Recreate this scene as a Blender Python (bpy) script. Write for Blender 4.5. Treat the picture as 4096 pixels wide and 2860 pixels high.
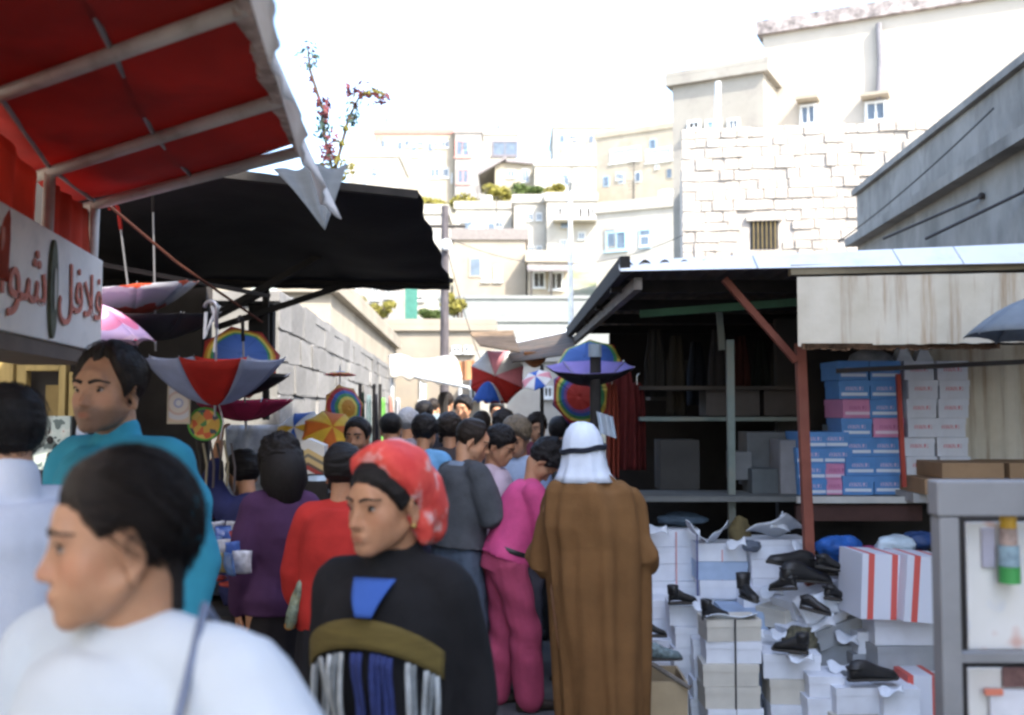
import bpy, bmesh, math, random
import numpy as np
from mathutils import Vector, Matrix, noise as mnoise

random.seed(7)
for o in list(bpy.data.objects):
    bpy.data.objects.remove(o)
sc = bpy.context.scene
COL = sc.collection
R = math.radians

# ------------------------------------------------------------------ camera
FPX, EYE = 1000.0, 1.65
TILT = math.atan(52.5 / FPX)
cam_data = bpy.data.cameras.new('camera')
cam_data.sensor_width = 36.0
cam_data.lens = FPX * 36.0 / 1024.0
cam_data.clip_start = 0.05
cam_data.clip_end = 2000
cam_data.dof.use_dof = True
cam_data.dof.focus_distance = 5.2
cam_data.dof.aperture_fstop = 2.9
cam = bpy.data.objects.new('camera', cam_data)
COL.objects.link(cam)
cam.location = (0, 0, EYE)
cam.rotation_euler = (math.pi / 2 + TILT, 0, 0)
sc.camera = cam

# ------------------------------------------------------------------ sky and sun
SUN_EL, SUN_AZ = R(44), R(140)          # azimuth clockwise from +Y
wd = bpy.data.worlds.new('World')
sc.world = wd
wd.use_nodes = True
nt = wd.node_tree
nt.nodes.clear()
sky = nt.nodes.new('ShaderNodeTexSky')
sky.sky_type = 'NISHITA'
sky.sun_disc = False
sky.sun_elevation = SUN_EL
sky.sun_rotation = SUN_AZ
sky.air_density = 1.0
sky.dust_density = 1.8
sky.ozone_density = 1.0
bg = nt.nodes.new('ShaderNodeBackground')
bg.inputs['Strength'].default_value = 0.15
wo = nt.nodes.new('ShaderNodeOutputWorld')
nt.links.new(sky.outputs[0], bg.inputs['Color'])
nt.links.new(bg.outputs[0], wo.inputs['Surface'])
sl = bpy.data.lights.new('sun', 'SUN')
sl.energy = 2.0
sl.angle = R(0.5)
sl.color = (1.0, 0.94, 0.84)
sun = bpy.data.objects.new('sun', sl)
COL.objects.link(sun)
sdir = Vector((math.sin(SUN_AZ) * math.cos(SUN_EL), math.cos(SUN_AZ) * math.cos(SUN_EL), math.sin(SUN_EL)))
sun.rotation_euler = sdir.to_track_quat('Z', 'Y').to_euler()
sun.location = sdir * 40
sc.view_settings.view_transform = 'Standard'
sc.view_settings.look = 'None'
sc.view_settings.gamma = 1.0
sc.view_settings.use_curve_mapping = False
sc.view_settings.exposure = 2.5
sc.render.engine = 'CYCLES'
sc.cycles.filter_width = 2.7
sc.cycles.use_denoising = True

# ------------------------------------------------------------------ helpers
def P(u, v, d):
    """the point at depth d that the photograph shows at pixel (u, v) of 1024 x 715"""
    x, y = (u - 512.0) / FPX, -(v - 357.5) / FPX
    dy = math.cos(TILT) - y * math.sin(TILT)
    dz = math.sin(TILT) + y * math.cos(TILT)
    s = d / dy
    return Vector((s * x, d, EYE + s * dz))

def PZ(v, d):
    return P(512, v, d).z
def PX(u, d):
    return P(u, 410, d).x

MATS = {}
def nodes_of(m):
    m.use_nodes = True
    n = m.node_tree
    n.nodes.clear()
    out = n.nodes.new('ShaderNodeOutputMaterial')
    b = n.nodes.new('ShaderNodeBsdfPrincipled')
    n.links.new(b.outputs[0], out.inputs['Surface'])
    return n, b, out

def coords(n, sx=1, sy=1, sz=1, kind='Object', seed=None):
    tc = n.nodes.new('ShaderNodeTexCoord')
    mp = n.nodes.new('ShaderNodeMapping')
    n.links.new(tc.outputs[kind], mp.inputs['Vector'])
    mp.inputs['Scale'].default_value = (sx, sy, sz)
    return mp.outputs[0]

def noise_node(n, vec, scale, detail=4, rough=0.6):
    t = n.nodes.new('ShaderNodeTexNoise')
    n.links.new(vec, t.inputs['Vector'])
    t.inputs['Scale'].default_value = scale
    t.inputs['Detail'].default_value = detail
    t.inputs['Roughness'].default_value = rough
    return t.outputs['Fac']

def ramp(n, fac, stops, interp='LINEAR'):
    r = n.nodes.new('ShaderNodeValToRGB')
    n.links.new(fac, r.inputs['Fac'])
    cr = r.color_ramp
    cr.interpolation = interp
    while len(cr.elements) < len(stops):
        cr.elements.new(0.5)
    for e, (p, c) in zip(cr.elements, stops):
        e.position = p
        e.color = (c[0], c[1], c[2], 1)
    return r.outputs['Color']

def mixc(n, fac, a, b, mode='MIX'):
    m = n.nodes.new('ShaderNodeMix')
    m.data_type = 'RGBA'
    m.blend_type = mode
    for s, v in ((0, fac), (6, a), (7, b)):
        if hasattr(v, 'is_linked') or hasattr(v, 'links'):
            n.links.new(v, m.inputs[s])
        else:
            m.inputs[s].default_value = v if s == 0 else (v[0], v[1], v[2], 1)
    return m.outputs[2]

def bump(n, b, fac, strength, dist=0.01):
    bp = n.nodes.new('ShaderNodeBump')
    bp.inputs['Strength'].default_value = strength
    bp.inputs['Distance'].default_value = dist
    n.links.new(fac, bp.inputs['Height'])
    n.links.new(bp.outputs[0], b.inputs['Normal'])

def mat(name, col, rough=0.75, var=0.14, scale=7.0, bmp=0.0, bscale=60.0, metal=0.0, spec=0.3, stretch=(1, 1, 1),
        trans=0.0, dirt=None, dirt_scale=3.0, objvar=0.0, alpha=1.0):
    if name in MATS:
        return MATS[name]
    m = bpy.data.materials.new(name)
    n, b, out = nodes_of(m)
    vec = coords(n, *stretch)
    f = noise_node(n, vec, scale)
    lo = [max(0, c * (1 - var * 1.6)) for c in col]
    hi = [min(1, c * (1 + var)) for c in col]
    c = ramp(n, f, [(0.25, lo), (0.75, hi)])
    if dirt:
        f2 = noise_node(n, vec, dirt_scale, 6, 0.7)
        c = mixc(n, ramp(n, f2, [(0.5, (0, 0, 0)), (0.72, (0.8, 0.8, 0.8))]), c, dirt)
    if objvar:
        oi = n.nodes.new('ShaderNodeObjectInfo')
        g = ramp(n, oi.outputs['Random'], [(0, [1 - objvar] * 3), (1, [1 + objvar * 0.4] * 3)])
        c = mixc(n, 1.0, c, g, 'MULTIPLY')
    n.links.new(c, b.inputs['Base Color'])
    b.inputs['Roughness'].default_value = rough
    b.inputs['Metallic'].default_value = metal
    b.inputs['Specular IOR Level'].default_value = spec
    if bmp:
        bump(n, b, noise_node(n, vec, bscale, 5, 0.65), bmp)
    if trans:
        tr = n.nodes.new('ShaderNodeBsdfTranslucent')
        n.links.new(c, tr.inputs['Color'])
        mx = n.nodes.new('ShaderNodeMixShader')
        mx.inputs[0].default_value = trans
        n.links.new(b.outputs[0], mx.inputs[1])
        n.links.new(tr.outputs[0], mx.inputs[2])
        n.links.new(mx.outputs[0], out.inputs['Surface'])
    MATS[name] = m
    return m

WM = {}
def link(o, parent=None):
    COL.objects.link(o)
    if parent is not None:
        o.parent = parent
        WM[o.name] = WM[parent.name]
    else:
        WM.setdefault(o.name, Matrix.Identity(4))
    return o

def tag(o, label=None, cat=None, group=None, kind=None):
    if label: o['label'] = label
    if cat: o['category'] = cat
    if group: o['group'] = group
    if kind: o['kind'] = kind
    return o

def thing(name, label, cat, loc=(0, 0, 0), rz=0.0, group=None):
    o = bpy.data.objects.new(name, None)
    o.empty_display_size = 0.1
    o.location = loc
    o.rotation_euler = (0, 0, rz)
    WM[o.name] = Matrix.Translation(Vector(loc)) @ Matrix.Rotation(rz, 4, 'Z')
    COL.objects.link(o)
    tag(o, label, cat, group)
    return o

def ortho(d):
    d = Vector(d).normalized()
    a = Vector((0, 0, 1)) if abs(d.z) < 0.9 else Vector((1, 0, 0))
    x = d.cross(a).normalized()
    return x, d.cross(x).normalized()

class MB:
    """collects geometry in world coordinates and links it as one mesh"""
    def __init__(s):
        s.v, s.f, s.m = [], [], []
        s.mi = 0
        s.uv = None
    def add(s, vs, fs):
        k = len(s.v)
        s.v += [tuple(p) for p in vs]
        s.f += [tuple(i + k for i in f) for f in fs]
        s.m += [s.mi] * len(fs)
        return s
    def hexa(s, a):
        """eight corners: bottom four counter-clockwise, then top four"""
        return s.add(a, [(3, 2, 1, 0), (4, 5, 6, 7), (0, 1, 5, 4), (1, 2, 6, 5), (2, 3, 7, 6), (3, 0, 4, 7)])
    def box(s, p0, p1, M=None):
        (x0, y0, z0), (x1, y1, z1) = p0, p1
        c = [(x0, y0, z0), (x1, y0, z0), (x1, y1, z0), (x0, y1, z0), (x0, y0, z1), (x1, y0, z1), (x1, y1, z1), (x0, y1, z1)]
        if M is not None:
            c = [M @ Vector(p) for p in c]
        return s.hexa(c)
    def bar(s, a, b, w, h=None, up=(0, 0, 1)):
        a, b = Vector(a), Vector(b)
        h = h or w
        d = (b - a).normalized()
        up = Vector(up)
        if abs(d.dot(up)) > 0.95:
            up = Vector((0, 1, 0))
        x = d.cross(up).normalized() * (w / 2)
        z = x.cross(d).normalized() * (h / 2)
        return s.hexa([a - x - z, b - x - z, b + x - z, a + x - z, a - x + z, b - x + z, b + x + z, a + x + z])
    def tube(s, pts, rad, n=10, cap=True):
        pts = [Vector(p) for p in pts]
        if not hasattr(rad, '__len__'):
            rad = [rad] * len(pts)
        vs, x0 = [], None
        for i, p in enumerate(pts):
            d = pts[min(i + 1, len(pts) - 1)] - pts[max(i - 1, 0)]
            if d.length < 1e-9: d = Vector((0, 0, 1))
            d.normalize()
            if x0 is None:
                x0, y0 = ortho(d)
            else:
                x0 = (x0 - d * x0.dot(d)).normalized()
                y0 = d.cross(x0)
            for k in range(n):
                a = 2 * math.pi * k / n
                vs.append(p + (x0 * math.cos(a) + y0 * math.sin(a)) * rad[i])
        fs = []
        for i in range(len(pts) - 1):
            for k in range(n):
                k2 = (k + 1) % n
                fs.append((i * n + k, i * n + k2, (i + 1) * n + k2, (i + 1) * n + k))
        if cap:
            fs.append(tuple(reversed(range(n))))
            fs.append(tuple((len(pts) - 1) * n + k for k in range(n)))
        return s.add(vs, fs)
    def caps(s, pts, rad, n=12):
        """tube with rounded ends"""
        pts = [Vector(p) for p in pts]
        if not hasattr(rad, '__len__'):
            rad = [rad] * len(pts)
        d0 = (pts[0] - pts[1]).normalized()
        d1 = (pts[-1] - pts[-2]).normalized()
        pp, rr = [], []
        for a in (85, 60, 30):
            pp.append(pts[0] + d0 * rad[0] * math.sin(R(a))); rr.append(rad[0] * math.cos(R(a)))
        pp += pts; rr += list(rad)
        for a in (30, 60, 85):
            pp.append(pts[-1] + d1 * rad[-1] * math.sin(R(a))); rr.append(rad[-1] * math.cos(R(a)))
        return s.tube(pp, rr, n)
    def loft(s, rings, n=24, cap=True, wob=None):
        """rings: (centre, xaxis, yaxis, rx, ry)"""
        vs = []
        for j, (c, x, y, rx, ry) in enumerate(rings):
            c, x, y = Vector(c), Vector(x), Vector(y)
            for k in range(n):
                a = 2 * math.pi * k / n
                g = 1 + (wob(a, j / (len(rings) - 1)) if wob else 0)
                vs.append(c + x * (rx * g * math.cos(a)) + y * (ry * g * math.sin(a)))
        fs = []
        for i in range(len(rings) - 1):
            for k in range(n):
                k2 = (k + 1) % n
                fs.append((i * n + k, i * n + k2, (i + 1) * n + k2, (i + 1) * n + k))
        if cap:
            fs.append(tuple(reversed(range(n))))
            fs.append(tuple((len(rings) - 1) * n + k for k in range(n)))
        return s.add(vs, fs)
    def sphere(s, c, r, nu=14, nv=9, M=None):
        c = Vector(c)
        r = r if hasattr(r, '__len__') else (r, r, r)
        vs = [Vector((0, 0, r[2]))]
        for i in range(1, nv):
            t = math.pi * i / nv
            for k in range(nu):
                a = 2 * math.pi * k / nu
                vs.append(Vector((r[0] * math.sin(t) * math.cos(a), r[1] * math.sin(t) * math.sin(a), r[2] * math.cos(t))))
        vs.append(Vector((0, 0, -r[2])))
        vs = [((M @ p) if M is not None else p) + c for p in vs]
        fs = [(0, 1 + k, 1 + (k + 1) % nu) for k in range(nu)]
        for i in range(nv - 2):
            for k in range(nu):
                k2 = (k + 1) % nu
                fs.append((1 + i * nu + k, 1 + (i + 1) * nu + k, 1 + (i + 1) * nu + k2, 1 + i * nu + k2))
        b = 1 + (nv - 2) * nu
        fs += [(b + k, len(vs) - 1, b + (k + 1) % nu) for k in range(nu)]
        return s.add(vs, fs)
    def grid(s, f, nu, nv):
        vs = [f(i / nu, j / nv) for j in range(nv + 1) for i in range(nu + 1)]
        w = nu + 1
        return s.add(vs, [(j * w + i, j * w + i + 1, (j + 1) * w + i + 1, (j + 1) * w + i) for j in range(nv) for i in range(nu)])
    def sheet(s, f, nu, nv, th=0.004):
        """a cloth or plate with real thickness"""
        g = [[Vector(f(i / nu, j / nv)) for i in range(nu + 1)] for j in range(nv + 1)]
        w = nu + 1
        top, bot = [], []
        for j in range(nv + 1):
            for i in range(nu + 1):
                du = g[j][min(i + 1, nu)] - g[j][max(i - 1, 0)]
                dv = g[min(j + 1, nv)][i] - g[max(j - 1, 0)][i]
                nn = du.cross(dv)
                nn = nn.normalized() if nn.length > 1e-12 else Vector((0, 0, 1))
                top.append(g[j][i] + nn * th / 2)
                bot.append(g[j][i] - nn * th / 2)
        k = len(top)
        fs = []
        for j in range(nv):
            for i in range(nu):
                a, b, c, d = j * w + i, j * w + i + 1, (j + 1) * w + i + 1, (j + 1) * w + i
                fs.append((a, b, c, d)); fs.append((k + d, k + c, k + b, k + a))
        for i in range(nu):
            fs.append((i + 1, i, k + i, k + i + 1))
            q = nv * w
            fs.append((q + i, q + i + 1, k + q + i + 1, k + q + i))
        for j in range(nv):
            fs.append((j * w, (j + 1) * w, k + (j + 1) * w, k + j * w))
            fs.append(((j + 1) * w + nu, j * w + nu, k + j * w + nu, k + (j + 1) * w + nu))
        return s.add(top + bot, fs)
    def mesh(s, name, mats, M=None, smooth=False):
        me = bpy.data.meshes.new(name)
        vs = s.v if M is None else [tuple(M @ Vector(p)) for p in s.v]
        me.from_pydata(vs, [], s.f)
        for m in (mats if isinstance(mats, (list, tuple)) else [mats]):
            me.materials.append(m)
        if any(s.m):
            me.polygons.foreach_set('material_index', s.m)
        if smooth:
            me.polygons.foreach_set('use_smooth', [True] * len(me.polygons))
        me.update()
        return me
    def build(s, name, mats, parent=None, smooth=False, bevel=0.0, seg=2):
        M = WM[parent.name].inverted() if parent is not None else None
        o = bpy.data.objects.new(name, s.mesh(name, mats, M, smooth))
        if bevel:
            bm = bmesh.new(); bm.from_mesh(o.data)
            bmesh.ops.recalc_face_normals(bm, faces=bm.faces)
            bmesh.ops.bevel(bm, geom=bm.edges[:], offset=bevel, segments=seg, affect='EDGES', profile=0.6)
            bm.to_mesh(o.data); bm.free()
            if smooth is None: pass
        return link(o, parent)

def copy_tree(o, parent=None):
    c = o.copy()
    COL.objects.link(c)
    c.parent = parent
    WM[c.name] = Matrix.Identity(4)
    for ch in list(o.children):
        copy_tree(ch, c)
    return c

def remesh(mb, voxel, smooth=3, fac=0.5):
    """one continuous surface round everything in mb: numpy vertices, faces"""
    me = mb.mesh('tmp', [])
    ob = bpy.data.objects.new('tmp', me)
    COL.objects.link(ob)
    m = ob.modifiers.new('r', 'REMESH')
    m.mode = 'VOXEL'
    m.voxel_size = voxel
    if smooth:
        q = ob.modifiers.new('s', 'SMOOTH')
        q.iterations = smooth
        q.factor = fac
    dg = bpy.context.evaluated_depsgraph_get()
    dg.update()
    ev = ob.evaluated_get(dg)
    m2 = ev.to_mesh()
    vs = np.empty(len(m2.vertices) * 3); m2.vertices.foreach_get('co', vs)
    ns = np.empty(len(m2.vertices) * 3); m2.vertices.foreach_get('normal', ns)
    fs = [tuple(p.vertices) for p in m2.polygons]
    ev.to_mesh_clear()
    bpy.data.objects.remove(ob)
    bpy.data.meshes.remove(me)
    return vs.reshape(-1, 3), ns.reshape(-1, 3), fs

def raw_obj(name, vs, fs, m, parent=None, attrs=None, smooth=True):
    if parent is not None:
        Mi = np.array(WM[parent.name].inverted())
        vs = vs @ Mi[:3, :3].T + Mi[:3, 3]
    me = bpy.data.meshes.new(name)
    me.from_pydata([tuple(p) for p in vs], [], fs)
    for k in (m if isinstance(m, (list, tuple)) else [m]):
        me.materials.append(k)
    if smooth:
        me.polygons.foreach_set('use_smooth', [True] * len(me.polygons))
    for k, a in (attrs or {}).items():
        at = me.attributes.new(k, 'FLOAT', 'POINT')
        at.data.foreach_set('value', np.asarray(a, dtype=np.float32))
    me.update()
    o = bpy.data.objects.new(name, me)
    return link(o, parent)

def nz(p, s=1.0, seed=0.0):
    return mnoise.noise(Vector((p[0] * s + seed, p[1] * s + seed * 1.7, p[2] * s - seed)))

ORD = ['top', 'second', 'third', 'fourth', 'fifth', 'sixth', 'seventh', 'eighth', 'ninth', 'tenth', 'eleventh', 'twelfth']
# ================================================================== setting
GROUND = mat('asphalt', (0.105, 0.105, 0.11), 0.85, 0.25, 3.0, 0.35, 90, dirt=(0.17, 0.16, 0.145))
def plane_grid(x0, x1, y0, y1, nx, ny, fz):
    return MB().grid(lambda a, b: (x0 + (x1 - x0) * a, y0 + (y1 - y0) * b, fz(x0 + (x1 - x0) * a, y0 + (y1 - y0) * b)), nx, ny)
g = plane_grid(-400, 400, -300, 900, 40, 60, lambda x, y: -0.02).build('ground', mat('dusty_ground', (0.42, 0.38, 0.31), 0.9, 0.2, 0.3))
tag(g, kind='structure')
g = plane_grid(-3.6, 14, -12, 34, 30, 60, lambda x, y: 0.0 + 0.006 * nz((x, y, 0), 0.7)).build('street', GROUND)
tag(g, kind='structure')

def hill_z(x, y):
    base = max(0.0, 0.285 * (y - 24)) if y < 118 else 26.8 + 0.03 * (y - 118)
    return base + 0.5 * nz((x, y, 0), 0.08) * min(1, max(0, (y - 24) / 8)) - 0.35
hm = bpy.data.materials.new('hill_earth')
n, b, out = nodes_of(hm)
vec = coords(n)
c1 = ramp(n, noise_node(n, vec, 0.35, 8, 0.7), [(0.35, (0.34, 0.30, 0.23)), (0.5, (0.28, 0.26, 0.18)), (0.66, (0.16, 0.18, 0.08))])
n.links.new(c1, b.inputs['Base Color'])
b.inputs['Roughness'].default_value = 0.95
bump(n, b, noise_node(n, vec, 3, 6), 0.8, 0.2)
g = plane_grid(-160, 200, 24.5, 300, 90, 80, hill_z).build('hillside', hm, smooth=True)
tag(g, kind='structure')

# ---- wall frames through pixels -------------------------------------------------
class Wall:
    """an upright plane through two pixel columns at two depths; local x along it, local y away from the camera"""
    def __init__(s, uL, dL, uR, dR):
        a, b = P(uL, 410, dL), P(uR, 410, dR)
        s.o = Vector((a.x, a.y, 0)); s.w = (Vector((b.x, b.y, 0)) - s.o).length
        s.x = (Vector((b.x, b.y, 0)) - s.o).normalized()
        s.n = Vector((-s.x.y, s.x.x, 0))
        s.M = Matrix(((s.x.x, s.n.x, 0, s.o.x), (s.x.y, s.n.y, 0, s.o.y), (0, 0, 1, 0), (0, 0, 0, 1)))
    def hit(s, u, v):
        c = Vector((0, 0, EYE)); d = P(u, v, 1.0) - c
        t = (s.o - c).dot(s.n) / d.dot(s.n)
        p = c + d * t
        return (p - s.o).dot(s.x), p.z

GLASS = mat('window_glass', (0.10, 0.13, 0.17), 0.15, 0.3, 2.0, spec=0.6)
FRAME_W = mat('painted_window_frame', (0.62, 0.64, 0.64), 0.6)
FRAME_R = mat('red_window_surround', (0.50, 0.27, 0.24), 0.8)
SHUT_B = mat('blue_shutter', (0.33, 0.48, 0.60), 0.6)
DARK = mat('dark_opening', (0.06, 0.055, 0.05), 0.9)

def window(W, rect, parent, frame=FRAME_W, pane=GLASS, muntin=True):
    u0, u1, v0, v1 = rect
    x0, z1 = W.hit(u0, v0); x1, z0 = W.hit(u1, v1)
    if x1 < x0: x0, x1 = x1, x0
    t = max(0.05, 0.10 * min(x1 - x0, z1 - z0))
    mb = MB()
    mb.box((x0, -0.07, z0), (x1, 0.0, z0 + t), W.M)
    mb.box((x0, -0.07, z1 - t), (x1, 0.0, z1), W.M)
    mb.box((x0, -0.07, z0 + t), (x0 + t, 0.0, z1 - t), W.M)
    mb.box((x1 - t, -0.07, z0 + t), (x1, 0.0, z1 - t), W.M)
    if muntin:
        xm = (x0 + x1) / 2
        mb.box((xm - t * .35, -0.05, z0 + t), (xm + t * .35, 0.0, z1 - t), W.M)
    f = mb.build('window', frame, parent)
    MB().box((x0 + t * .9, -0.02, z0 + t * .9), (x1 - t * .9, 0.01, z1 - t * .9), W.M).build('pane', pane, f)
    MB().box((x0 - t, -0.13, z0 - t * .8), (x1 + t, 0.0, z0 - 0.004), W.M).build('sill', frame, f)
    return f

def house(name, label, L, Rr, vT, zb, depth, wall, wins=(), parapet=0.35, trim=None, cat='house', group='houses on the hillside', frames=None, corner=0):
    W = Wall(L[0], L[1], Rr[0], Rr[1])
    zt = P(L[0], vT, L[1]).z
    t = thing(name, label, cat, (W.o.x, W.o.y, zb), 0, group)
    MB().box((0, 0, zb), (W.w, depth, zt), W.M).build('wall', wall, t)
    if parapet:
        MB().box((-0.12, -0.12, zt + 0.004), (W.w + 0.12, depth + 0.12, zt + 0.18), W.M).build('roof_slab', trim or wall, t)
        mb = MB()
        mb.box((-0.12, -0.12, zt + 0.184), (W.w + .12, 0.06, zt + 0.18 + parapet), W.M)
        mb.box((-0.12, 0.064, zt + 0.184), (0.06, depth, zt + 0.18 + parapet), W.M)
        mb.box((W.w - .06, 0.064, zt + 0.184), (W.w + .12, depth, zt + 0.18 + parapet), W.M)
        mb.build('parapet', trim or wall, t)
    if group and W.w > 2.5:
        rr = random.Random(len(label) * 7 + int(vT))
        for q in range(1 + int(W.w > 5)):
            c = W.M @ Vector((rr.uniform(.15, .85) * W.w, rr.uniform(1.2, depth * .6), zt + .18))
            MB().tube([c + Vector((0, 0, .3)), c + Vector((0, 0, 1.25))], .42, 14).build('roof_tank', FRAME_W if rr.random() < .6 else GREYP, t)
            st = MB()
            for ax_, ay_ in ((-.3, -.3), (.3, -.3), (.3, .3), (-.3, .3)):
                st.bar(c + Vector((ax_, ay_, .0)), c + Vector((ax_, ay_, .31)), .06)
            st.build('tank_stand', DARK, t)
        for q in range(2):
            c = W.M @ Vector((rr.uniform(.1, .9) * W.w, rr.uniform(.4, 2), zt + .18)); hh2 = rr.uniform(1.4, 2.6)
            ae = MB(); ae.tube([c, c + Vector((0, 0, hh2))], .025, 5)
            for j in range(4):
                ae.tube([c + Vector((-.35 + .05 * j, 0, hh2 - .14 * j)), c + Vector((.35 - .05 * j, 0, hh2 - .14 * j))], .014, 4)
            ae.build('aerial', DARK, t)
        for q in range(int(W.w / 1.6)):
            xw = .6 + q * 1.6 + rr.uniform(-.2, .2); zw = zt - rr.choice((1.6, 4.3)) - rr.uniform(0, .3)
            if zw < zb + 1 or xw + .8 > W.w: continue
            f = MB().box((xw, -.05, zw), (xw + .6, -.003, zw + .95), W.M).build('window', rr.choice((FRAME_W, CREAM, SHUT_B)), t)
            MB().box((xw + .07, -.058, zw + .07), (xw + .53, -.052, zw + .88), W.M).build('pane', GLASS, f)
    for i, w in enumerate(wins):
        fr = (frames or {}).get(i, FRAME_W)
        window(W, w[:4], t, fr, w[4] if len(w) > 4 else GLASS)
    return t, W

CREAM = mat('cream_plaster', (0.35, 0.31, 0.245), 0.9, 0.1, 0.8, 0.2, 8, dirt=(0.25, 0.22, 0.18), dirt_scale=0.7)
PALE = mat('pale_limestone', (0.37, 0.35, 0.31), 0.9, 0.08, 1.0, 0.2, 8, dirt=(0.27, 0.25, 0.22), dirt_scale=0.6)
TAN = mat('tan_plaster', (0.30, 0.26, 0.205), 0.9, 0.12, 0.9, 0.2, 8, dirt=(0.25, 0.22, 0.19), dirt_scale=1.1)
GREYP = mat('grey_render', (0.27, 0.255, 0.24), 0.9, 0.12, 0.9, 0.2, 8, dirt=(0.25, 0.24, 0.23), dirt_scale=1.0)
GREENG = mat('grey_green_render', (0.24, 0.25, 0.24), 0.9, 0.1, 0.8, dirt=(0.23, 0.24, 0.22))
REDROOF = mat('red_roof_edge', (0.40, 0.20, 0.17), 0.8)
BLUED = mat('blue_door_paint', (0.05, 0.2, 0.5), 0.5)

house('apartment_block', 'long cream apartment block with red roof line at top of the hill', (372, 100), (453, 100), 134, 12, 12, CREAM,
      [(404, 414, 140, 147), (417, 424, 141, 147), (432, 438, 141, 148), (441, 449, 141, 148), (412, 418, 151, 157), (430, 440, 168, 178), (441, 449, 168, 178), (385, 392, 140, 147),
       (380, 388, 163, 172), (399, 405, 166, 176), (451, 452.6, 173, 183, BLUED)], trim=REDROOF)
house('white_house', 'plain white box house with two slit windows left of the apartment block', (346, 88), (397, 88), 157, 12, 8, PALE,
      [(353, 356, 172, 180), (363, 367, 178, 187), (372, 376, 166, 172)])
house('tower_house', 'grey narrow tower house with red framed windows in the middle of the ridge', (454, 99), (481, 99), 133, 12, 9, GREYP,
      [(455, 470, 140, 157), (457, 469, 169, 184)], frames={0: FRAME_R, 1: FRAME_R})
house('flat_roofed_house', 'pale house with one large glazed loggia right of the tower house', (482, 102), (517, 102), 135, 14, 9, PALE,
      [(492, 518, 141, 156)], frames={0: mat('dark_window_frame', (0.16, 0.15, 0.17), 0.6)})
# gabled house
W = Wall(488, 88, 540, 88)
t = thing('gabled_house', 'small gabled stone house with steep lean-to roof above yellow shrubs', 'house', (W.o.x, W.o.y, 14), 0, 'houses on the hillside')
zt = PZ(163, 88)
MB().box((0.6, 0, 14), (W.w, 7, zt), W.M).build('wall', CREAM, t)
mb = MB(); x2 = W.w
a = [(-0.9, -0.5, PZ(176, 88)), (1.6, -0.5, PZ(160, 88)), (1.6, 7.2, PZ(160, 88)), (-0.9, 7.2, PZ(176, 88))]
mb.hexa([W.M @ Vector(p) for p in a] + [W.M @ (Vector(p) + Vector((0, 0, .25))) for p in a])
a = [(1.604, -0.4, zt + 0.01), (x2 + .3, -0.4, zt - 0.25), (x2 + .3, 7.2, zt - 0.25), (1.604, 7.2, zt + 0.01)]
mb.hexa([W.M @ Vector(p) for p in a] + [W.M @ (Vector(p) + Vector((0, 0, .22))) for p in a])
mb.build('roof', mat('old_roof', (0.22, 0.2, 0.2), 0.9), t)
window(W, (507, 515, 170, 178), t); window(W, (522, 529, 169, 182), t)
house('terrace_block', 'broad blank white terrace block right of the gabled house', (535, 84), (596, 84), 166, 12, 12, PALE,
      [(560, 564, 178, 184), (575, 579, 178, 184)])
house('upper_house', 'pale flat house with one small window highest on the right ridge', (554, 110), (618, 110), 128, 16, 10, PALE,
      [(569, 576, 135, 140), (600, 605, 135, 140)])
house('long_house', 'wide pale house with small square windows beside the stone building', (597, 92), (682, 88), 139, 12, 12, CREAM,
      [(616, 622, 173, 180), (655, 659, 165, 169), (610, 640, 150, 160, SHUT_B), (646, 672, 150, 160, SHUT_B)])
house('white_cottage', 'low white cottage below the yellow shrubs behind the dark pole', (455, 68), (512, 68), 209, 6, 8, PALE,
      [(496, 503, 222, 228), (478, 481, 226, 235, BLUED), (462, 468, 216, 222)])
house('stepped_house', 'pale stepped house with two pairs of blue windows in mid slope', (514, 62), (546, 62), 203, 5, 9, PALE,
      [(527, 533, 213, 221), (536, 542, 213, 221), (528, 534, 246, 252), (536, 542, 246, 252)])
t, W = house('balcony_house', 'pale house with a dark open balcony in mid slope', (547, 61), (597, 61), 201, 5, 9, PALE,
      [(556, 574, 207, 220, DARK), (576, 594, 207, 220, DARK), (560, 567, 240, 250), (578, 585, 232, 240)])
x0, z0 = W.hit(553, 223); x1, _ = W.hit(597, 223)
MB().box((x0, -1.0, z0), (x1, -0.004, z0 + .18), W.M).build('balcony_floor', PALE, t)
for k in range(12):
    xx = x0 + (x1 - x0) * k / 11
    MB().box((xx, -0.98, z0 + .184), (xx + .06, -0.92, z0 + .95), W.M).build('baluster', FRAME_W, t)
house('tan_house', 'tan plastered house with dark stained top and two pale blue shutters', (453, 47), (526, 47), 240, 3, 9, TAN,
      [(482, 490, 266, 282, SHUT_B), (494, 502, 266, 282, SHUT_B)], trim=mat('stained_edge', (0.2, 0.18, 0.17), 0.9))
t, W = house('porch_house', 'low house with a dark porch roof right of the tan house', (528, 46), (572, 46), 262, 3, 7, CREAM,
      [(533, 545, 272, 288, DARK), (549, 563, 272, 290, DARK)])
x0, z0 = W.hit(527, 270); x1, _ = W.hit(570, 270)
a = [(x0, -1.5, z0 - .25), (x1, -1.5, z0 - .25), (x1, -0.01, z0 + .1), (x0, -0.01, z0 + .1)]
MB().hexa([W.M @ Vector(p) for p in a] + [W.M @ (Vector(p) + Vector((0, 0, .12))) for p in a]).build('porch_roof', mat('old_roof', (0, 0, 0)), t)
for xx in (x0 + .1, (x0 + x1) / 2, x1 - .15):
    MB().box((xx, -1.45, 4), (xx + .12, -1.33, z0 - .26), W.M).build('porch_post', DARK, t)
house('glazed_house', 'white house with one large blue framed window beside the stone building', (597, 48), (690, 46), 214, 3, 9, PALE,
      [(606, 627, 232, 250), (640, 650, 236, 246)], frames={0: SHUT_B})
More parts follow.
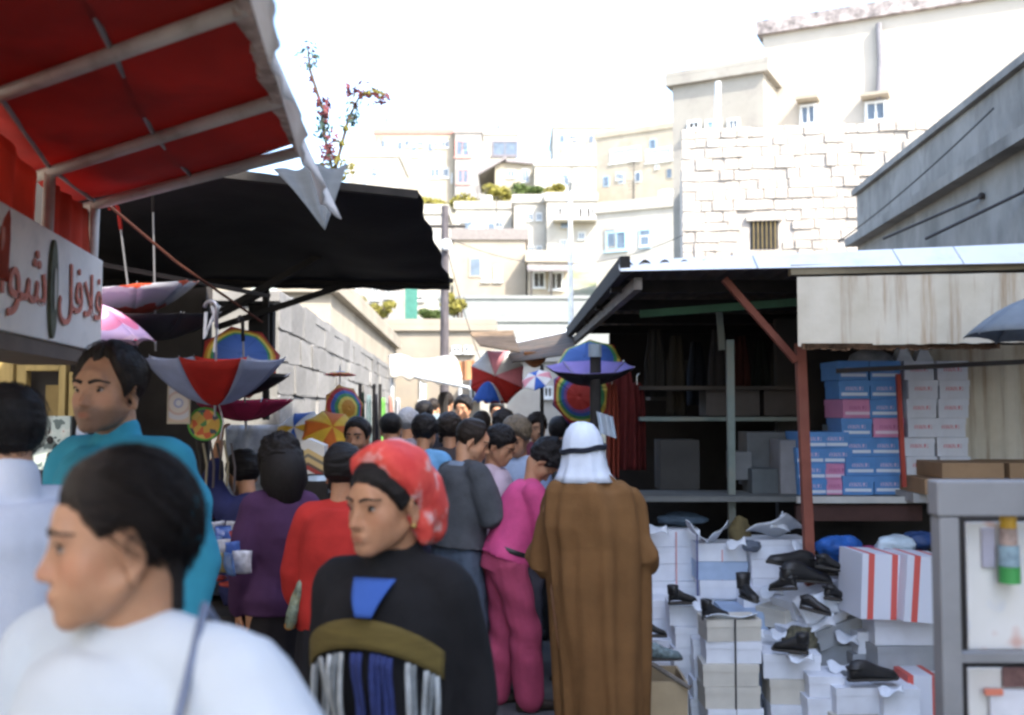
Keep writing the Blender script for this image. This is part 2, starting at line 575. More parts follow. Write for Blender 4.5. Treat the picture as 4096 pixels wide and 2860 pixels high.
house('lean_house', 'narrow pale house half hidden by the dark tarpaulin beside the dark pole', (418, 55), (446, 55), 214, 4, 8, PALE,
      [(430, 434, 232, 244), (424, 428, 255, 262)])
house('shuttered_house', 'low grey house with dark vertical shutters under the tarpaulin edge', (330, 40), (398, 40), 262, 2, 6, GREYP,
      [(335, 342, 285, 301, DARK), (350, 357, 284, 300, DARK), (372, 379, 284, 300, DARK), (386, 392, 286, 298, DARK)])
house('small_house', 'little pale house with a dark doorway left of the dark pole', (398, 42), (440, 42), 284, 2, 6, PALE,
      [(408, 424, 296, 301, DARK)])

# retaining walls and the low building that closes the street
def wallbox(name, label, L, Rr, vT, zb, th, m, cat='wall', cap=None):
    W = Wall(L[0], L[1], Rr[0], Rr[1])
    t = thing(name, label, cat, (W.o.x, W.o.y, zb))
    zt = P(L[0], vT, L[1]).z
    MB().box((0, 0, zb), (W.w, th, zt), W.M).build('wall', m, t)
    MB().box((-.05, -.06, zt + .003), (W.w + .05, th + .06, zt + .13), W.M).build('coping', cap or m, t)
    return t, W
wallbox('retaining_wall', 'grey green retaining wall across the foot of the hill', (438, 37), (612, 37), 299, 1, 1.0, GREENG)
t, W = wallbox('terrace_wall', 'lower pale green terrace wall in front of the retaining wall', (395, 32), (625, 32), 322, -.2, 1.0, mat('pale_green_render', (0.29, 0.30, 0.28), 0.9, 0.1, 0.8))
t, W = house('low_street_building', 'low tan building closing the far end of the street', (366, 28), (492, 28), 331, -.2, 5, TAN,
      [(452, 461, 346, 353, DARK), (464, 473, 346, 353, DARK), (420, 426, 372, 400, DARK), (470, 480, 375, 400, DARK)], cat='building', group=None, parapet=.15)
t, W = house('far_shop', 'small white shop front facing the street behind the red umbrella', (480, 25), (570, 25), 362, -.2, 4, PALE,
      [(543, 553, 386, 398, DARK), (560, 566, 385, 400)], cat='building', group=None, parapet=.1)
mb = MB(); a = P(405, 275, 30); b_ = P(417, 330, 30)
mb.box((a.x, a.y, b_.z), (b_.x, a.y + .15, a.z))
o = mb.build('hanging_sign', mat('green_enamel', (0.05, 0.17, 0.13), 0.5), bevel=.02); tag(o, 'tall dark green hanging sign above the far left wall', 'sign')

# ---- leaf masses ---------------------------------------------------------------
def leaves(mb, c, rad, n, size, seed=0, hollow=0.35):
    rnd = random.Random(seed)
    for _ in range(n):
        while True:
            q = Vector((rnd.uniform(-1, 1), rnd.uniform(-1, 1), rnd.uniform(-1, 1)))
            if hollow < q.length < 1 and nz(q, 2.1, seed) > -0.22: break
        p = Vector(c) + Vector((q.x * rad[0], q.y * rad[1], q.z * rad[2]))
        d = (q + Vector((rnd.uniform(-1, 1), rnd.uniform(-1, 1), rnd.uniform(-.4, 1)))).normalized()
        x, y = ortho(d)
        a = rnd.uniform(0, 6.28)
        x, y = x * math.cos(a) + y * math.sin(a), y * math.cos(a) - x * math.sin(a)
        s = size * rnd.uniform(.6, 1.3)
        mb.add([p - x * s, p + y * s * .45 + d * s * .12, p + x * s, p - y * s * .45 + d * s * .12], [(0, 1, 2, 3)])
    return mb
LEAFY = mat('yellow_green_leaves', (0.30, 0.27, 0.06), 0.7, 0.5, 3, trans=0.35)
LEAFG = mat('green_leaves', (0.10, 0.14, 0.04), 0.7, 0.4, 3, trans=0.35)
WOOD = mat('brown_bark', (0.10, 0.07, 0.05), 0.9)
def shrub(label, u, v, d, ru, rv, m, seed, n=420):
    c = P(u, v, d); rx, rz = ru * d / FPX, rv * d / FPX
    zb = hill_z(c.x, d) if d > 26 else c.z - rz * 1.2
    t = thing('shrub', label, 'shrub', (c.x, c.y, min(zb, c.z - rz)), 0, 'shrubs on the slope')
    rr = random.Random(seed)
    mb = MB()
    for q in range(7):
        o_ = Vector((rr.uniform(-.75, .75) * rx, rr.uniform(-.5, .5), rr.uniform(-.6, .45) * rz))
        w_ = rr.uniform(.28, .6)
        leaves(mb, c + o_, (rx * w_ * 1.15, min(rx, 1.5) * w_, rz * w_), n // 3, 0.0026 * d, seed * 9 + q, .05)
    tag(mb.build('foliage', m, t), kind='stuff')
    mb = MB()
    for k in range(4):
        a = k * 1.6 + seed
        mb.tube([(c.x + .1 * math.cos(a), c.y, min(zb, c.z - rz)), (c.x + rx * .3 * math.cos(a), c.y + .2 * math.sin(a), c.z), (c.x + rx * .5 * math.cos(a), c.y, c.z + rz * .6)], [.05, .035, .012], 5)
    mb.build('stem', WOOD, t)
shrub('yellow shrub left of the dark pole below the apartment block', 434, 205, 72, 15, 10, LEAFY, 1)
shrub('yellow green shrub just right of the dark pole on the slope', 466, 203, 73, 15, 13, LEAFY, 2)
shrub('yellow green shrub below the gabled house', 497, 196, 76, 18, 13, LEAFY, 3)
shrub('green shrub between the gabled house and the stepped house', 528, 192, 74, 15, 10, LEAFG, 4)
shrub('bright yellow shrub above the balcony house', 556, 190, 72, 9, 9, LEAFY, 5)
shrub('yellow flowering shrub behind the left wall under the tarpaulin', 353, 304, 34, 14, 13, LEAFY, 6, 700)
shrub('yellow green shrub above the low street building', 380, 309, 33, 16, 10, LEAFY, 7, 700)
shrub('small green shrub beside the dark pole above the terrace wall', 458, 303, 34, 13, 12, LEAFY, 8, 600)
shrub('pale green shrub on the wall top right of the green sign', 432, 314, 31, 12, 7, LEAFG, 9)

# ---- utility poles --------------------------------------------------------------
t = thing('utility_pole', 'tall dark wooden pole rising behind the tarpaulin corner', 'pole', PX(445, 17) * Vector((1, 0, 0)) + Vector((0, 17, 0)))
p0, p1 = P(446, 640, 17), P(445, 206, 17)
MB().tube([(p1.x, 17, 0), (p1.x, 17, 2.5), (p1.x, 17, p1.z)], [.08, .075, .06], 12).build('shaft', mat('dark_pole_wood', (0.09, 0.08, 0.085), 0.8, .3, 4, .3, 30, stretch=(6, 6, 1)), t)
q = P(447, 246, 17)
MB().sphere((p1.x + .03, 16.86, q.z), (.1, .06, .1)).build('lamp_head', mat('white_enamel', (.7, .72, .74), .4), t)
MB().tube([(p1.x, 17, q.z), (p1.x + .03, 16.88, q.z)], .03, 6).build('lamp_bracket', DARK, t)
MB().tube([(p1.x - .35, 17, p1.z - .35), (p1.x + .35, 17, p1.z - .35)], .03, 6).build('crossarm', DARK, t)
t = thing('lamp_post', 'slim white post standing in front of the balcony house', 'pole', Vector((PX(572, 24), 24, 0)))
q = P(570, 190, 24)
MB().tube([(PX(574, 24), 24, 0), (q.x + .02, 24, 3), (q.x, 24, q.z)], [.08, .07, .05], 10).build('shaft', FRAME_W, t)
MB().tube([(q.x, 24, q.z), (q.x, 23.7, q.z + .12), (q.x, 23.3, q.z + .08)], [.045, .04, .05], 8).build('lamp_arm', FRAME_W, t)
WIRE = mat('black_cable', (0.03, 0.03, 0.035), 0.6)
def cable(label, a, b, sag, r=.008):
    a, b = Vector(a), Vector(b)
    o = MB().tube([a.lerp(b, k / 14) - Vector((0, 0, sag * 4 * (k / 14) * (1 - k / 14))) for k in range(15)], r, 5).build('cable', WIRE)
    tag(o, label, 'cable')
cable('cable from the dark pole down across the tan house', P(445, 240, 17), P(490, 380, 21), .25)
cable('thin cable crossing in front of the glazed house', P(445, 236, 17), P(690, 232, 15.7), .5, .006)

# ---- stone building, right --------------------------------------------------------
def stone_mesh(seed, m):
    rnd = random.Random(seed)
    bm = bmesh.new()
    bmesh.ops.create_cube(bm, size=1.0)
    bmesh.ops.bevel(bm, geom=bm.edges[:], offset=.05, segments=1, affect='EDGES')
    for v in bm.verts:
        v.co += Vector((rnd.uniform(-.03, .03), rnd.uniform(-.14, .14), rnd.uniform(-.045, .045)))
    me = bpy.data.meshes.new('stone'); bm.to_mesh(me); bm.free()
    me.materials.append(m)
    return me
def stones(W, parent, x0, x1, z0, z1, h, lmin, lmax, m, seed, holes=(), depth=.16, zmax=None):
    rnd = random.Random(seed)
    ms = [stone_mesh(seed * 10 + k, m) for k in range(7)]
    rot = math.atan2(W.x.y, W.x.x)
    z = z0
    PM = WM[parent.name].inverted()
    while z < z1:
        hh = h * rnd.uniform(.82, 1.18)
        x = x0 - rnd.uniform(0, lmin)
        while x < x1:
            l = rnd.uniform(lmin, lmax)
            xa, xb = max(x, x0), min(x + l, x1)
            top = zmax((xa + xb) / 2) if zmax else z1 + h
            ok = xb - xa > lmin * .35 and z + hh * .6 < top
            for (a, b, c, d) in holes:
                if xb > a and xa < b and z + hh > c and z < d: ok = False
            if ok:
                o = bpy.data.objects.new('stone', rnd.choice(ms))
                o.location = PM @ (W.M @ Vector(((xa + xb) / 2, -.02 + rnd.uniform(-.018, .018), z + hh / 2)))
                o.rotation_euler = (rnd.uniform(-.02, .02), rnd.uniform(-.02, .02), rot)
                o.scale = (xb - xa - .012, depth, hh - .010)
                link(o, parent)
            x += l
        z += hh
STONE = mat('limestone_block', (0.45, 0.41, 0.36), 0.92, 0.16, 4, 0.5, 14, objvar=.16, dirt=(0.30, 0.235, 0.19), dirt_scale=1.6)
MORTAR = mat('old_mortar', (0.42, 0.38, 0.335), 0.95, 0.2, 5, .4, 30)
W = Wall(685, 16.3, 935, 15.7)
t = thing('stone_building', 'old limestone block building with small barred window right of the street', 'building', (W.o.x, W.o.y, 0))
zt = PZ(133, 16.3)
MB().box((0, -.025, 0), (W.w + 2.5, 6, zt - .02), W.M).build('wall', MORTAR, t)
hx0, hz1 = W.hit(751, 220); hx1, hz0 = W.hit(777, 249)
stones(W, t, -.02, W.w + .3, 3.6, zt, .17, .17, .42, STONE, 3, holes=[(hx0, hx1, hz0, hz1)], depth=.055)
MB().box((hx0 - .02, -.032, hz0), (hx1 + .02, -.0262, hz1), W.M).build('window_recess', DARK, t)
for k in range(6):
    xx = hx0 + (hx1 - hx0) * (k + .5) / 6
    MB().tube([W.M @ Vector((xx, -.06, hz0)), W.M @ Vector((xx, -.06, hz1))], .011, 6).build('window_bar', mat('rusty_iron', (0.16, 0.12, 0.05), 0.8), t)
MB().box((hx0 - .08, -.09, hz1 - .03), (hx1 + .08, .0, hz1 + .05), W.M).build('lintel', STONE, t)
# side wall of the stone building, along the street
W2 = Wall(672, 24, 685, 16.32)
# upper plastered building
t, W = house('plaster_building', 'tall bright plastered building rising above the stone wall with two small windows', (768, 21), (1075, 18.6), 36, 3, 8, mat('white_plaster', (0.42, 0.385, 0.33), .9, .06, 1.2, .2, 6, dirt=(.33, .29, .24), dirt_scale=.8),
      [(800, 817, 106, 125), (865, 887, 103, 121)], cat='building', group=None, parapet=.12, trim=mat('lichen_edge', (0.34, 0.30, 0.285), .95, .5, 5))
xa, za = W.hit(879, 25); xb, zb_ = W.hit(884, 100)
MB().tube([W.M @ Vector((xa, -.08, za)), W.M @ Vector((xa + .02, -.08, (za + zb_) / 2)), W.M @ Vector((xb - .1, -.08, zb_))], .06, 8).build('drain_pipe', mat('dark_pipe', (0.2, 0.19, 0.2), .6), t)
for (u0, u1, v) in ((798, 820, 104), (862, 890, 101)):
    xa, za = W.hit(u0, v); xb, _ = W.hit(u1, v)
    MB().box((xa, -.35, za), (xb, 0, za + .06), W.M).build('window_hood', CREAM, t)
xm, zm = W.hit(884, 22)
house('grey_annex', 'shaded grey annex with a white pipe on the left of the plastered building', (675, 20.8), (768, 19.9), 87, 3, 5, mat('annex_render', (0.30, .28, .24), .9, .1, 1, dirt=(.22, .2, .18)),
      [(688, 701, 122, 130, DARK), (706, 722, 121, 130, SHUT_B), (728, 740, 120, 130)], cat='building', group=None, parapet=.1)
o = MB().tube([P(717, 132, 19.3), P(718, 82, 19.3)], .06, 8).build('white_pipe', FRAME_W); tag(o, 'white pipe standing in front of the grey annex', 'pipe')

# ---- concrete wall far right --------------------------------------------------------
CONC = mat('stained_concrete', (0.25, 0.24, 0.222), .9, .3, 1.8, .35, 25, dirt=(.10, .095, .085), dirt_scale=1.6, stretch=(1, 1, .5))
W = Wall(860, 12, 1090, 6.6)
zt = P(860, 196, 12).z
t = thing('concrete_wall', 'grey stained concrete wall with ledge at the far right behind the stall roof', 'wall', (W.o.x, W.o.y, 0))
MB().box((0, 0, 0), (W.w + 3.5, .35, zt), W.M).build('wall', CONC, t, bevel=.015)
MB().box((-.02, -.14, zt - .62), (W.w + 3.5, -.003, zt - .52), W.M).build('ledge', CONC, t)
MB().box((-.03, -.05, zt + .003), (W.w + 3.5, .4, zt + .07), W.M).build('coping', CONC, t)
for (a, b_) in (((984, 196), (938, 238)), ((1030, 190), (988, 238))):
    xa, za = W.hit(*a); xb, zb_ = W.hit(*b_)
    p = W.M @ Vector((xa, -.02, za)); q = W.M @ Vector((xb, -.5, zb_))
    MB().tube([p, q], .013, 6).build('bracket_rod', mat('dark_iron', (.05, .045, .045), .7), t)
    MB().sphere(p, .03).build('rod_boss', mat('dark_iron', (0, 0, 0)), t)
xa, za = W.hit(868, 222); xb, zb_ = W.hit(1020, 95)
cable('cable running along the concrete wall down to the roof', W.M @ Vector((xb, -.2, zb_ - .1)), P(838, 242, 11.5), .05)

# ---- left street wall -----------------------------------------------------------------
LW = Wall(272, 8.2, 392, 24)
# local x runs away from the camera; make the outer face look to the street
t = thing('stone_street_wall', 'long grey limestone wall receding along the left side of the street', 'wall', (LW.o.x, LW.o.y, 0))
zl = P(272, 304, 8.2).z
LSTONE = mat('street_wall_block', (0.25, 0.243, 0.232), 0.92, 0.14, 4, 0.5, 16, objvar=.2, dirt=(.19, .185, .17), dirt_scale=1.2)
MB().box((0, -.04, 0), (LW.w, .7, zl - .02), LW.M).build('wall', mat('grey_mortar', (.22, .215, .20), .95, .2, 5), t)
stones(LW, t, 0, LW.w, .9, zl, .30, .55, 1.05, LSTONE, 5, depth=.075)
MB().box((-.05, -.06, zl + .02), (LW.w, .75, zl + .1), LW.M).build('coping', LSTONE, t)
t, W = house('cream_wall_building', 'cream plastered building edge above the left stone wall', (330, 14), (396, 27), 293, 0, 3, CREAM, [], parapet=.1, cat='building', group=None)
o = MB().box((PX(250, 9.6), 9.6, 2.4), (PX(345, 9.6) - .7, 9.75, 2.9)); o = o.build('roof_screen', mat('pale_corrugated', (.5, .55, .52), .6, .2, 3, stretch=(8, 8, 1))); tag(o, 'pale green screen on the wall top below the tarpaulin', 'screen')

# ---- buildings either side behind the picture ------------------------------------------
def plain_block(name, label, x0, x1, y0, y1, h, m):
    t = thing(name, label, 'building', ((x0 + x1) / 2, y0, 0))
    MB().box((x0, y0, 0), (x1, y1, h)).build('wall', m, t)
    MB().box((x0 - .2, y0 - .2, h + .003), (x1 + .2, y1 + .2, h + .25)).build('roof_slab', CREAM, t)
    face = x0 if x0 > 0 else x1
    for fl in range(int(h // 3.2)):
        for k in range(int((y1 - y0) // 3)):
            yy = y0 + 1 + 3 * k; zz = 1.1 + 3.2 * fl
            s = -1 if x0 > 0 else 1
            f = MB().box((face + s * .003, yy, zz), (face + s * .06, yy + 1.1, zz + 1.4)).build('window', FRAME_W, t)
            MB().box((face + s * .062, yy + .1, zz + .1), (face + s * .07, yy + 1.0, zz + 1.3)).build('pane', GLASS, f)
plain_block('shade_building', 'unseen stone block added on the right behind the viewer to shade the street', 3.7, 14, -14, 2.6, 9.6, STONE)  # unseen block, placed and sized to throw shade on the near street
plain_block('shop_building', 'stone shop building on the left behind the red awning', -9, -3.3, -10, 6.6, 6.5, STONE)
# ================================================================== awnings and stalls
def PH(u, v, z):
    """point of height z seen at pixel (u, v)"""
    c = Vector((0, 0, EYE)); d = P(u, v, 1.0) - c
    return c + d * ((z - EYE) / d.z)

REDC = mat('red_awning_cloth', (0.37, 0.042, 0.028), .8, .2, 2.2, .25, 120, trans=.42, dirt=(.26, .035, .025), dirt_scale=3)
PIPE = mat('white_painted_pipe', (0.52, 0.47, 0.40), .5, .18, 4, dirt=(.3, .24, .18), dirt_scale=9)
WIREP = mat('dull_galvanised_rod', (0.30, 0.28, 0.25), .5)
AZ = 2.45
t = thing('red_awning', 'large red cloth awning on white pipe frame over the left stall', 'awning', (-1.2, 3.0, 0))
IA, IB, IC = PH(-4, 96, AZ), PH(50, 172, AZ), PH(95, 205, AZ)
OA, OB, OC = PH(248, 6, AZ), PH(279, 100, AZ), PH(304, 150, AZ)
def line_at(pts, s):          # s = 0 at A, 1 at B, 2 at C; extrapolates
    if s < 1: return pts[0].lerp(pts[1], s)
    return pts[1].lerp(pts[2], s - 1)
inn, outn = [IA, IB, IC], [OA, OB, OC]
def awn(a, s, dz=0.0):
    p = line_at(inn, s).lerp(line_at(outn, s), a)
    fr = (s * 1.0) % 1.0
    p.z += .03 + dz - .02 * math.sin(math.pi * fr) ** 2 - .012 * math.sin(a * math.pi) + .004 * nz(p, 5)
    return p
MB().sheet(lambda a, b: awn(-.15 + a * 1.15, -2.6 + 4.6 * b), 30, 60, .003).build('cloth', REDC, t, smooth=True)
for nm, (i, o_) in enumerate(((inn, outn),)):
    for s in (-2, -1, 0, 1, 2):
        p, q = line_at(i, s), line_at(o_, s)
        MB().tube([p.lerp(q, -.15), q], .019, 10).build('frame_pipe', PIPE, t, smooth=True)
for a in (0.0, .52):
    pts = [line_at(inn, s).lerp(line_at(outn, s), a) + Vector((0, 0, .012)) for s in (-2.4, -1, 0, 1, 2)]
    MB().tube(pts, .008, 6).build('frame_rod', WIREP, t, smooth=True)
MB().tube([line_at(outn, s) + Vector((0, 0, .01)) for s in (-2.4, -1, 0, 1, 2.0)], .012, 8).build('frame_rod', WIREP, t, smooth=True)
for p in (IB, IC):
    MB().tube([(p.x, p.y, AZ), (p.x - .01, p.y, 1.9)], .019, 10).build('frame_post', PIPE, t, smooth=True)
VAL = mat('white_valance_cloth', (0.80, 0.79, 0.77), .8, .08, 4, .3, 60, trans=.45, dirt=(.55, .52, .48), dirt_scale=9)
def val(a, b):
    s = -2.4 + 4.62 * a
    p = line_at(outn, s) if s < 2 else OC + (OC - OB) * (s - 2)
    tip = 1.0 - .0 * a
    w = .006 * math.sin(s * 21) + .014 * math.sin(s * 6.3)
    return p + Vector((.005 + (.085 + w) * b, 0, .02 - (.21 * tip + .010 * abs(math.sin(s * 14))) * b))
MB().sheet(val, 90, 6, .003).build('valance', VAL, t, smooth=True)
CURT = mat('red_side_cloth', (0.58, 0.10, 0.05), .8, .2, 3, .2, 90, trans=.5)
def curtain(p, q, drop, folds, amp, nu=36, skew=0.0):
    d = (q - p); nrm = Vector((-d.y, d.x, 0)).normalized()
    return MB().sheet(lambda a, b: p + d * a + nrm * (amp * math.sin(a * folds * 6.28 + b * 3) * (.25 + .75 * b)) - Vector((0, 0, drop * b + skew * a * b)), nu, 10, .003)
curtain(IB + Vector((-.02, .02, -.02)), IC + Vector((-.02, -.02, -.02)), .5, 3.5, .03).build('side_cloth', CURT, t, smooth=True)
curtain(line_at(inn, -1.0) + Vector((-.06, 0, -.02)), IB + Vector((-.03, -.03, -.02)), .42, 5, .035).build('side_cloth', CURT, t, smooth=True)
# torn dark trim along the outer edge
mb = MB()
for k in range(46):
    s = -1.2 + 3.3 * k / 45
    p = line_at(outn, min(s, 2)); w = .02 + .018 * nz((s * 5, 0, 0))
    mb.box((p.x - w, p.y - .03, p.z - .012 - .012 * abs(nz((s * 9, 1, 0)))), (p.x + .008, p.y + .03, p.z + .006))
mb.build('frayed_edge', mat('frayed_edge_cloth', (.42, .33, .27), .9, .4, 20), t)

# sign ---------------------------------------------------------------------------------------
SW = Wall(-60, 2.38, 100, 3.86)
zt, zb_ = P(97, 260, 3.84).z, P(100, 352.5, 3.86).z
t = thing('shop_sign', 'white sign board with red arabic lettering hanging over the left stall', 'sign', (SW.o.x, SW.o.y, zb_))
SIGNM = mat('white_sign_paint', (0.82, 0.745, 0.65), .55, .05, 5, dirt=(.6, .55, .48), dirt_scale=4)
MB().box((0, 0, zb_), (SW.w, .30, zt), SW.M).build('board', SIGNM, t, bevel=.006)
MB().box((.01, .01, zb_ - .05), (SW.w - .01, .29, zb_ - .002), SW.M).build('soffit', mat('brown_soffit', (.16, .12, .09), .8), t)
LETT = mat('red_letter_paint', (0.60, 0.19, 0.13), .6, .25, 30)
def text_mesh(body, size):
    cu = bpy.data.curves.new('lettering', 'FONT')
    cu.body = body; cu.size = size; cu.extrude = .002; cu.resolution_u = 4
    ob = bpy.data.objects.new('tmp', cu); COL.objects.link(ob)
    dg = bpy.context.evaluated_depsgraph_get(); dg.update()
    me = bpy.data.meshes.new_from_object(ob.evaluated_get(dg))
    bpy.data.objects.remove(ob)
    return me
def put_text(body, x0, x1, z0, z1, W, parent, m, y=-.006, name='lettering'):
    me = text_mesh(body, 1.0)
    vs = np.array([v.co[:] for v in me.vertices])
    if len(vs) == 0: return None
    lo, hi = vs.min(0), vs.max(0)
    out = []
    PM = WM[parent.name].inverted()
    for v in vs:
        a = (v[0] - lo[0]) / (hi[0] - lo[0]); c = (v[1] - lo[1]) / (hi[1] - lo[1])
        out.append(PM @ (W.M @ Vector((x0 + (x1 - x0) * a, y - v[2], z0 + (z1 - z0) * c))))
    for v, p in zip(me.vertices, out): v.co = p
    me.materials.clear(); me.materials.append(m)
    o = bpy.data.objects.new(name, me)
    return link(o, parent)
def sx(u): return SW.hit(u, 300)[0]
hh = zt - zb_
put_text('\ufede\ufed3\ufefc\ufed3', sx(57), SW.w - .03, zb_ + .18 * hh, zb_ + .78 * hh, SW, t, LETT)
put_text('\ufe8e\ufee3\ufead\ufe8d\ufeee\ufeb7', sx(-56), sx(44), zb_ + .12 * hh, zb_ + .80 * hh, SW, t, LETT)
em = MB()
xm = sx(50.5)
em.add([SW.M @ Vector((xm + .04 * math.cos(a), -.012, zb_ + .47 * hh + .16 * math.sin(a))) for a in np.linspace(0, 6.283, 24, endpoint=False)] +
       [SW.M @ Vector((xm + .04 * math.cos(a), -.001, zb_ + .47 * hh + .16 * math.sin(a))) for a in np.linspace(0, 6.283, 24, endpoint=False)],
       [tuple(range(24)), tuple(range(47, 23, -1))] + [(k, 24 + k, 24 + (k + 1) % 24, (k + 1) % 24) for k in range(24)])
e = em.build('emblem', mat('dark_green_emblem', (.09, .10, .06), .6, .3, 30), t)
em = MB()
em.add([SW.M @ Vector((xm + .015 * math.cos(a), -.016, zb_ + .47 * hh + .07 * math.sin(a))) for a in np.linspace(0, 6.283, 16, endpoint=False)], [tuple(range(16))])
em.build('emblem_centre', mat('pale_emblem', (.55, .5, .4), .6), e)

# grey cloth corner and black tarpaulin --------------------------------------------------------
g0, g1, g2 = P(273, 169, 4.5), P(347, 165, 4.7), P(325, 228, 4.35)
o = MB().sheet(lambda a, b: g0.lerp(g1, a).lerp(g2, b) + Vector((0, .03 * math.sin(a * 9) * (1 - b), .01 * math.sin(a * 14 + b * 4))), 18, 14, .003).build('cloth_corner', mat('grey_netting', (.20, .215, .22), .8, .12, 3, .3, 40, stretch=(1, 1, 6), trans=.4), smooth=True)
tag(o, 'grey netting corner hanging below the red awning edge', 'cloth')
TARP = mat('black_tarpaulin', (0.014, 0.014, 0.016), .85, .3, 3, .3, 25)
nl, nr, fl, fr = P(40, 150, 4.3), P(417, 191, 5.0), P(100, 279, 6.9), P(450, 283, 7.0)
t = thing('tarpaulin_canopy', 'black tarpaulin canopy stretched over the umbrella stall', 'canopy', (-1.6, 6, 0))
def tarp(a, b):
    p = nl.lerp(nr, a).lerp(fl.lerp(fr, a), b)
    p.z += -.05 * math.sin(a * math.pi * 3) * math.sin(b * math.pi) + .015 * nz(p, 3)
    if a > .99: p.x += .008 * math.sin(b * 23) + .015 * nz((b * 6, 0, 0))
    return p
MB().sheet(tarp, 40, 24, .006).build('cloth', TARP, t, smooth=True)
MB().sheet(lambda a, b: fl.lerp(fr, a) - Vector((0, 0, (.05 + .03 * nz((a * 14, 0, 0))) * b)), 40, 3, .006).build('hem', TARP, t)
BLK = mat('blackened_timber', (.025, .022, .02), .8, .3, 8)
MB().bar(P(330, 245, 6.2), P(452, 281, 6.95), .03).build('batten', BLK, t)
MB().bar(fl, fr, .045).build('batten', BLK, t)
MB().bar(nl + Vector((0, 0, -.02)), nr + Vector((0, 0, -.02)), .04).build('batten', BLK, t)
for (a, b_) in (((266, 283, 6.8), (266, 420, 6.8)), ((330, 250, 6.3), (190, 330, 6.5)), ((268, 290, 6.8), (205, 322, 6.8)), ((345, 285, 6.9), (215, 328, 6.7)), ((206, 300, 6.6), (206, 560, 6.6))):
    MB().bar(P(*a), P(*b_), .04).build('strut', BLK, t)
p = P(262, 330, 6.9)
MB().box((p.x - .09, 6.88, 1.9), (p.x + .08, 6.96, 2.38)).build('end_board', BLK, t)
RUST = mat('rust_red_paint', (0.24, 0.075, 0.05), .7, .25, 6, .2, 60, dirt=(.14, .06, .04))
o = MB().tube([P(108, 205, 4.0), P(176, 262, 4.6), P(262, 322, 5.4)], .007, 7).build('brace_rod', mat('dark_rust', (.10, .035, .022), .8)); tag(o, 'thin rusty brace rod slanting under the red awning', 'rod')

# left shop ---------------------------------------------------------------------------------------
t = thing('dim_shop', 'dim shop front with yellow timber frames behind the man in turquoise', 'shop', (-2.6, 5.4, 0))
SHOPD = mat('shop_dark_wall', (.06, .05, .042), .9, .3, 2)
YEL = mat('yellow_varnished_timber', (.42, .30, .11), .6, .2, 3, .1, 30, stretch=(8, 8, 1))
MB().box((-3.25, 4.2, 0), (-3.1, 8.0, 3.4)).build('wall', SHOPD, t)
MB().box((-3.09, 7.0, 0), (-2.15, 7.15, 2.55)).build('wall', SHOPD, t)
for (u0, u1, v0, v1) in ((-8, 12, 350, 402), (17, 25, 352, 420), (59, 64, 352, 440), (69, 76, 372, 440), (25.5, 58.5, 355, 371)):
    a, b_ = P(u0, v0, 5.4), P(u1, v1, 5.4)
    MB().box((a.x, 5.4, b_.z if v1 < 440 else 0.0), (b_.x, 5.46, a.z)).build('frame_board', YEL, t, bevel=.006)
a, b_ = P(45, 385, 5.46), P(58, 420, 5.46)
MB().box((a.x, 5.47, b_.z), (b_.x, 5.5, a.z)).build('inner_board', mat('ochre_board', (.25, .17, .06), .7), t)
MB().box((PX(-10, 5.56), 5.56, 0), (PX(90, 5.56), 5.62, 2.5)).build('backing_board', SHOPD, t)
a, b_ = P(33, 416, 5.0), P(69, 470, 5.0)
o = thing('picture_board', 'greenish picture board with dark figures in the dim shop', 'picture', (a.x, 5.0, b_.z))
PB = bpy.data.materials.new('printed_board'); MATS['printed_board'] = PB
n, bb, out = nodes_of(PB); vec = coords(n, 1, 1, 1)
f = noise_node(n, vec, 14, 2)
n.links.new(ramp(n, f, [(.3, (.10, .13, .12)), (.45, (.42, .47, .42)), (.6, (.5, .52, .46)), (.68, (.36, .12, .06))], 'CONSTANT'), bb.inputs['Base Color'])
MB().box((a.x, 5.0, b_.z), (b_.x, 5.02, a.z)).build('board', PB, o)
MB().box((a.x - .01, 5.02, 1.0), (a.x + .015, 5.05, a.z)).build('post', BLK, o)
MB().box((b_.x - .015, 5.02, 1.0), (b_.x + .01, 5.05, a.z)).build('post', BLK, o)
for k in range(3):
    c = P(50 + 6 * (k % 2), 440 + 8 * k, 4.995)
    MB().sphere(c, (.017, .006, .02)).build('figure', BLK, o)
c = P(82, 432, 4.6)
o = MB().sphere(c, (.028, .02, .055)).build('hanging_globe', mat('pale_blue_glass', (.5, .56, .68), .3), smooth=True); tag(o, 'pale blue white hanging globe beside the man in turquoise', 'globe')
MB().tube([c + Vector((0, 0, .05)), c + Vector((0, 0, .9))], .003, 5).build('cord', WIRE, o)

# ================================================================== right stall
t = thing('shoe_stall', 'dark shoe stall with white metal roof edge on the right', 'stall', (1.8, 6.5, 0))
WMET = mat('white_roof_metal', (.80, .82, .84), .5, .06, 2, dirt=(.62, .64, .66), dirt_scale=4)
RZ = P(622, 270, 5.0).z
x0 = P(622, 268, 5.0).x
def roofd(u): return 5.0 - .12 * (u - 622) / 402
joints = [621, 760, 905, 968, 1120]
for k in range(4):
    ua, ub = joints[k] + .7, joints[k + 1] - .7
    ya, yb = roofd(ua), roofd(ub)
    xa, xb = PX(ua, ya), PX(ub, yb)
    zat, zbt = P(ua, 257 - 17 * (ua - 622) / 402, ya).z, P(ub, 257 - 17 * (ub - 622) / 402, yb).z
    zab, zbb = P(ua, 271 - 8 * (ua - 622) / 402, ya).z, P(ub, 271 - 8 * (ub - 622) / 402, yb).z
    MB().hexa([(xa, ya, zab), (xb, yb, zbb), (xb, yb + .03, zbb), (xa, ya + .03, zab), (xa, ya + .12, zat), (xb, yb + .12, zbt), (xb, yb + .3, zbt), (xa, ya + .3, zat)]).build('roof_edge', WMET, t, bevel=.004)
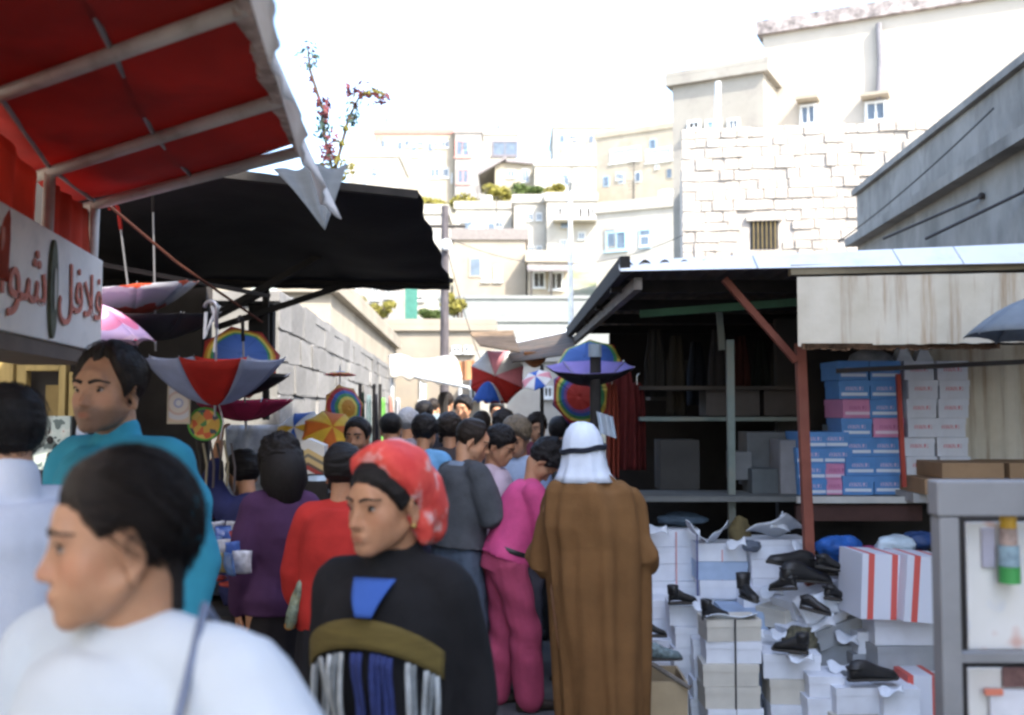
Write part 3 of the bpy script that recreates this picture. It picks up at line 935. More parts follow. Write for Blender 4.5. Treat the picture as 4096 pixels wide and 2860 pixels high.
CORR = mat('old_corrugated_iron', (.09, .075, .062), .75, .3, 3, .2, 40, dirt=(.13, .075, .045))
MB().sheet(lambda a, b: (x0 + 4.1 * b, 5.06 + 4.3 * a, RZ + .045 + .016 * math.sin(b * 4.1 * 6.28 / .1)), 6, 330, .004).build('roof_sheet', CORR, t)
MB().bar((x0 + .02, 5.03, RZ + .03), (x0 - .02, 9.35, RZ + .02), .05, .09).build('roof_beam', BLK, t)
MB().bar((x0 + .09, 5.07, RZ - .06), (x0 + .02, 9.3, RZ - .07), .04, .06).build('roof_beam', mat('grey_timber', (.17, .15, .13), .85, .3, 5, stretch=(6, 1, 6)), t)
for yy in (5.6, 6.6, 7.6, 8.6):
    MB().bar((x0, yy, RZ - .01), (4.6, yy, RZ - .01), .05, .07).build('rafter', BLK, t)
INTD = mat('stall_dark_board', (.045, .04, .036), .9, .3, 2)
MB().box((x0 + .35, 9.2, 0), (4.7, 9.3, RZ)).build('wall', INTD, t)
MB().box((4.6, 5.0, 0), (4.7, 9.19, RZ)).build('wall', INTD, t)
MB().box((1.75, 6.6, 0), (4.59, 6.68, RZ - .1)).build('partition', INTD, t)
PGREEN = mat('shaded_green_paint', (.17, .21, .19), .6, .2, 6, dirt=(.2, .17, .13))  # pale green darkened in colour to imitate the unlit stall
for (a, b_, w, m) in (((730, 340, 5.9), (733, 640, 5.9), .04, PGREEN), ((719, 308, 6.3), (722, 350, 6.3), .035, PGREEN)):
    MB().bar(P(*a), P(*b_), w).build('post', m, t)
MB().bar(P(640, 314, 6.1), P(800, 302, 5.8), .03, .045).build('cross_bar', mat('green_bar_paint', (.05, .14, .08), .6), t)
a, b_ = P(800, 343, 5.3), P(816, 560, 5.3)
MB().bar((a.x, 5.3, a.z), (b_.x, 5.34, 0.0), .052).build('post', RUST, t, bevel=.005)
MB().bar(P(724, 279, 5.25), P(796, 361, 5.28), .03, .035).build('brace', RUST, t)
MB().box((P(797, 314, 5.1).x, 5.05, P(797, 346, 5.1).z), (P(804, 314, 5.1).x, 5.09, P(797, 314, 5.1).z)).build('white_plate', WMET, t)
# rusty panel
RP = bpy.data.materials.new('rust_streaked_metal'); MATS['rust_streaked_metal'] = RP
n, bb, out = nodes_of(RP)
vec = coords(n, 1, 1, 1)
st = noise_node(n, coords(n, 9, 9, .6), 1.6, 5, .65)
c = ramp(n, noise_node(n, vec, 5), [(.3, (.55, .49, .38)), (.7, (.66, .60, .49))])
c = mixc(n, ramp(n, st, [(.50, (0, 0, 0)), (.66, (.7, .7, .7))]), c, (.33, .20, .10))
n.links.new(c, bb.inputs['Base Color']); bb.inputs['Roughness'].default_value = .7
bump(n, bb, noise_node(n, vec, 12, 4), .15, .02)
pa, pb = P(797, 277, 4.93), P(1120, 272, 4.85)
zlo = P(800, 346, 4.93).z
MB().sheet(lambda a, b: (pa.x + (pb.x - pa.x) * a, pa.y + (pb.y - pa.y) * a + .006 * math.sin(a * 40), pa.z + .02 * a - (pa.z - zlo + .008 * nz((a * 30, 0, 0)) - .03 * max(0, .3 - abs(a - .35)) * 0) * b), 90, 4, .004).build('front_panel', RP, t)
RAG = mat('rusted_edge', (.16, .09, .05), .9, .4, 20)
mb = MB()
for k in range(60):
    a = .01 + .62 * k / 60
    x = pa.x + (pb.x - pa.x) * a; h = .012 + .022 * max(0, nz((k * .37, 3, 0)) + .2)
    mb.box((x, 4.91, zlo - h), (x + .026, 4.925, zlo + .012))
mb.build('rusted_edge', RAG, t)
MB().bar((pa.x - .02, 4.99, pa.z + .04), (pb.x, 4.96, pb.z + .06), .06, .05).build('head_beam', mat('ochre_beam', (.25, .21, .14), .8, .2, 6), t)
# shelves
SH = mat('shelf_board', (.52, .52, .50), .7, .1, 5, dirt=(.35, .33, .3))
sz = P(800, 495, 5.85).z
MB().box((PX(640, 5.8), 5.75, sz - .03), (PX(928, 5.8), 6.2, sz)).build('shelf', mat('shelf_board_shaded', (.13, .135, .13), .8), t)  # shaded copy of the shelf board, interior shade put into the colour
MB().box((PX(795, 5.74), 5.72, sz - .035), (PX(925, 5.74), 5.745, sz + .002)).build('shelf_edge', SH, t)
MB().box((PX(795, 5.76), 5.76, sz - .14), (PX(920, 5.76), 5.8, sz - .05)).build('shelf_apron', mat('dark_red_timber', (.07, .035, .03), .8), t)
for (u0, u1, v, y, m) in ((640, 800, 417, 6.4, PGREEN), (640, 800, 386, 6.45, SHOPD)):
    z = PZ(v, y)
    MB().box((PX(u0, y), y - .03, z - .025), (PX(u1, y), y + .35, z)).build('shelf', m, t)
MB().bar(P(836, 371, 5.6), P(1060, 360, 5.3), .026).build('rail', mat('dark_iron', (0, 0, 0)), t)
MB().bar(P(898, 374, 5.7), P(904, 487, 5.7), .024).build('post', mat('red_enamel', (.38, .06, .04), .6), t)
MB().sheet(lambda a, b: (PX(906, 6.1) + 1.1 * a, 6.1 + .008 * math.sin(a * 70), PZ(345, 6.1) - (PZ(345, 6.1) - PZ(470, 6.1)) * b), 60, 4, .004).build('back_sheet', RP, t)
MB().box((PX(880, 6.08), 5.6, sz - .02), (PX(1080, 6.08), 6.05, sz + .03)).build('side_shelf', mat('grey_shelf', (.4, .4, .4), .8), t)

# far stalls ------------------------------------------------------------------------------------------
def corrug(name, label, q, rows, m):
    a, b_, c, d = [P(*k) for k in q]
    o = MB().sheet(lambda s, r: a.lerp(b_, s).lerp(d.lerp(c, s), r) + Vector((0, 0, .012 * math.sin(r * rows * 6.28))), 4, rows * 6, .005).build(name, m)
    tag(o, label, 'roof')
corrug('corrugated_roof', 'brown corrugated roof sheet above the red umbrella', [(470, 333, 9.2), (513, 331, 9.0), (520, 352, 8.0), (480, 345, 8.2)], 6, mat('brown_corrugated', (.22, .15, .09), .8, .3, 3))
corrug('corrugated_roof', 'dark corrugated roof between the brown sheet and the shoe stall', [(506, 346, 9.6), (572, 332, 9.4), (576, 353, 8.2), (512, 362, 8.4)], 7, CORR)
o = MB().sheet(lambda a, b: P(506, 345.5, 9.62).lerp(P(572, 331, 9.42), a) + Vector((0, .35 * b, .05 * b + .004)), 4, 2, .01).build('roof_flashing', WMET); tag(o, 'bright white flashing along the dark corrugated roof', 'flashing')
t = thing('white_market_awning', 'white cloth awning sagging over the far left stalls', 'awning', (-1.1, 12, 0))
c0, c1, c2, c3 = P(388, 357, 12.4), P(452, 356, 12.6), P(462, 376, 11.2), P(390, 366, 11.0)
MB().sheet(lambda a, b: c0.lerp(c1, a).lerp(c3.lerp(c2, a), b) + Vector((0, 0, .10 * math.sin(b * 3.14) * (.6 + .4 * math.sin(a * 9)) - .03 * math.sin(a * 3.14))), 20, 12, .004).build('cloth', mat('white_awning_cloth', (.72, .68, .60), .8, .06, 3, trans=.3), t, smooth=True)
MB().sheet(lambda a, b: c3.lerp(c2, a) - Vector((0, 0, (.12 + .02 * math.sin(a * 30)) * b)), 30, 3, .004).build('valance', mat('white_awning_cloth', (0, 0, 0)), t, smooth=True)
MB().tube([P(412, 376, 11.1), P(470, 388, 10.5)], .018, 8).build('frame_pipe', FRAME_W, t)
for (u, d) in ((392, 11.1), (460, 11.1)):
    MB().tube([(PX(u, d), d, 0), (PX(u, d), d, 2.05)], .02, 8).build('post', FRAME_W, t)
MB().tube([P(444, 392, 11.6), (PX(444, 11.6), 11.6, 0)], .05, 8).build('post', BLK, t)
o = MB().sheet(lambda a, b: P(452, 362, 13).lerp(P(474, 360, 13), a) - Vector((0, .03 * math.sin(a * 12), .25 * b)), 10, 6, .004).build('hanging_cloth', mat('terracotta_cloth', (.40, .20, .10), .8)); tag(o, 'terracotta cloth hanging beside the white awning', 'cloth')
o = MB().sheet(lambda a, b: P(524, 352, 8.6).lerp(P(546, 352, 8.6), a) + Vector((0, .1 * b, -.13 * b * (1 - (a - .5) ** 2 * 2))), 10, 6, .004).build('hanging_cloth', mat('orange_cloth', (.62, .33, .16), .8, trans=.4)); tag(o, 'pale orange cloth hanging under the dark corrugated roof', 'cloth')
# ================================================================== umbrellas
def thing_m(name, label, cat, M, group=None):
    o = bpy.data.objects.new(name, None)
    o.empty_display_size = .1
    o.matrix_world = M
    WM[o.name] = M
    COL.objects.link(o)
    return tag(o, label, cat, group)

def cloth(name, col, tr=.35):
    return mat('umbrella_' + name, col, .6, .12, 9, .12, 140, trans=tr)
RED, GREYB, BLACKC = cloth('red', (.50, .035, .025)), cloth('grey_blue', (.36, .40, .52)), cloth('black', (.012, .012, .014), .05)
MAGEN, PURP, WHITEC = cloth('magenta', (.40, .03, .10)), cloth('purple', (.33, .27, .62)), cloth('white', (.78, .77, .75))
PINKC, YELC, ORAC, BLUC = cloth('pink', (.80, .36, .40)), cloth('yellow', (.80, .52, .05)), cloth('orange', (.72, .20, .03)), cloth('blue', (.04, .13, .50))
def radial(name, stops, Rr, zig=.0, tr=.35, interp='CONSTANT'):
    m = bpy.data.materials.new(name); MATS[name] = m
    n, b, out = nodes_of(m)
    tc = n.nodes.new('ShaderNodeTexCoord')
    sp = n.nodes.new('ShaderNodeSeparateXYZ'); n.links.new(tc.outputs['Object'], sp.inputs[0])
    cb = n.nodes.new('ShaderNodeCombineXYZ'); n.links.new(sp.outputs[0], cb.inputs[0]); n.links.new(sp.outputs[1], cb.inputs[1])
    ln = n.nodes.new('ShaderNodeVectorMath'); ln.operation = 'LENGTH'; n.links.new(cb.outputs[0], ln.inputs[0])
    dv = n.nodes.new('ShaderNodeMath'); dv.operation = 'DIVIDE'; n.links.new(ln.outputs['Value'], dv.inputs[0]); dv.inputs[1].default_value = Rr
    c = ramp(n, dv.outputs[0], stops, interp)
    n.links.new(c, b.inputs['Base Color']); b.inputs['Roughness'].default_value = .6
    trn = n.nodes.new('ShaderNodeBsdfTranslucent'); n.links.new(c, trn.inputs['Color'])
    mx = n.nodes.new('ShaderNodeMixShader'); mx.inputs[0].default_value = tr
    n.links.new(b.outputs[0], mx.inputs[1]); n.links.new(trn.outputs[0], mx.inputs[2]); n.links.new(mx.outputs[0], out.inputs['Surface'])
    return m
RB = [(.50, .05, .04), (.62, .30, .04), (.72, .60, .12), (.08, .30, .12), (.06, .14, .42), (.25, .10, .30)]
def rainbow(name, Rr, order=(0, 1, 2, 3, 4, 5), lo=.12, tr=.35):
    k = len(order)
    return radial(name, [(0, RB[order[0]])] + [(lo + (1 - lo) * i / k, RB[j]) for i, j in enumerate(order) if i], Rr, tr=tr)
STEEL = mat('umbrella_steel', (.35, .35, .36), .35, metal=.8)

def umbrella(label, u, v, d, rad, axis, panels, dome=.42, roll=0.0, handle=None, n=8, shaft=True, hl=.62, inside=None, group='umbrellas for sale'):
    """centre of the rim at pixel (u, v); axis points from rim to tip"""
    c = P(u, v, d); z = Vector(axis).normalized(); x, y = ortho(z)
    x, y = x * math.cos(roll) + y * math.sin(roll), y * math.cos(roll) - x * math.sin(roll)
    M = Matrix(((x.x, y.x, z.x, c.x), (x.y, y.y, z.y, c.y), (x.z, y.z, z.z, c.z), (0, 0, 0, 1)))
    t = thing_m('umbrella', label, 'umbrella', M, group)
    def pt(a, r, sag=0.0):
        h = dome * rad * (1 - r ** 1.9)
        return Vector((rad * r * math.cos(a) * (1 - sag), rad * r * math.sin(a) * (1 - sag), h))
    th = 2 * math.pi / n
    for k in range(n):
        def f(s, r):
            q = math.sin(s * math.pi)
            chord = math.cos(th / 2) / math.cos((s - .5) * th)
            rr = max(r, .004) * (1 + (chord - 1) * r)
            p = pt(th * (k + s), rr); p.z += -.05 * rad * q * r
            p.x *= 1 - .035 * q * r; p.y *= 1 - .035 * q * r
            return M @ p
        MB().sheet(f, 6, 8, .0016).build('panel', panels[k % len(panels)], t, smooth=True)
        if inside is not None:
            def fi(s, r):
                return M @ (M.inverted() @ f(s, r) - Vector((0, 0, .004)))
            MB().sheet(fi, 6, 8, .001).build('lining', inside, t, smooth=True)
        MB().tube([M @ (pt(th * k, r) - Vector((0, 0, .006))) for r in (.02, .25, .5, .75, 1.0)], .0022, 5).build('rib', STEEL, t)
        MB().tube([M @ (pt(th * k, .5) - Vector((0, 0, .008))), M @ Vector((0, 0, dome * rad * .3))], .0016, 4).build('stretcher', STEEL, t)
    if shaft:
        MB().tube([M @ Vector((0, 0, dome * rad + .05)), M @ Vector((0, 0, dome * rad - hl))], .005, 7).build('shaft', STEEL, t)
        pts = [Vector((0, 0, dome * rad - hl + .01))] + [Vector((.03 - .03 * math.cos(a), 0, dome * rad - hl - .08 - .03 * math.sin(a))) for a in np.linspace(0, math.pi, 7)]
        MB().tube([M @ p for p in pts], .009, 7).build('handle', handle or BLK, t, smooth=True)
        MB().tube([M @ Vector((0, 0, dome * rad - .004)), M @ Vector((0, 0, dome * rad + .05))], [.008, .004], 7).build('ferrule', STEEL, t)
    return t

PRM = bpy.data.materials.new('white_print_with_red_border'); MATS['pr'] = PRM
n, b, out = nodes_of(PRM)
tc = n.nodes.new('ShaderNodeTexCoord'); ln = n.nodes.new('ShaderNodeVectorMath'); ln.operation = 'LENGTH'; n.links.new(tc.outputs['Object'], ln.inputs[0])
wv = noise_node(n, tc.outputs['Object'], 22, 3)
ad = n.nodes.new('ShaderNodeMath'); ad.operation = 'MULTIPLY_ADD'; n.links.new(wv, ad.inputs[0]); ad.inputs[1].default_value = .06; n.links.new(ln.outputs['Value'], ad.inputs[2])
c = ramp(n, ad.outputs[0], [(0, (.42, .06, .04)), (.20, (.42, .06, .04)), (.215, (.45, .45, .55)), (.30, (.55, .55, .62)), (.335, (.62, .10, .04))], 'CONSTANT')
n.links.new(c, b.inputs['Base Color'])
umbrella('white printed umbrella with red border hung upside down under the tarpaulin', 128, 287, 4.7, .33, (.1, .12, -1), [PRM], .42, .3, handle=RED, hl=.42)
umbrella('black umbrella hung upside down below the printed one', 155, 313, 4.75, .33, (.0, .1, -1), [BLACKC], .4, .1)
TART = bpy.data.materials.new('pink_tartan'); MATS['pink_tartan'] = TART
n, b, out = nodes_of(TART)
tc = n.nodes.new('ShaderNodeTexCoord'); ln = n.nodes.new('ShaderNodeVectorMath'); ln.operation = 'LENGTH'; n.links.new(tc.outputs['Object'], ln.inputs[0])
c = ramp(n, ln.outputs['Value'], [(0, (.72, .16, .28)), (.17, (.60, .40, .62)), (.19, (.74, .20, .34)), (.21, (.62, .42, .62)), (.235, (.74, .50, .62)), (.252, (.72, .06, .14))], 'CONSTANT')
n.links.new(c, b.inputs['Base Color'])
umbrella('pink and lilac checked umbrella standing open behind the sign', 92, 348, 4.3, .26, (-.12, -.05, 1), [TART], .75, .35, hl=.6)
umbrella('rainbow umbrella tilted open above the grey and red one', 240, 362, 5.3, .215, (.28, -.8, .35), [rainbow('rainbow_a', .215, (4, 4, 3, 2, 1, 0, 0), .5)], .45, .2, shaft=False)
umbrella('grey umbrella open at the right edge below the rusty panel', 1050, 338, 4.1, .33, (.05, .0, 1), [cloth('slate', (.24, .27, .30))], .55, .2, hl=.5)
umbrella('grey and red umbrella hung upside down beside the man in turquoise', 216, 357, 4.5, .33, (-.02, .06, -1), [GREYB, RED, GREYB, GREYB], .66, R(67.5 + 33), handle=STEEL, hl=.36)
umbrella('black umbrella nested behind the grey and red one', 236, 374, 4.75, .27, (-.03, .08, -1), [BLACKC], .4, .2, shaft=False)
umbrella('dark magenta umbrella hung upside down below the grey and red one', 245, 401, 4.9, .245, (.03, .05, -1), [MAGEN], .4, .1, hl=.4)
umbrella('rainbow ringed umbrella facing the street on the left wall', 344, 409, 7.0, .175, (.72, -.68, .12), [rainbow('rainbow_b', .175, (1, 2, 3, 4, 0, 1), .2)], .35, .2, shaft=False)
umbrella('small rainbow umbrella seen edge on against the left wall', 340, 375, 7.4, .12, (0, .05, 1), [rainbow('rainbow_c', .12, (4, 4, 2, 1, 0, 0), .3)], .22, .2, hl=.2)
umbrella('yellow and orange panelled umbrella behind the crowd', 331, 434, 6.6, .195, (.25, -.75, .6), [YELC, ORAC], .42, .2, shaft=False)
umbrella('white umbrella with blue and yellow panels beside the yellow and orange one', 299, 434, 6.7, .19, (-.25, -.75, .55), [WHITEC, BLUC, WHITEC, YELC], .42, .5, shaft=False)
umbrella('red and pink umbrella above the crowd, sunlit side painted white', 497, 377, 9.0, .262, (-.18, -.97, .1), [RED, RED, PINKC, WHITEC, PINKC, WHITEC, RED, RED], .34, R(22 + 45), inside=None, hl=.4)  # white and pink panels put the sunlit side into the cloth colour
umbrella('large rainbow zigzag umbrella hanging beside the dark stall post', 583, 395, 6.3, .215, (-.35, -.9, -.12), [rainbow('rainbow_d', .215, (0, 5, 4, 3, 2, 0, 5), .3)], .4, .3, shaft=False)
umbrella('rainbow umbrella half hidden above the purple one', 588, 366, 6.4, .23, (-.2, -.6, .5), [rainbow('rainbow_e', .23, (4, 4, 4, 3, 2, 0), .5)], .4, .1, shaft=False)
umbrella('purple lined black umbrella hung upside down on the stall corner', 590, 367, 5.75, .26, (.02, .20, -1), [BLACKC], .42, .2, inside=PURP, shaft=False)
umbrella('pink white and blue striped umbrella beyond the stall corner', 537, 380, 8.0, .13, (-.2, -.5, .6), [PINKC, WHITEC, BLUC, WHITEC], .3, .1, shaft=False)
umbrella('blue and white striped umbrella half folded below the red one', 488, 402, 8.8, .14, (0, -.1, 1), [BLUC, WHITEC, BLUC, BLUC], 1.3, .1, shaft=False)

o = MB().bar(P(90, 262, 4.75), P(270, 296, 5.2), .02).build('hanging_rail', BLK); tag(o, 'dark rail from which the left umbrellas hang', 'rail')
for k, (u, v0, v1, d, w) in enumerate(((212, 306, 352, 4.5, 'white hanging cord and hook above the grey and red umbrella'), (218, 402, 440, 4.6, 'thin cord under the grey and red umbrella'))):
    a, b_ = P(u, v0, d), P(u + 2, v1, d)
    o = MB().tube([a, a.lerp(b_, .5) + Vector((.02, 0, 0)), b_], .006 if k == 0 else .003, 6).build('cord', FRAME_W); tag(o, w, 'cord')
a = P(206, 312, 4.52)
o = MB().tube([a, a + Vector((-.005, 0, -.12)), a + Vector((.025, 0, -.04)), a + Vector((.06, 0, .03))], .008, 6).build('hook', FRAME_W); tag(o, 'white bent hook above the grey and red umbrella', 'hook')

# ---- stall corner post and cloths
t = thing('corner_post', 'dark wrapped post at the corner of the shoe stall', 'post', (PX(594, 5.6), 5.6, 0))
MB().tube([(PX(594, 5.6), 5.6, 0), (PX(594, 5.6) + .01, 5.6, PZ(345, 5.6))], .032, 10).build('shaft', BLK, t)
MB().tube([P(595, 344, 5.58), P(595, 357, 5.58)], .038, 10).build('wrapping', mat('blue_grey_wrap', (.25, .30, .34), .7), t)
a = P(602, 424, 5.55)
MB().sheet(lambda s, r: a + Vector((-.03 + .09 * s + .02 * r, .02 * math.sin(s * 9), -.05 + .12 * (1 - r) - .03 * s)), 8, 8, .003).build('cloth_strip', mat('pale_blue_rag', (.45, .52, .60), .8), t)
DRED = mat('dark_red_garment', (.10, .012, .011), .85, .25, 5)
for k, (u, w, v0, v1, d, lab) in enumerate(((622, 26, 372, 470, 6.2, 'dark red garment hanging at the stall corner'), (612, 12, 384, 478, 6.0, 'orange red garment hanging beside the corner post'), (637, 16, 385, 470, 6.5, 'maroon garment hanging deeper inside the stall'))):
    a = P(u - w / 2, v0, d); ww = w * d / FPX; hh_ = PZ(v0, d) - PZ(v1, d)
    t = thing('hanging_garment', lab, 'garment', (a.x, d, a.z), 0, 'garments hanging in the stall')
    m_ = DRED if k != 1 else mat('orange_red_garment', (.22, .04, .022), .85, .2, 5)
    MB().sheet(lambda s, r: a + Vector((ww * (s - .5) * (1 - .35 * (1 - r) ** 6) + ww / 2, .02 * math.sin(s * 16 + r * 2) * (.3 + r), -hh_ * r + .02 * math.sin(s * 3.14) * (1 - r))), 22, 16, .006).build('garment', m_, t, smooth=True)
    MB().tube([a + Vector((ww / 2, 0, .0)), a + Vector((ww / 2, 0, .06)), a + Vector((ww / 2 + .015, 0, .075))], .003, 5).build('hanger_hook', STEEL, t)
# clothes along the left wall in the sun
for k, (u, v0, v1, w, col, lab) in enumerate(((362, 392, 450, 7, (.03, .06, .04), 'dark green garment hanging on the left wall'), (369, 395, 448, 6, (.55, .70, .62), 'pale green garment hanging on the left wall'),
        (376, 394, 446, 5, (.02, .02, .03), 'black garment hanging on the left wall'), (383, 398, 446, 6, (.20, .55, .12), 'bright green garment hanging on the left wall'), (391, 396, 440, 6, (.50, .25, .2), 'red patterned garment hanging on the left wall'), (398, 398, 440, 6, (.5, .5, .52), 'grey garment hanging on the left wall'))):
    d = 8.6 + .35 * k; a = P(u - w / 2, v0, d); ww = w * d / FPX; hh_ = PZ(v0, d) - PZ(v1, d)
    o = MB().sheet(lambda s, r: a + Vector((ww * (s - .5) * (.6 + .5 * r) + ww / 2, .02 * math.sin(s * 11), -hh_ * r)), 10, 8, .008).build('hanging_garment', mat('garment_%d' % k, col, .85, .2, 8), smooth=True)
    tag(o, lab, 'garment', 'garments hanging on the left wall')
for k, (u, d) in enumerate(((360, 8.5), (374, 9.0), (380, 9.6), (542, 8.2))):
    o = MB().tube([(PX(u, d), d, 0), (PX(u, d), d, PZ(384 if k < 3 else 365, d))], .016, 7).build('rack_post', BLK)
    tag(o, ['dark rack post beside the dark green garment', 'dark rack post behind the black garment', 'dark rack post beside the bright green garment', 'dark rack post in front of the white shop'][k], 'post')

# ---- goods on the left stall ----------------------------------------------------------------------------
t = thing('goods_table', 'low trestle table covered with dark cloth on the left stall', 'table', (-1.45, 4.7, 0))
MB().box((-1.9, 4.45, .70), (-1.12, 5.2, .74)).build('tabletop', BLK, t)
MB().sheet(lambda a, b: (-1.92 + .82 * a, 4.43 + .012 * math.sin(a * 40) * b, .75 - .6 * b), 40, 8, .004).build('table_cloth', mat('dark_table_cloth', (.03, .028, .03), .9), t, smooth=True)
for xx in (-1.85, -1.18):
    for yy in (4.5, 5.15):
        MB().box((xx - .02, yy - .02, 0), (xx + .02, yy + .02, .699)).build('leg', BLK, t)
rnd = random.Random(4)
PK = [((.05, .12, .40), 'blue'), ((.55, .58, .64), 'silver white'), ((.45, .06, .05), 'red'), ((.40, .30, .10), 'gold'), ((.10, .20, .45), 'bright blue'), ((.6, .62, .68), 'pale')]
pos = [(196, 520), (206, 516), (216, 512), (226, 520), (203, 534), (214, 530), (224, 536), (236, 530), (240, 540), (198, 548), (210, 546), (222, 550), (234, 552), (244, 548), (204, 560), (218, 562), (230, 564), (242, 562), (236, 520), (229, 508)]
ROWW = ['top', 'upper', 'middle', 'lower', 'front']
for k, (u, v) in enumerate(pos):
    d = 5.1 - .028 * (v - 505) * .6
    c = P(u, v, d); col, cn = PK[k % 6]
    Mx = Matrix.Translation(c) @ Matrix.Rotation(rnd.uniform(-1, 1), 4, 'Z') @ Matrix.Rotation(rnd.uniform(-.7, .7), 4, 'X')
    mb = MB(); w, h_ = .034 + .01 * rnd.random(), .045
    mb.sheet(lambda a, b: Mx @ Vector((w * (2 * a - 1), -.016 * math.sin(a * 3.14) * math.sin(b * 3.14) + .003 * math.sin(a * 30), h_ * (2 * b - 1))), 8, 8, .012)
    o = mb.build('sweet_packet', mat('packet_' + cn.replace(' ', '_'), col, .3, .35, 30, spec=.6), smooth=True)
    tag(o, f'{cn} shiny sweet packet {["on top of", "on top of", "on top of", "high on", "in the upper left of", "in the upper middle of", "in the upper right of", "at the right end of", "at the far right of", "at the left end of", "left of centre in", "at the centre of", "right of centre in", "at the right edge of", "low on the left of", "low in the middle of", "low right of centre in", "in the bottom right corner of", "high on the right of", "at the peak of"][k]} the stall heap', 'packet', f'{cn} packets heaped on the stall')
# heap under the packets
o = MB().loft([(P(219, 590, 4.95), (1, 0, 0), (0, 1, 0), .16, .16), (P(219, 560, 4.95), (1, 0, 0), (0, 1, 0), .15, .14), (P(219, 528, 5.0), (1, 0, 0), (0, 1, 0), .09, .09), (P(220, 514, 5.02), (1, 0, 0), (0, 1, 0), .03, .03)], 20, wob=lambda a, s: .12 * math.sin(5 * a + 4 * s)).build('packet_sack', mat('dark_sack', (.06, .07, .10), .8, .5, 20), smooth=True)
tag(o, 'dark sack heap that carries the sweet packets', 'sack')
for k, (u, v) in enumerate(((214, 578), (232, 584))):
    c = P(u, v, 4.42)
    o = MB().sphere(c, (.06, .03, .015)).build('red_tray', mat('red_plastic', (.35, .05, .04), .5), smooth=True); tag(o, ['red tray on the left of the stall front', 'red tray on the right of the stall front'][k], 'tray')
# round printed tray
t = thing_m('round_tray', 'round green rimmed tray with orange and yellow print hung on the stall', 'tray', Matrix.Translation(P(205, 424, 4.6)) @ Matrix.Rotation(R(90), 4, 'X') @ Matrix.Rotation(.12, 4, 'Y'), None)
TRP = bpy.data.materials.new('fruit_print'); MATS['fp'] = TRP
n, b, out = nodes_of(TRP); vec = coords(n)
vo = n.nodes.new('ShaderNodeTexVoronoi'); n.links.new(vec, vo.inputs['Vector']); vo.inputs['Scale'].default_value = 32
sr = n.nodes.new('ShaderNodeSeparateColor'); n.links.new(vo.outputs['Color'], sr.inputs[0])
n.links.new(ramp(n, sr.outputs[0], [(0, (.60, .34, .04)), (.35, (.62, .10, .02)), (.5, (.65, .45, .08)), (.72, (.06, .22, .05)), (.86, (.05, .06, .08))], 'CONSTANT'), b.inputs['Base Color'])
Mt = WM[t.name]
MB().tube([Mt @ Vector((0, 0, -.006)), Mt @ Vector((0, 0, .006))], .068, 28).build('plate', TRP, t)
MB().tube([Mt @ Vector((.071 * math.cos(a), .071 * math.sin(a), 0)) for a in np.linspace(0, 6.2832, 33)], .008, 6).build('rim', mat('green_rim', (.10, .36, .06), .6), t, smooth=True)
a = P(168, 381, 4.55)
t = thing('framed_picture', 'small framed picture with pale ring pattern hung below the umbrella', 'picture', (a.x, 4.55, a.z - .18))
RING = radial('ring_print', [(0, (.66, .66, .68)), (.12, (.35, .38, .55)), (.2, (.66, .60, .55)), (.4, (.60, .45, .40)), (.5, (.62, .62, .66)), (.7, (.66, .52, .40)), (.9, (.60, .62, .62))], .11, tr=.05)
pm = Matrix.Translation(Vector((a.x + .05, 4.55, a.z - .12)))
o = bpy.data.objects.new('print', MB().box((-.046, -.09, -.001), (.046, .09, .001)).mesh('print', RING)); link(o, t)
o.location = (.05, 0, .18 - .1); o.rotation_euler = (R(90), 0, 0)
mb = MB()
for (x0_, x1_, z0_, z1_) in ((0, .104, -.005, .005), (0, .104, -.195, -.185), (0, .006, -.185, -.005), (.098, .104, -.185, -.005)):
    mb.box((a.x + x0_, 4.545, a.z + z0_), (a.x + x1_, 4.557, a.z + z1_))
mb.build('frame', mat('cream_frame', (.6, .52, .4), .6), t)
# toys hanging under the tray
for k in range(6):
    u = 196 + 7 * k; d = 4.85
    a, b_ = P(u, 440 + 3 * (k % 2), d), P(u + 3, 480 + 6 * (k % 3), d)
    o = MB().tube([a, a.lerp(b_, .5) + Vector((.012, 0, 0)), b_], .006, 6).build('walking_stick', mat('stick_%d' % (k % 3), [(.05, .045, .04), (.35, .30, .2), (.12, .1, .1)][k % 3], .6))
    tag(o, f'{["dark", "pale", "grey"][k % 3]} thin stick below the round tray, {["first", "second", "third", "fourth", "fifth", "last"][k]} from the left', 'stick', 'sticks hanging on the stall')
# plastic sheet backdrop
s0 = P(225, 425, 7.3)
PLST = mat('clear_plastic_sheet', (.42, .44, .48), .35, .35, 9, .5, 22, spec=.6)
o = MB().sheet(lambda a, b: s0 + Vector((.62 * a, .05 * math.sin(a * 14 + b * 5), -.9 * b)), 40, 20, .004).build('plastic_sheet', PLST, smooth=True); tag(o, 'crumpled grey plastic sheet hanging behind the curly haired woman', 'sheet')
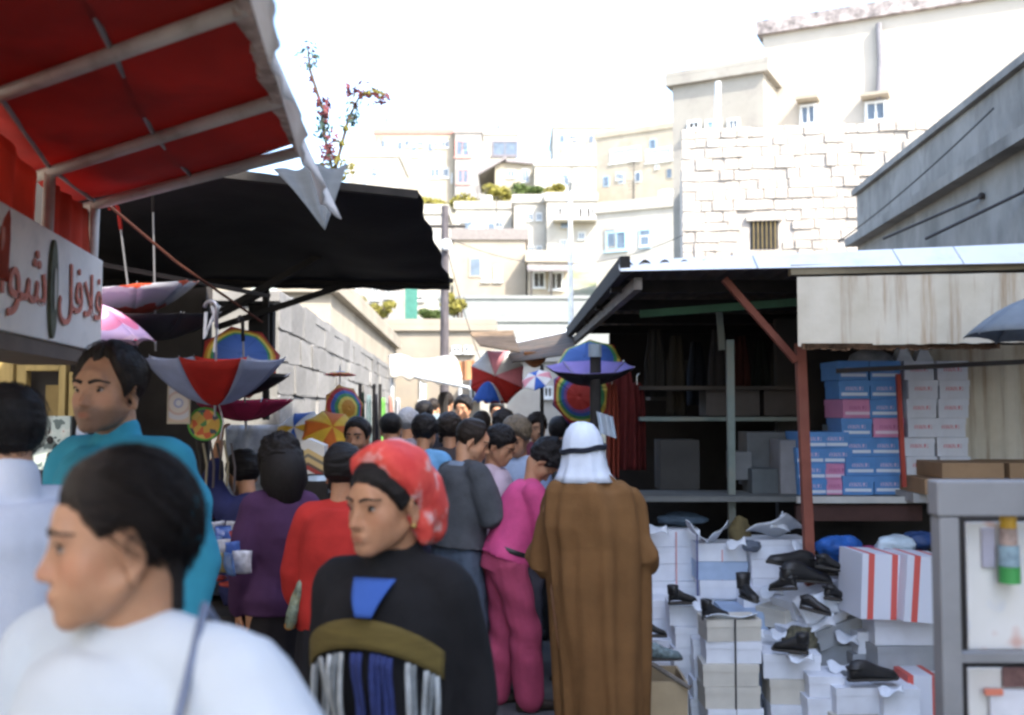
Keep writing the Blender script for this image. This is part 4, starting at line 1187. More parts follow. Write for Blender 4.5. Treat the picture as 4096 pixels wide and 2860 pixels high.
# chevron carton
CHV = bpy.data.materials.new('chevron_print'); MATS['chv'] = CHV
n, b, out = nodes_of(CHV); tc = n.nodes.new('ShaderNodeTexCoord'); sp = n.nodes.new('ShaderNodeSeparateXYZ'); n.links.new(tc.outputs['Object'], sp.inputs[0])
ab = n.nodes.new('ShaderNodeMath'); ab.operation = 'ABSOLUTE'; n.links.new(sp.outputs[0], ab.inputs[0])
ma = n.nodes.new('ShaderNodeMath'); ma.operation = 'MULTIPLY_ADD'; n.links.new(ab.outputs[0], ma.inputs[0]); ma.inputs[1].default_value = .55; n.links.new(sp.outputs[2], ma.inputs[2])
mm = n.nodes.new('ShaderNodeMath'); mm.operation = 'MULTIPLY_ADD'; n.links.new(ma.outputs[0], mm.inputs[0]); mm.inputs[1].default_value = 5.5; mm.inputs[2].default_value = .5
n.links.new(ramp(n, mm.outputs[0], [(0, (.62, .62, .6)), (.14, (.35, .05, .04)), (.28, (.12, .08, .06)), (.38, (.55, .40, .18)), (.55, (.18, .16, .12)), (.66, (.58, .42, .18)), (.82, (.66, .64, .6))], 'CONSTANT'), b.inputs['Base Color'])
c = P(310, 458, 5.9)
o = bpy.data.objects.new('patterned_carton', MB().hexa([(-.09, -.06, -.09), (.09, -.06, -.09), (.09, .06, -.09), (-.09, .06, -.09), (-.095, -.06, .075), (.095, -.06, .075), (.095, .06, .075), (-.095, .06, .075)]).add([(-.095, -.062, .0755), (0, -.062, .115), (.095, -.062, .0755), (-.095, .06, .0755), (0, .06, .115), (.095, .06, .0755)], [(0, 2, 1), (3, 4, 5), (0, 1, 4, 3), (1, 2, 5, 4)]).mesh('patterned_carton', CHV))
link(o); o.location = c; tag(o, 'carton with gold brown and white chevron stripes above the crowd', 'carton')
o = MB().loft([(P(318, 492, 5.4), (1, 0, 0), (0, 1, 0), .09, .08), (P(318, 484, 5.4), (1, 0, 0), (0, 1, 0), .1, .09), (P(320, 476, 5.4), (1, 0, 0), (0, 1, 0), .06, .05)], 18, wob=lambda a, s: .15 * math.sin(7 * a)).build('cloth_bundle', mat('pale_blue_cloth', (.42, .52, .62), .8, .2, 12), smooth=True); tag(o, 'pale blue cloth bundle beside the red cardigan', 'bundle')
t = thing('stall_trestle', 'rough dark stand behind the crowd that carries the carton and bundle', 'stand', (P(315, 490, 5.7).x, 5.7, 0))
MB().box((P(300, 490, 5.7).x, 5.3, 1.0), (P(340, 490, 5.7).x, 6.1, P(310, 474.2, 5.9).z)).build('top', BLK, t)
for xx in (-1.15, -1.0):
    MB().bar((xx, 5.6, 0), (xx, 5.6, 1.0), .05).build('leg', BLK, t)

# ================================================================== shoe boxes
def printed(name, base, band, mark):
    m = bpy.data.materials.new(name); MATS[name] = m
    n, b, out = nodes_of(m)
    tc = n.nodes.new('ShaderNodeTexCoord'); sp = n.nodes.new('ShaderNodeSeparateXYZ'); n.links.new(tc.outputs['Object'], sp.inputs[0])
    f = noise_node(n, tc.outputs['Object'], 12, 3)
    c = ramp(n, f, [(.3, [q * .88 for q in base]), (.7, base)])
    def between(sock, lo, hi):
        a = n.nodes.new('ShaderNodeMath'); a.operation = 'GREATER_THAN'; n.links.new(sock, a.inputs[0]); a.inputs[1].default_value = lo
        d = n.nodes.new('ShaderNodeMath'); d.operation = 'LESS_THAN'; n.links.new(sock, d.inputs[0]); d.inputs[1].default_value = hi
        e = n.nodes.new('ShaderNodeMath'); e.operation = 'MULTIPLY'; n.links.new(a.outputs[0], e.inputs[0]); n.links.new(d.outputs[0], e.inputs[1])
        return e.outputs[0]
    def both(p, q):
        e = n.nodes.new('ShaderNodeMath'); e.operation = 'MULTIPLY'; n.links.new(p, e.inputs[0]); n.links.new(q, e.inputs[1]); return e.outputs[0]
    if band:
        c = mixc(n, both(between(sp.outputs[2], -.036, -.018), between(sp.outputs[0], -.075, .075)), c, band)
    # a handwritten looking mark
    wv = n.nodes.new('ShaderNodeTexWave'); wv.inputs['Scale'].default_value = 24; wv.inputs['Distortion'].default_value = 9; wv.inputs['Detail'].default_value = 2
    n.links.new(tc.outputs['Object'], wv.inputs['Vector'])
    sq = n.nodes.new('ShaderNodeMath'); sq.operation = 'GREATER_THAN'; n.links.new(wv.outputs['Fac'], sq.inputs[0]); sq.inputs[1].default_value = .55
    c = mixc(n, both(both(between(sp.outputs[2], -.006, .016), between(sp.outputs[0], -.05, .05)), sq.outputs[0]), c, mark)
    n.links.new(c, b.inputs['Base Color']); b.inputs['Roughness'].default_value = .6
    return m
BXB = printed('blue_box_print', (.09, .26, .58), (.62, .68, .78), (.55, .45, .65))
BXP = printed('pink_box_print', (.62, .24, .42), (.70, .55, .66), (.40, .12, .25))
BXW = printed('white_box_print', (.66, .69, .76), None, (.60, .18, .22))
BXWP = mat('white_box_card', (.72, .75, .81), .7, .06, 9, objvar=.10)
BXC = mat('cream_box_card', (.60, .57, .50), .7, .06, 9, objvar=.10)
BXG = mat('grey_box_card', (.36, .38, .40), .7, .08, 9, objvar=.10)
BXBL = mat('pale_blue_box_card', (.36, .46, .62), .7, .08, 9)
def box_meshes(w, dp, h, m, key, lidm=None, lid=.035):
    b1 = MB().box((-w / 2, -dp / 2, -h / 2), (w / 2, dp / 2, h / 2 - lid * .5))
    b2 = MB().box((-w / 2 - .003, -dp / 2 - .003, h / 2 - lid), (w / 2 + .003, dp / 2 + .003, h / 2))
    return b1.mesh('shoe_box', m), b2.mesh('lid', lidm or m)
BMC = {}
def shoe_box(label, loc, rz, dims, m, group, rx=0.0, ry=0.0, lidm=None):
    key = (dims, m.name, (lidm or m).name)
    if key not in BMC:
        BMC[key] = box_meshes(*dims, m, key, lidm)
    a, b_ = BMC[key]
    o = bpy.data.objects.new('shoe_box', a); link(o)
    o.location = loc; o.rotation_euler = (rx, ry, rz)
    l = bpy.data.objects.new('lid', b_); link(l, o)
    tag(o, label, 'shoe box', group)
    return o
rnd = random.Random(11)
SB = (.174, .30, .110)
def shelf_col(u, n_, cols, name, z0=None, dims=SB, dx=0.0, y=5.86):
    z = sz + .001 if z0 is None else z0
    nm = {'b': ('blue', BXB), 'p': ('pink', BXP), 'w': ('white', BXW)}
    for k in range(n_):
        cn, m = nm[cols[k]]
        lab = f'{cn} shoe box, {"lowest" if k == 0 else "number " + ["", "two", "three", "four", "five", "six", "seven"][k] + " from the bottom"} in the {name}'
        shoe_box(lab, (PX(u, y - .15) + rnd.uniform(-.014, .014) + dx * k, y + .14 + rnd.uniform(-.02, .02), z + dims[2] * (k + .5) + .0015 * k), rnd.uniform(-.07, .07), dims, m, 'boxes on the stall shelf', lidm=None)
S2 = (.16, .3, .090)
shelf_col(818, 4, 'bbbb', 'low left stack', dims=S2)
shelf_col(846, 4, 'ppbb', 'second low stack', dims=S2)
shelf_col(868, 7, 'bbbbpbb', 'left tall blue stack', dx=-.006)
shelf_col(899, 7, 'bbbpbbb', 'right tall blue stack', dx=-.005)
shelf_col(933, 7, 'wwwwwww', 'left white shelf stack', dx=-.003)
shelf_col(965, 7, 'wwwwwww', 'right white shelf stack', dx=-.002)
for k, u in enumerate((905, 925)):
    c = P(u, 352, 5.9)
    o = MB().add([c + Vector((-.055, 0, -.06)), c + Vector((.055, 0, -.06)), c + Vector((.0, .02, .06)), c + Vector((-.055, .1, -.06)), c + Vector((.055, .1, -.06)), c + Vector((0, .09, .06))], [(0, 1, 2), (5, 4, 3), (0, 2, 5, 3), (1, 4, 5, 2), (0, 3, 4, 1)]).build('paper_wedge', mat('white_paper', (.66, .7, .76), .8))
    tag(o, ['white paper wedge on the white boxes, left one', 'white paper wedge on the white boxes, right one'][k], 'paper')
c = P(870, 355, 5.95)
o = MB().loft([(c + Vector((0, 0, -.05)), (1, 0, 0), (0, 1, 0), .14, .1), (c, (1, 0, 0), (0, 1, 0), .12, .09), (c + Vector((0, 0, .035)), (1, 0, 0), (0, 1, 0), .05, .04)], 18, wob=lambda a, s: .1 * math.sin(6 * a)).build('plastic_bundle', mat('grey_plastic', (.22, .23, .24), .4, .3, 14), smooth=True); tag(o, 'grey plastic bundle on top of the blue boxes', 'bundle')
CARD = mat('brown_cardboard', (.36, .23, .13), .85, .12, 5)
for k, (u, v) in enumerate(((945, 470), (1010, 470), (962, 455), (1028, 456))):
    z = sz + .031 + (.0 if k < 2 else .088)
    o = MB().box((PX(u, 5.62) - .17 + .0, 5.5, z), (PX(u, 5.62) + .17, 5.58 + .35, z + .085)).build('cardboard_box', CARD, bevel=.003)
    tag(o, ['brown cardboard box low on the right shelf beside the red post', 'brown cardboard box low on the right shelf at the picture edge', 'brown cardboard box on top beside the red post', 'brown cardboard box on top at the picture edge'][k], 'carton')
# stock inside the stall, its colours darkened to imitate interior shade
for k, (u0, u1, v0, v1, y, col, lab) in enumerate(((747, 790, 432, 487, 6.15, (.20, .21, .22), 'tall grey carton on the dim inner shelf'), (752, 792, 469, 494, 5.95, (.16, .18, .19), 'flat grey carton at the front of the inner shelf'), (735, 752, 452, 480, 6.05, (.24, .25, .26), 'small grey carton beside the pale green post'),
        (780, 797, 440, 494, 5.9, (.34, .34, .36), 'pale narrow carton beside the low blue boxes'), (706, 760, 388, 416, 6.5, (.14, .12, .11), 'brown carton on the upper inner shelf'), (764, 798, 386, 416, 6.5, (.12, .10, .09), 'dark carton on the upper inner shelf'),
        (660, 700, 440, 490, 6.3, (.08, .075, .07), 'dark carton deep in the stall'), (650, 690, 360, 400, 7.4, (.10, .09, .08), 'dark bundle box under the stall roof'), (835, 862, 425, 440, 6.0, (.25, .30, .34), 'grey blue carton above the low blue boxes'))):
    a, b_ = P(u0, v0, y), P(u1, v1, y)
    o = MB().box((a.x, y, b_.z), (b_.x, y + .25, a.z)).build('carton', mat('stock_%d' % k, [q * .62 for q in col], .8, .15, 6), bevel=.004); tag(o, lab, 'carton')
rnd2 = random.Random(5)
for k in range(7):
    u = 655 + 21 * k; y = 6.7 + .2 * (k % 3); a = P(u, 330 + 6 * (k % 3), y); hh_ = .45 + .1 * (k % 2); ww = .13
    o = MB().sheet(lambda s, r: a + Vector((ww * (s - .5) * (.55 + .5 * min(1, r * 2)), .02 * math.sin(s * 13 + k), -hh_ * r)), 10, 8, .01).build('hanging_garment', mat('shaded_garment_%d' % k, [(.02, .018, .016), (.035, .028, .02), (.012, .014, .02), (.03, .026, .026), (.05, .014, .01), (.02, .024, .02), (.035, .03, .022)][k], .9), smooth=True)  # cloth colours darkened to paint in the shade under the roof
    tag(o, f'shade-darkened garment hanging under the stall roof, {ORD[k] if k else "first"} from the left', 'garment', 'garments hanging in the dim stall')

# ---- the heap of boxes on the ground -----------------------------------------------------------------------
def stack(u, vtop, d, nmax, dims, m, name, rz=0.0, jit=.017, alt=None, group='shoe boxes stacked on the ground', floor=0.0):
    ztop = PZ(vtop, d)
    n_ = max(1, round((ztop - floor) / dims[2]))
    n_ = min(n_, nmax) if nmax else n_
    h = (ztop - floor) / n_
    dm = (dims[0], dims[1], round(h - .002, 4))
    for k in range(n_):
        z = ztop - h * (k + .5)
        mm = alt if (alt and (k % 3 == 1)) else m
        pos_ = 'top' if k == 0 else ('bottom' if k == n_ - 1 and n_ > 1 else ORD[k] + ' from top')
        shoe_box(f'{pos_} box of {name}', (PX(u, d) + rnd.uniform(-jit, jit), d + dims[1] / 2 + rnd.uniform(-jit, jit), z), rz + rnd.uniform(-.09, .09), dm, mm, group)
    return ztop
LB = (.295, .18, .098)
stack(671, 530, 5.75, 0, LB, BXWP, 'white stack right behind the brown robe')
stack(723, 543, 5.6, 0, (.28, .18, .098), BXWP, 'white stack between the robe and the pale green post', alt=BXBL)
stack(778, 540, 5.55, 0, (.34, .24, .105), BXWP, 'big white stack left of the red post')
stack(690, 606, 5.25, 0, (.20, .28, .10), BXWP, 'mid height white stack with the black boot')
stack(742, 612, 5.3, 0, (.22, .3, .11), BXBL, 'pale blue stack behind the cream one')
stack(731, 620, 4.9, 0, (.265, .18, .098), BXC, 'cream front stack tied with dark string', alt=BXWP)
stack(794, 655, 4.88, 0, (.27, .19, .12), BXWP, 'short white front stack under the black shoe', alt=BXC)
stack(772, 634, 5.2, 0, (.15, .2, .10), BXWP, 'narrow white stack between the front stacks')
stack(826, 645, 5.15, 0, (.26, .2, .12), BXG, 'grey stack in front of the slanting boxes')
stack(905, 620, 4.95, 0, (.36, .25, .115), BXWP, 'white carton stack under the striped bundle', rz=.06, alt=BXG)
stack(852, 688, 4.7, 0, (.22, .2, .11), BXWP, 'low white front stack near the picture bottom', alt=BXC)
stack(897, 690, 4.65, 0, (.17, .2, .11), BXWP, 'low white front stack nearest the grey display frame')
stack(660, 640, 5.35, 0, (.22, .18, .11), BXWP, 'low white stack partly behind the brown robe')
stack(845, 600, 5.6, 0, (.30, .24, .13), BXG, 'grey stack behind the slanting boxes')
stack(706, 640, 5.12, 0, (.16, .2, .09), BXWP, 'narrow white stack behind the cream front stack')
stack(762, 590, 5.42, 0, (.24, .2, .095), BXWP, 'white stack in front of the big stack', alt=BXBL)
stack(818, 560, 5.5, 0, (.26, .22, .10), BXWP, 'white stack just behind the red post foot')
stack(868, 632, 5.05, 0, (.18, .2, .10), BXWP, 'narrow white stack left of the striped cartons', alt=BXG)
stack(664, 600, 5.55, 0, (.2, .2, .095), BXWP, 'narrow white stack against the robe')
stack(822, 676, 4.78, 0, (.16, .2, .10), BXWP, 'small white front stack between the shoes')
# strings round stacks
for k, (u, v0, v1, d, m_, lab) in enumerate(((735, 619, 715, 4.895, WIRE, 'dark string tied round the cream front stack'), (697, 534, 600, 5.56, mat('navy_tape', (.06, .07, .2), .6), 'navy tape down the gap between the two tall white stacks'), (722, 545, 590, 5.595, mat('pink_string', (.6, .3, .3), .6), 'pink string round the second white stack'), (676, 532, 600, 5.745, mat('pink_string', (0, 0, 0)), 'pink string round the white stack behind the robe'))):
    a, b_ = P(u, v0, d), P(u + 1, v1, d)
    o = MB().box((a.x - .004, d - .004, b_.z), (a.x + .004, d, a.z)).build('string', m_); tag(o, lab, 'string')
# slanting boxes
for k, (u, v, d, ry, rz, m_) in enumerate(((806, 597, 5.3, -.32, .35, BXWP), (820, 612, 5.25, -.35, .3, BXWP), (838, 606, 5.32, -.42, .25, BXWP), (812, 626, 5.2, -.30, .35, BXWP), (835, 628, 5.22, -.28, .2, BXG), (790, 612, 5.35, -.1, .6, BXC))):
    shoe_box(f'{["white", "white", "white", "white", "grey", "cream"][k]} box tipped over in the slide, {["highest", "second highest", "rightmost white", "lowest white", "grey underneath", "left end"][k]}', P(u, v, d), rz, (.30, .19, .10), m_, 'boxes tipped over in a slide', ry=ry)
# striped bundle
STR = bpy.data.materials.new('red_striped_carton'); MATS['str'] = STR
n, b, out = nodes_of(STR); tc = n.nodes.new('ShaderNodeTexCoord'); sp = n.nodes.new('ShaderNodeSeparateXYZ'); n.links.new(tc.outputs['Object'], sp.inputs[0])
ml = n.nodes.new('ShaderNodeMath'); ml.operation = 'MULTIPLY_ADD'; n.links.new(sp.outputs[0], ml.inputs[0]); ml.inputs[1].default_value = 8.55; ml.inputs[2].default_value = 10.5
fr_ = n.nodes.new('ShaderNodeMath'); fr_.operation = 'FRACT'; n.links.new(ml.outputs[0], fr_.inputs[0])
n.links.new(ramp(n, fr_.outputs[0], [(0, (.60, .10, .08)), (.13, (.64, .66, .73)), (.87, (.60, .10, .08))], 'CONSTANT'), b.inputs['Base Color'])
for k, (u, v, d, w, rz, ry) in enumerate(((880, 587, 4.85, .21, .10, .05), (927, 590, 4.78, .215, .04, .08))):
    c = P(u, v, d)
    o = MB().box((-w / 2, -.13, -.155), (w / 2, .13, .155)); me = o.mesh('striped_carton', STR); o = bpy.data.objects.new('striped_carton', me); link(o)
    o.location = c + Vector((0, .13, 0)); o.rotation_euler = (0, ry, rz)
    tag(o, ['white carton with red vertical stripes, left one on the heap', 'white carton with red vertical stripes, right one on the heap'][k], 'carton')
c = P(925, 705, 4.75)
o = MB().box((-.07, -.1, -.13), (.07, .1, .13)); o = bpy.data.objects.new('striped_carton', o.mesh('striped_carton', STR)); link(o); o.location = c + Vector((0, .12, 0)); tag(o, 'small red striped carton at the bottom beside the display frame', 'carton')
# cardboard box with stick, in front of the robe
t = thing('open_carton', 'open brown cardboard box on the ground beside the robe hem', 'carton', (PX(667, 4.9), 4.9, 0))
a, b_ = P(648, 682, 4.9), P(688, 720, 4.9)
for (p0_, p1_) in (((a.x, 4.9, 0), (b_.x, 4.91, a.z)), ((a.x, 5.2, 0), (b_.x, 5.21, a.z)), ((a.x, 4.912, 0), (a.x + .01, 5.198, a.z)), ((b_.x - .01, 4.912, 0), (b_.x, 5.198, a.z))):
    MB().box(p0_, p1_).build('side', mat('tan_cardboard', (.42, .33, .21), .85, .1, 6), t)
MB().box((a.x + .011, 4.912, .0), (b_.x - .011, 5.198, .012)).build('base', CARD, t)
o = MB().tube([P(652, 664, 4.98), P(690, 688, 4.86)], .012, 7).build('wooden_stick', mat('grey_timber', (0, 0, 0))); tag(o, 'grey wooden stick lying across the open brown box', 'stick')
# open flaps and papers on the tall stacks
PAPER = mat('white_paper', (0, 0, 0))
def paper(label, pts, name='open_flap', m_=PAPER):
    ps = [P(*q) for q in pts]
    o = MB().sheet(lambda a, b: ps[0].lerp(ps[1], a).lerp(ps[3].lerp(ps[2], a), b) + Vector((0, .012 * math.sin(a * 5 + b * 4), .010 * math.sin(a * 7 + 3 * b))), 8, 8, .004).build(name, m_, smooth=True)
    tag(o, label, 'paper')
paper('left flap of the open box on the second white stack', [(686, 520, 5.55), (706, 541, 5.5), (706, 545, 5.7), (686, 524, 5.75)])
paper('right flap of the open box on the second white stack', [(708, 541, 5.5), (728, 521, 5.52), (728, 527, 5.72), (708, 545, 5.7)])
paper('crumpled white paper on the big stack left of the red post', [(746, 531, 5.5), (785, 514, 5.45), (806, 528, 5.6), (770, 536, 5.7)], 'crumpled_paper')
paper('pointed white paper standing on the big stack', [(770, 528, 5.48), (782, 512, 5.52), (785, 520, 5.6), (790, 532, 5.5)], 'crumpled_paper')
paper('white wrapping paper hanging on the slanting boxes', [(792, 600, 5.12), (830, 588, 5.1), (842, 612, 5.08), (806, 624, 5.05)], 'crumpled_paper')
paper('white tissue paper on the cream front stack', [(706, 617, 4.87), (757, 614, 4.9), (757, 619, 5.05), (706, 621, 5.05)], 'crumpled_paper')
for k, (u, v, d, w_, h2, a_) in enumerate(((655, 527, 5.7, 22, 6, .2), (735, 541, 5.55, 18, 6, -.3), (802, 545, 5.45, 20, 9, .4), (700, 604, 5.2, 16, 5, .1), (770, 588, 5.35, 22, 8, -.2), (842, 592, 5.15, 26, 12, .5), (818, 618, 5.1, 30, 10, -.3), (846, 634, 5.1, 22, 9, .3),
        (778, 632, 5.1, 16, 7, .2), (800, 655, 4.86, 24, 6, 0), (755, 634, 5.05, 14, 6, -.4), (838, 664, 4.9, 22, 8, .3), (890, 688, 4.66, 24, 6, -.2), (862, 574, 5.1, 18, 8, .4))):
    s_ = math.sin(a_) * h2
    paper(f'loose white wrapping sheet on the box heap, number {["one", "two", "three", "four", "five", "six", "seven", "eight", "nine", "ten", "eleven", "twelve", "thirteen", "fourteen"][k]} from upper left to lower right', [(u - w_ / 2, v - s_, d), (u + w_ / 2, v + s_ - 2, d - .03), (u + w_ / 2 + 3, v + h2 + s_, d - .08), (u - w_ / 2 + 2, v + h2 - s_, d - .06)], 'crumpled_paper')
# bags
def blob(name, label, u, v, d, r, m_, seed, cat='bag'):
    c = P(u, v, d)
    mb = MB(); mb.sphere((0, 0, 0), 1.0, 28, 18)
    out_ = []
    for p in mb.v:
        q = Vector(p); k = 1 + .28 * nz(q, 1.6, seed) + .12 * nz(q, 4, seed)
        out_.append((c.x + q.x * r[0] * k, c.y + q.y * r[1] * k, c.z + q.z * r[2] * k))
    mb.v = out_
    o = mb.build(name, m_, smooth=True); tag(o, label, cat)
blob('plastic_bag', 'bright blue plastic bag on the heap beside the red post', 841, 549, 5.3, (.125, .1, .07), mat('blue_plastic', (.03, .12, .42), .35, .3, 12, .3, 30), 1)
blob('plastic_bag', 'magenta plastic bag between the blue bags on the heap', 868, 553, 5.2, (.08, .08, .035), mat('magenta_plastic', (.36, .03, .14), .4, .3, 12), 2)
blob('plastic_bag', 'pale blue plastic bag on top of the striped cartons', 896, 545, 5.15, (.11, .08, .05), mat('pale_plastic', (.50, .60, .66), .35, .2, 12, .3, 30), 3)
blob('plastic_bag', 'dark blue plastic bag beside the display frame', 920, 540, 5.4, (.09, .07, .05), mat('navy_plastic', (.03, .07, .2), .4, .3, 12), 4)
blob('cloth_heap', 'dull olive cloth heap at the foot of the pale green post', 740, 535, 5.75, (.06, .06, .10), mat('olive_cloth', (.13, .10, .045), .9, .3, 12), 5, 'cloth')
blob('cloth_heap', 'dark cloth heap behind the robe shoulder on the stack', 682, 519, 5.9, (.14, .1, .035), mat('dark_blue_cloth', (.06, .09, .12), .8, .3, 12), 6, 'cloth')
blob('cloth_heap', 'grey blue cloth under the papers on the big stack', 752, 546, 5.52, (.05, .05, .03), mat('slate_cloth', (.12, .14, .18), .8, .3, 12), 7, 'cloth')
# black shoes
LEA = mat('black_leather', (.018, .017, .017), .45, .3, 12, spec=.5)
def shoe(label, u, v, d, rz, L=.25, boot=0.0, tilt=0.0, group='black shoes on the boxes', m_=LEA):
    c = P(u, v, d)
    Mx = Matrix.Translation(c) @ Matrix.Rotation(rz, 4, 'Z') @ Matrix.Rotation(tilt, 4, 'Y')
    t = thing('boot' if boot else 'shoe', label, 'boot' if boot else 'shoe', c, 0, group)
    X, Y = Mx.to_3x3() @ Vector((0, 1, 0)), Mx.to_3x3() @ Vector((0, 0, 1))
    rings = []
    for s, w, h in ((0, .022, .03), (.06, .032, .045), (.2, .034, .05), (.35, .033, .048), (.55, .038, .036), (.75, .043, .028), (.92, .035, .022), (1, .012, .012)):
        rings.append((Mx @ Vector((L * (s - .5), 0, h)), X, Y, w * L / .25, h * L / .25))
    MB().loft(rings, 16).build('upper', m_, t, smooth=True)
    rings = [(Mx @ Vector((L * (s - .5), 0, .006)), X, Y, w * L / .25, .009) for s, w in ((-.01, .02), (.06, .034), (.3, .034), (.7, .045), (.93, .038), (1.02, .012))]
    MB().loft(rings, 12).build('sole', mat('shoe_sole', (.05, .045, .04), .8), t, smooth=True)
    MB().loft([(Mx @ Vector((-L * .36, 0, .05 + s * (.014 + boot * 1.3))), Mx.to_3x3() @ Vector((1, 0, 0)), X, L * (.17 + .02 * s), .034 + .006 * s) for s in (0, .3, .6, 1)], 16).build('collar' if not boot else 'boot_shaft', m_, t, smooth=True)
shoe('black ankle boot on the white stack nearest the robe', 683, 604, 5.22, .15, .15, .025)
shoe('black ankle boot with pale buckle on the pale blue stack', 716, 619, 4.98, .2, .14, .025)
shoe('black tall boot wedged between white stacks', 749, 600, 5.15, -1.3, .16, .05)
shoe('black shoe high on the heap at the red post foot', 790, 567, 5.2, -2.9, .26, tilt=-.2)
shoe('black shoe lying sideways in front of the red post', 806, 582, 5.12, .25, .28, tilt=.1)
shoe('black shoe on the right of the red post foot', 818, 574, 5.22, -.4, .2)
shoe('black boot on the short white front stack', 790, 652, 4.85, 2.6, .17, .025)
shoe('black shoe on the low front stack below the cartons', 873, 680, 4.72, .15, .24)
shoe('dark sandal on the low stack beside the robe', 655, 637, 5.2, 0, .12)
shoe('pale strapped sandal above the open brown box', 662, 660, 5.05, .1, .2, m_=mat('sandal_straps', (.18, .24, .26), .5, .5, 40))
for k, (u, v, d, rz, lab) in enumerate(((835, 600, 5.05, .6, 'small dark shoe among the slanting boxes, upper one'), (815, 612, 5.0, -.5, 'small dark shoe among the slanting boxes, lower one'), (783, 590, 5.1, 2.4, 'small dark shoe below the red post foot'), (830, 570, 5.1, .1, 'small dark shoe beside the blue bag'))):
    shoe(lab, u, v, d, rz, .15, tilt=.15)
blob('shoe_pile', 'pile of tangled dark straps on the slanting boxes', 800, 640, 5.05, (.08, .06, .07), mat('olive_straps', (.12, .11, .07), .7, .5, 40, .6, 60), 8, 'straps')

# ================================================================== grey display frame, near right
d0 = 2.0
t = thing('display_frame', 'grey metal display frame with white printed cards at the right edge', 'display', (P(1000, 600, d0).x, d0, 0))
GM = mat('grey_frame_paint', (.26, .26, .265), .55, .1, 4, dirt=(.19, .19, .19))
xa, xb = PX(937, d0), PX(957, d0)
zt_ = PZ(481, d0)
MB().box((xa, d0, 0), (xb, d0 + .045, zt_ - .072)).build('upright', GM, t, bevel=.004)
MB().box((xa - .004, d0 - .002, zt_ - .07), (1.35, d0 + .047, zt_)).build('top_rail', GM, t, bevel=.004)
MB().box((1.30, d0, 0), (1.345, d0 + .045, zt_ - .072)).build('upright', GM, t, bevel=.004)
MB().box((xb + .001, d0 + .01, PZ(664, d0)), (1.299, d0 + .04, PZ(655, d0))).build('shelf_rail', GM, t)
MB().box((PX(958, d0 + .26), d0 + .25, 0), (1.30, d0 + .27, zt_ - .08)).build('back_panel', mat('display_dark_back', (.05, .045, .04), .8), t)
POST = bpy.data.materials.new('card_print'); MATS['card_print'] = POST
n, b, out = nodes_of(POST); vec = coords(n)
f = noise_node(n, vec, 9, 2)
n.links.new(ramp(n, f, [(.28, (.58, .60, .66)), (.40, (.70, .68, .64)), (.62, (.73, .71, .68)), (.70, (.62, .40, .34))], 'LINEAR'), b.inputs['Base Color'])
def card(name, label, u0, u1, v0, v1, d, m_, z_=None):
    a, b_ = P(u0, v0, d), P(u1, v1, d)
    o = MB().box((a.x, d, b_.z), (b_.x, d + .008, a.z)).build(name, m_, bevel=.003); tag(o, label, 'card', 'cards in the display frame')
card('printed_card', 'large white printed card in the upper display bay', 966, 1085, 522, 650, d0 + .08, POST)
card('printed_card', 'white printed card in the lower display bay', 968, 1085, 668, 760, d0 + .08, POST)
card('printed_card', 'grey violet printed card corner at the top of the display', 982, 996, 528, 568, d0 + .07, mat('violet_card', (.46, .44, .52), .6))
card('printed_card', 'pink edged white card low in the display', 990, 1060, 690, 760, d0 + .065, mat('pale_pink_card', (.66, .66, .70), .6))
card('printed_card', 'dark red card low in the display behind the pink edged one', 1003, 1040, 668, 688, d0 + .07, mat('dark_red_card', (.22, .12, .11), .6, .4, 30))
card('printed_card', 'red rimmed oval label low in the display', 985, 1004, 689, 696, d0 + .055, mat('coral_card', (.70, .22, .14), .6))
c = P(1009, 555, d0 + .05)
t = thing('bottle', 'small bottle with yellow cap and green base in the display', 'bottle', (c.x, c.y, PZ(582, d0)))
for (v0, v1, r, m_, nm) in ((515, 528, .016, mat('yellow_plastic', (.62, .36, .04), .4), 'cap'), (528, 545, .017, mat('flesh_label', (.45, .33, .28), .5, .4, 30), 'label'), (545, 566, .02, mat('blue_grey_label', (.30, .42, .48), .5, .3, 30), 'body'), (566, 583, .021, mat('green_plastic', (.06, .30, .08), .4), 'base')):
    MB().tube([(c.x, c.y, PZ(v1, d0 + .05) + .0005), (c.x, c.y, PZ(v0, d0 + .05) - .0005)], r, 16).build(nm, m_, t, smooth=False)

# ---- climbing plant above the valance
t = thing('climbing_plant', 'thin climbing plant with red tinged leaves above the awning edge', 'plant', P(335, 185, 6.2))
sp_ = [[(340, 190), (331, 165), (326, 140), (322, 108)], [(331, 165), (322, 125), (324, 104)], [(335, 170), (348, 120), (360, 95), (372, 90), (386, 96)], [(348, 120), (356, 118)], [(322, 108), (310, 70), (308, 50)]]
LR = mat('red_tinged_leaves', (.26, .08, .09), .7, .5, 8, trans=.4)
LB_ = mat('blue_green_leaves', (.10, .17, .14), .7, .4, 8, trans=.4)
for br in sp_:
    pts = [P(u, v, 6.2) for u, v in br]
    MB().tube(pts, [.012 - .003 * i for i in range(len(pts))] if len(pts) < 4 else [.012, .01, .006, .004, .003][:len(pts)], 5).build('stem', WOOD, t)
for k, br in enumerate(sp_):
    mb = MB()
    for q in range(len(br) - 1):
        for s_ in (.2, .5, .8):
            leaves(mb, P(br[q][0] + (br[q + 1][0] - br[q][0]) * s_, br[q][1] + (br[q + 1][1] - br[q][1]) * s_, 6.2), (.035, .05, .045), 6, .022, 60 + k * 9 + q, 0)
    mb.build('leaf_cluster', (LB_, LR, mat('yellow_green_leaves', (0, 0, 0)))[k % 3], t)['kind'] = 'stuff'
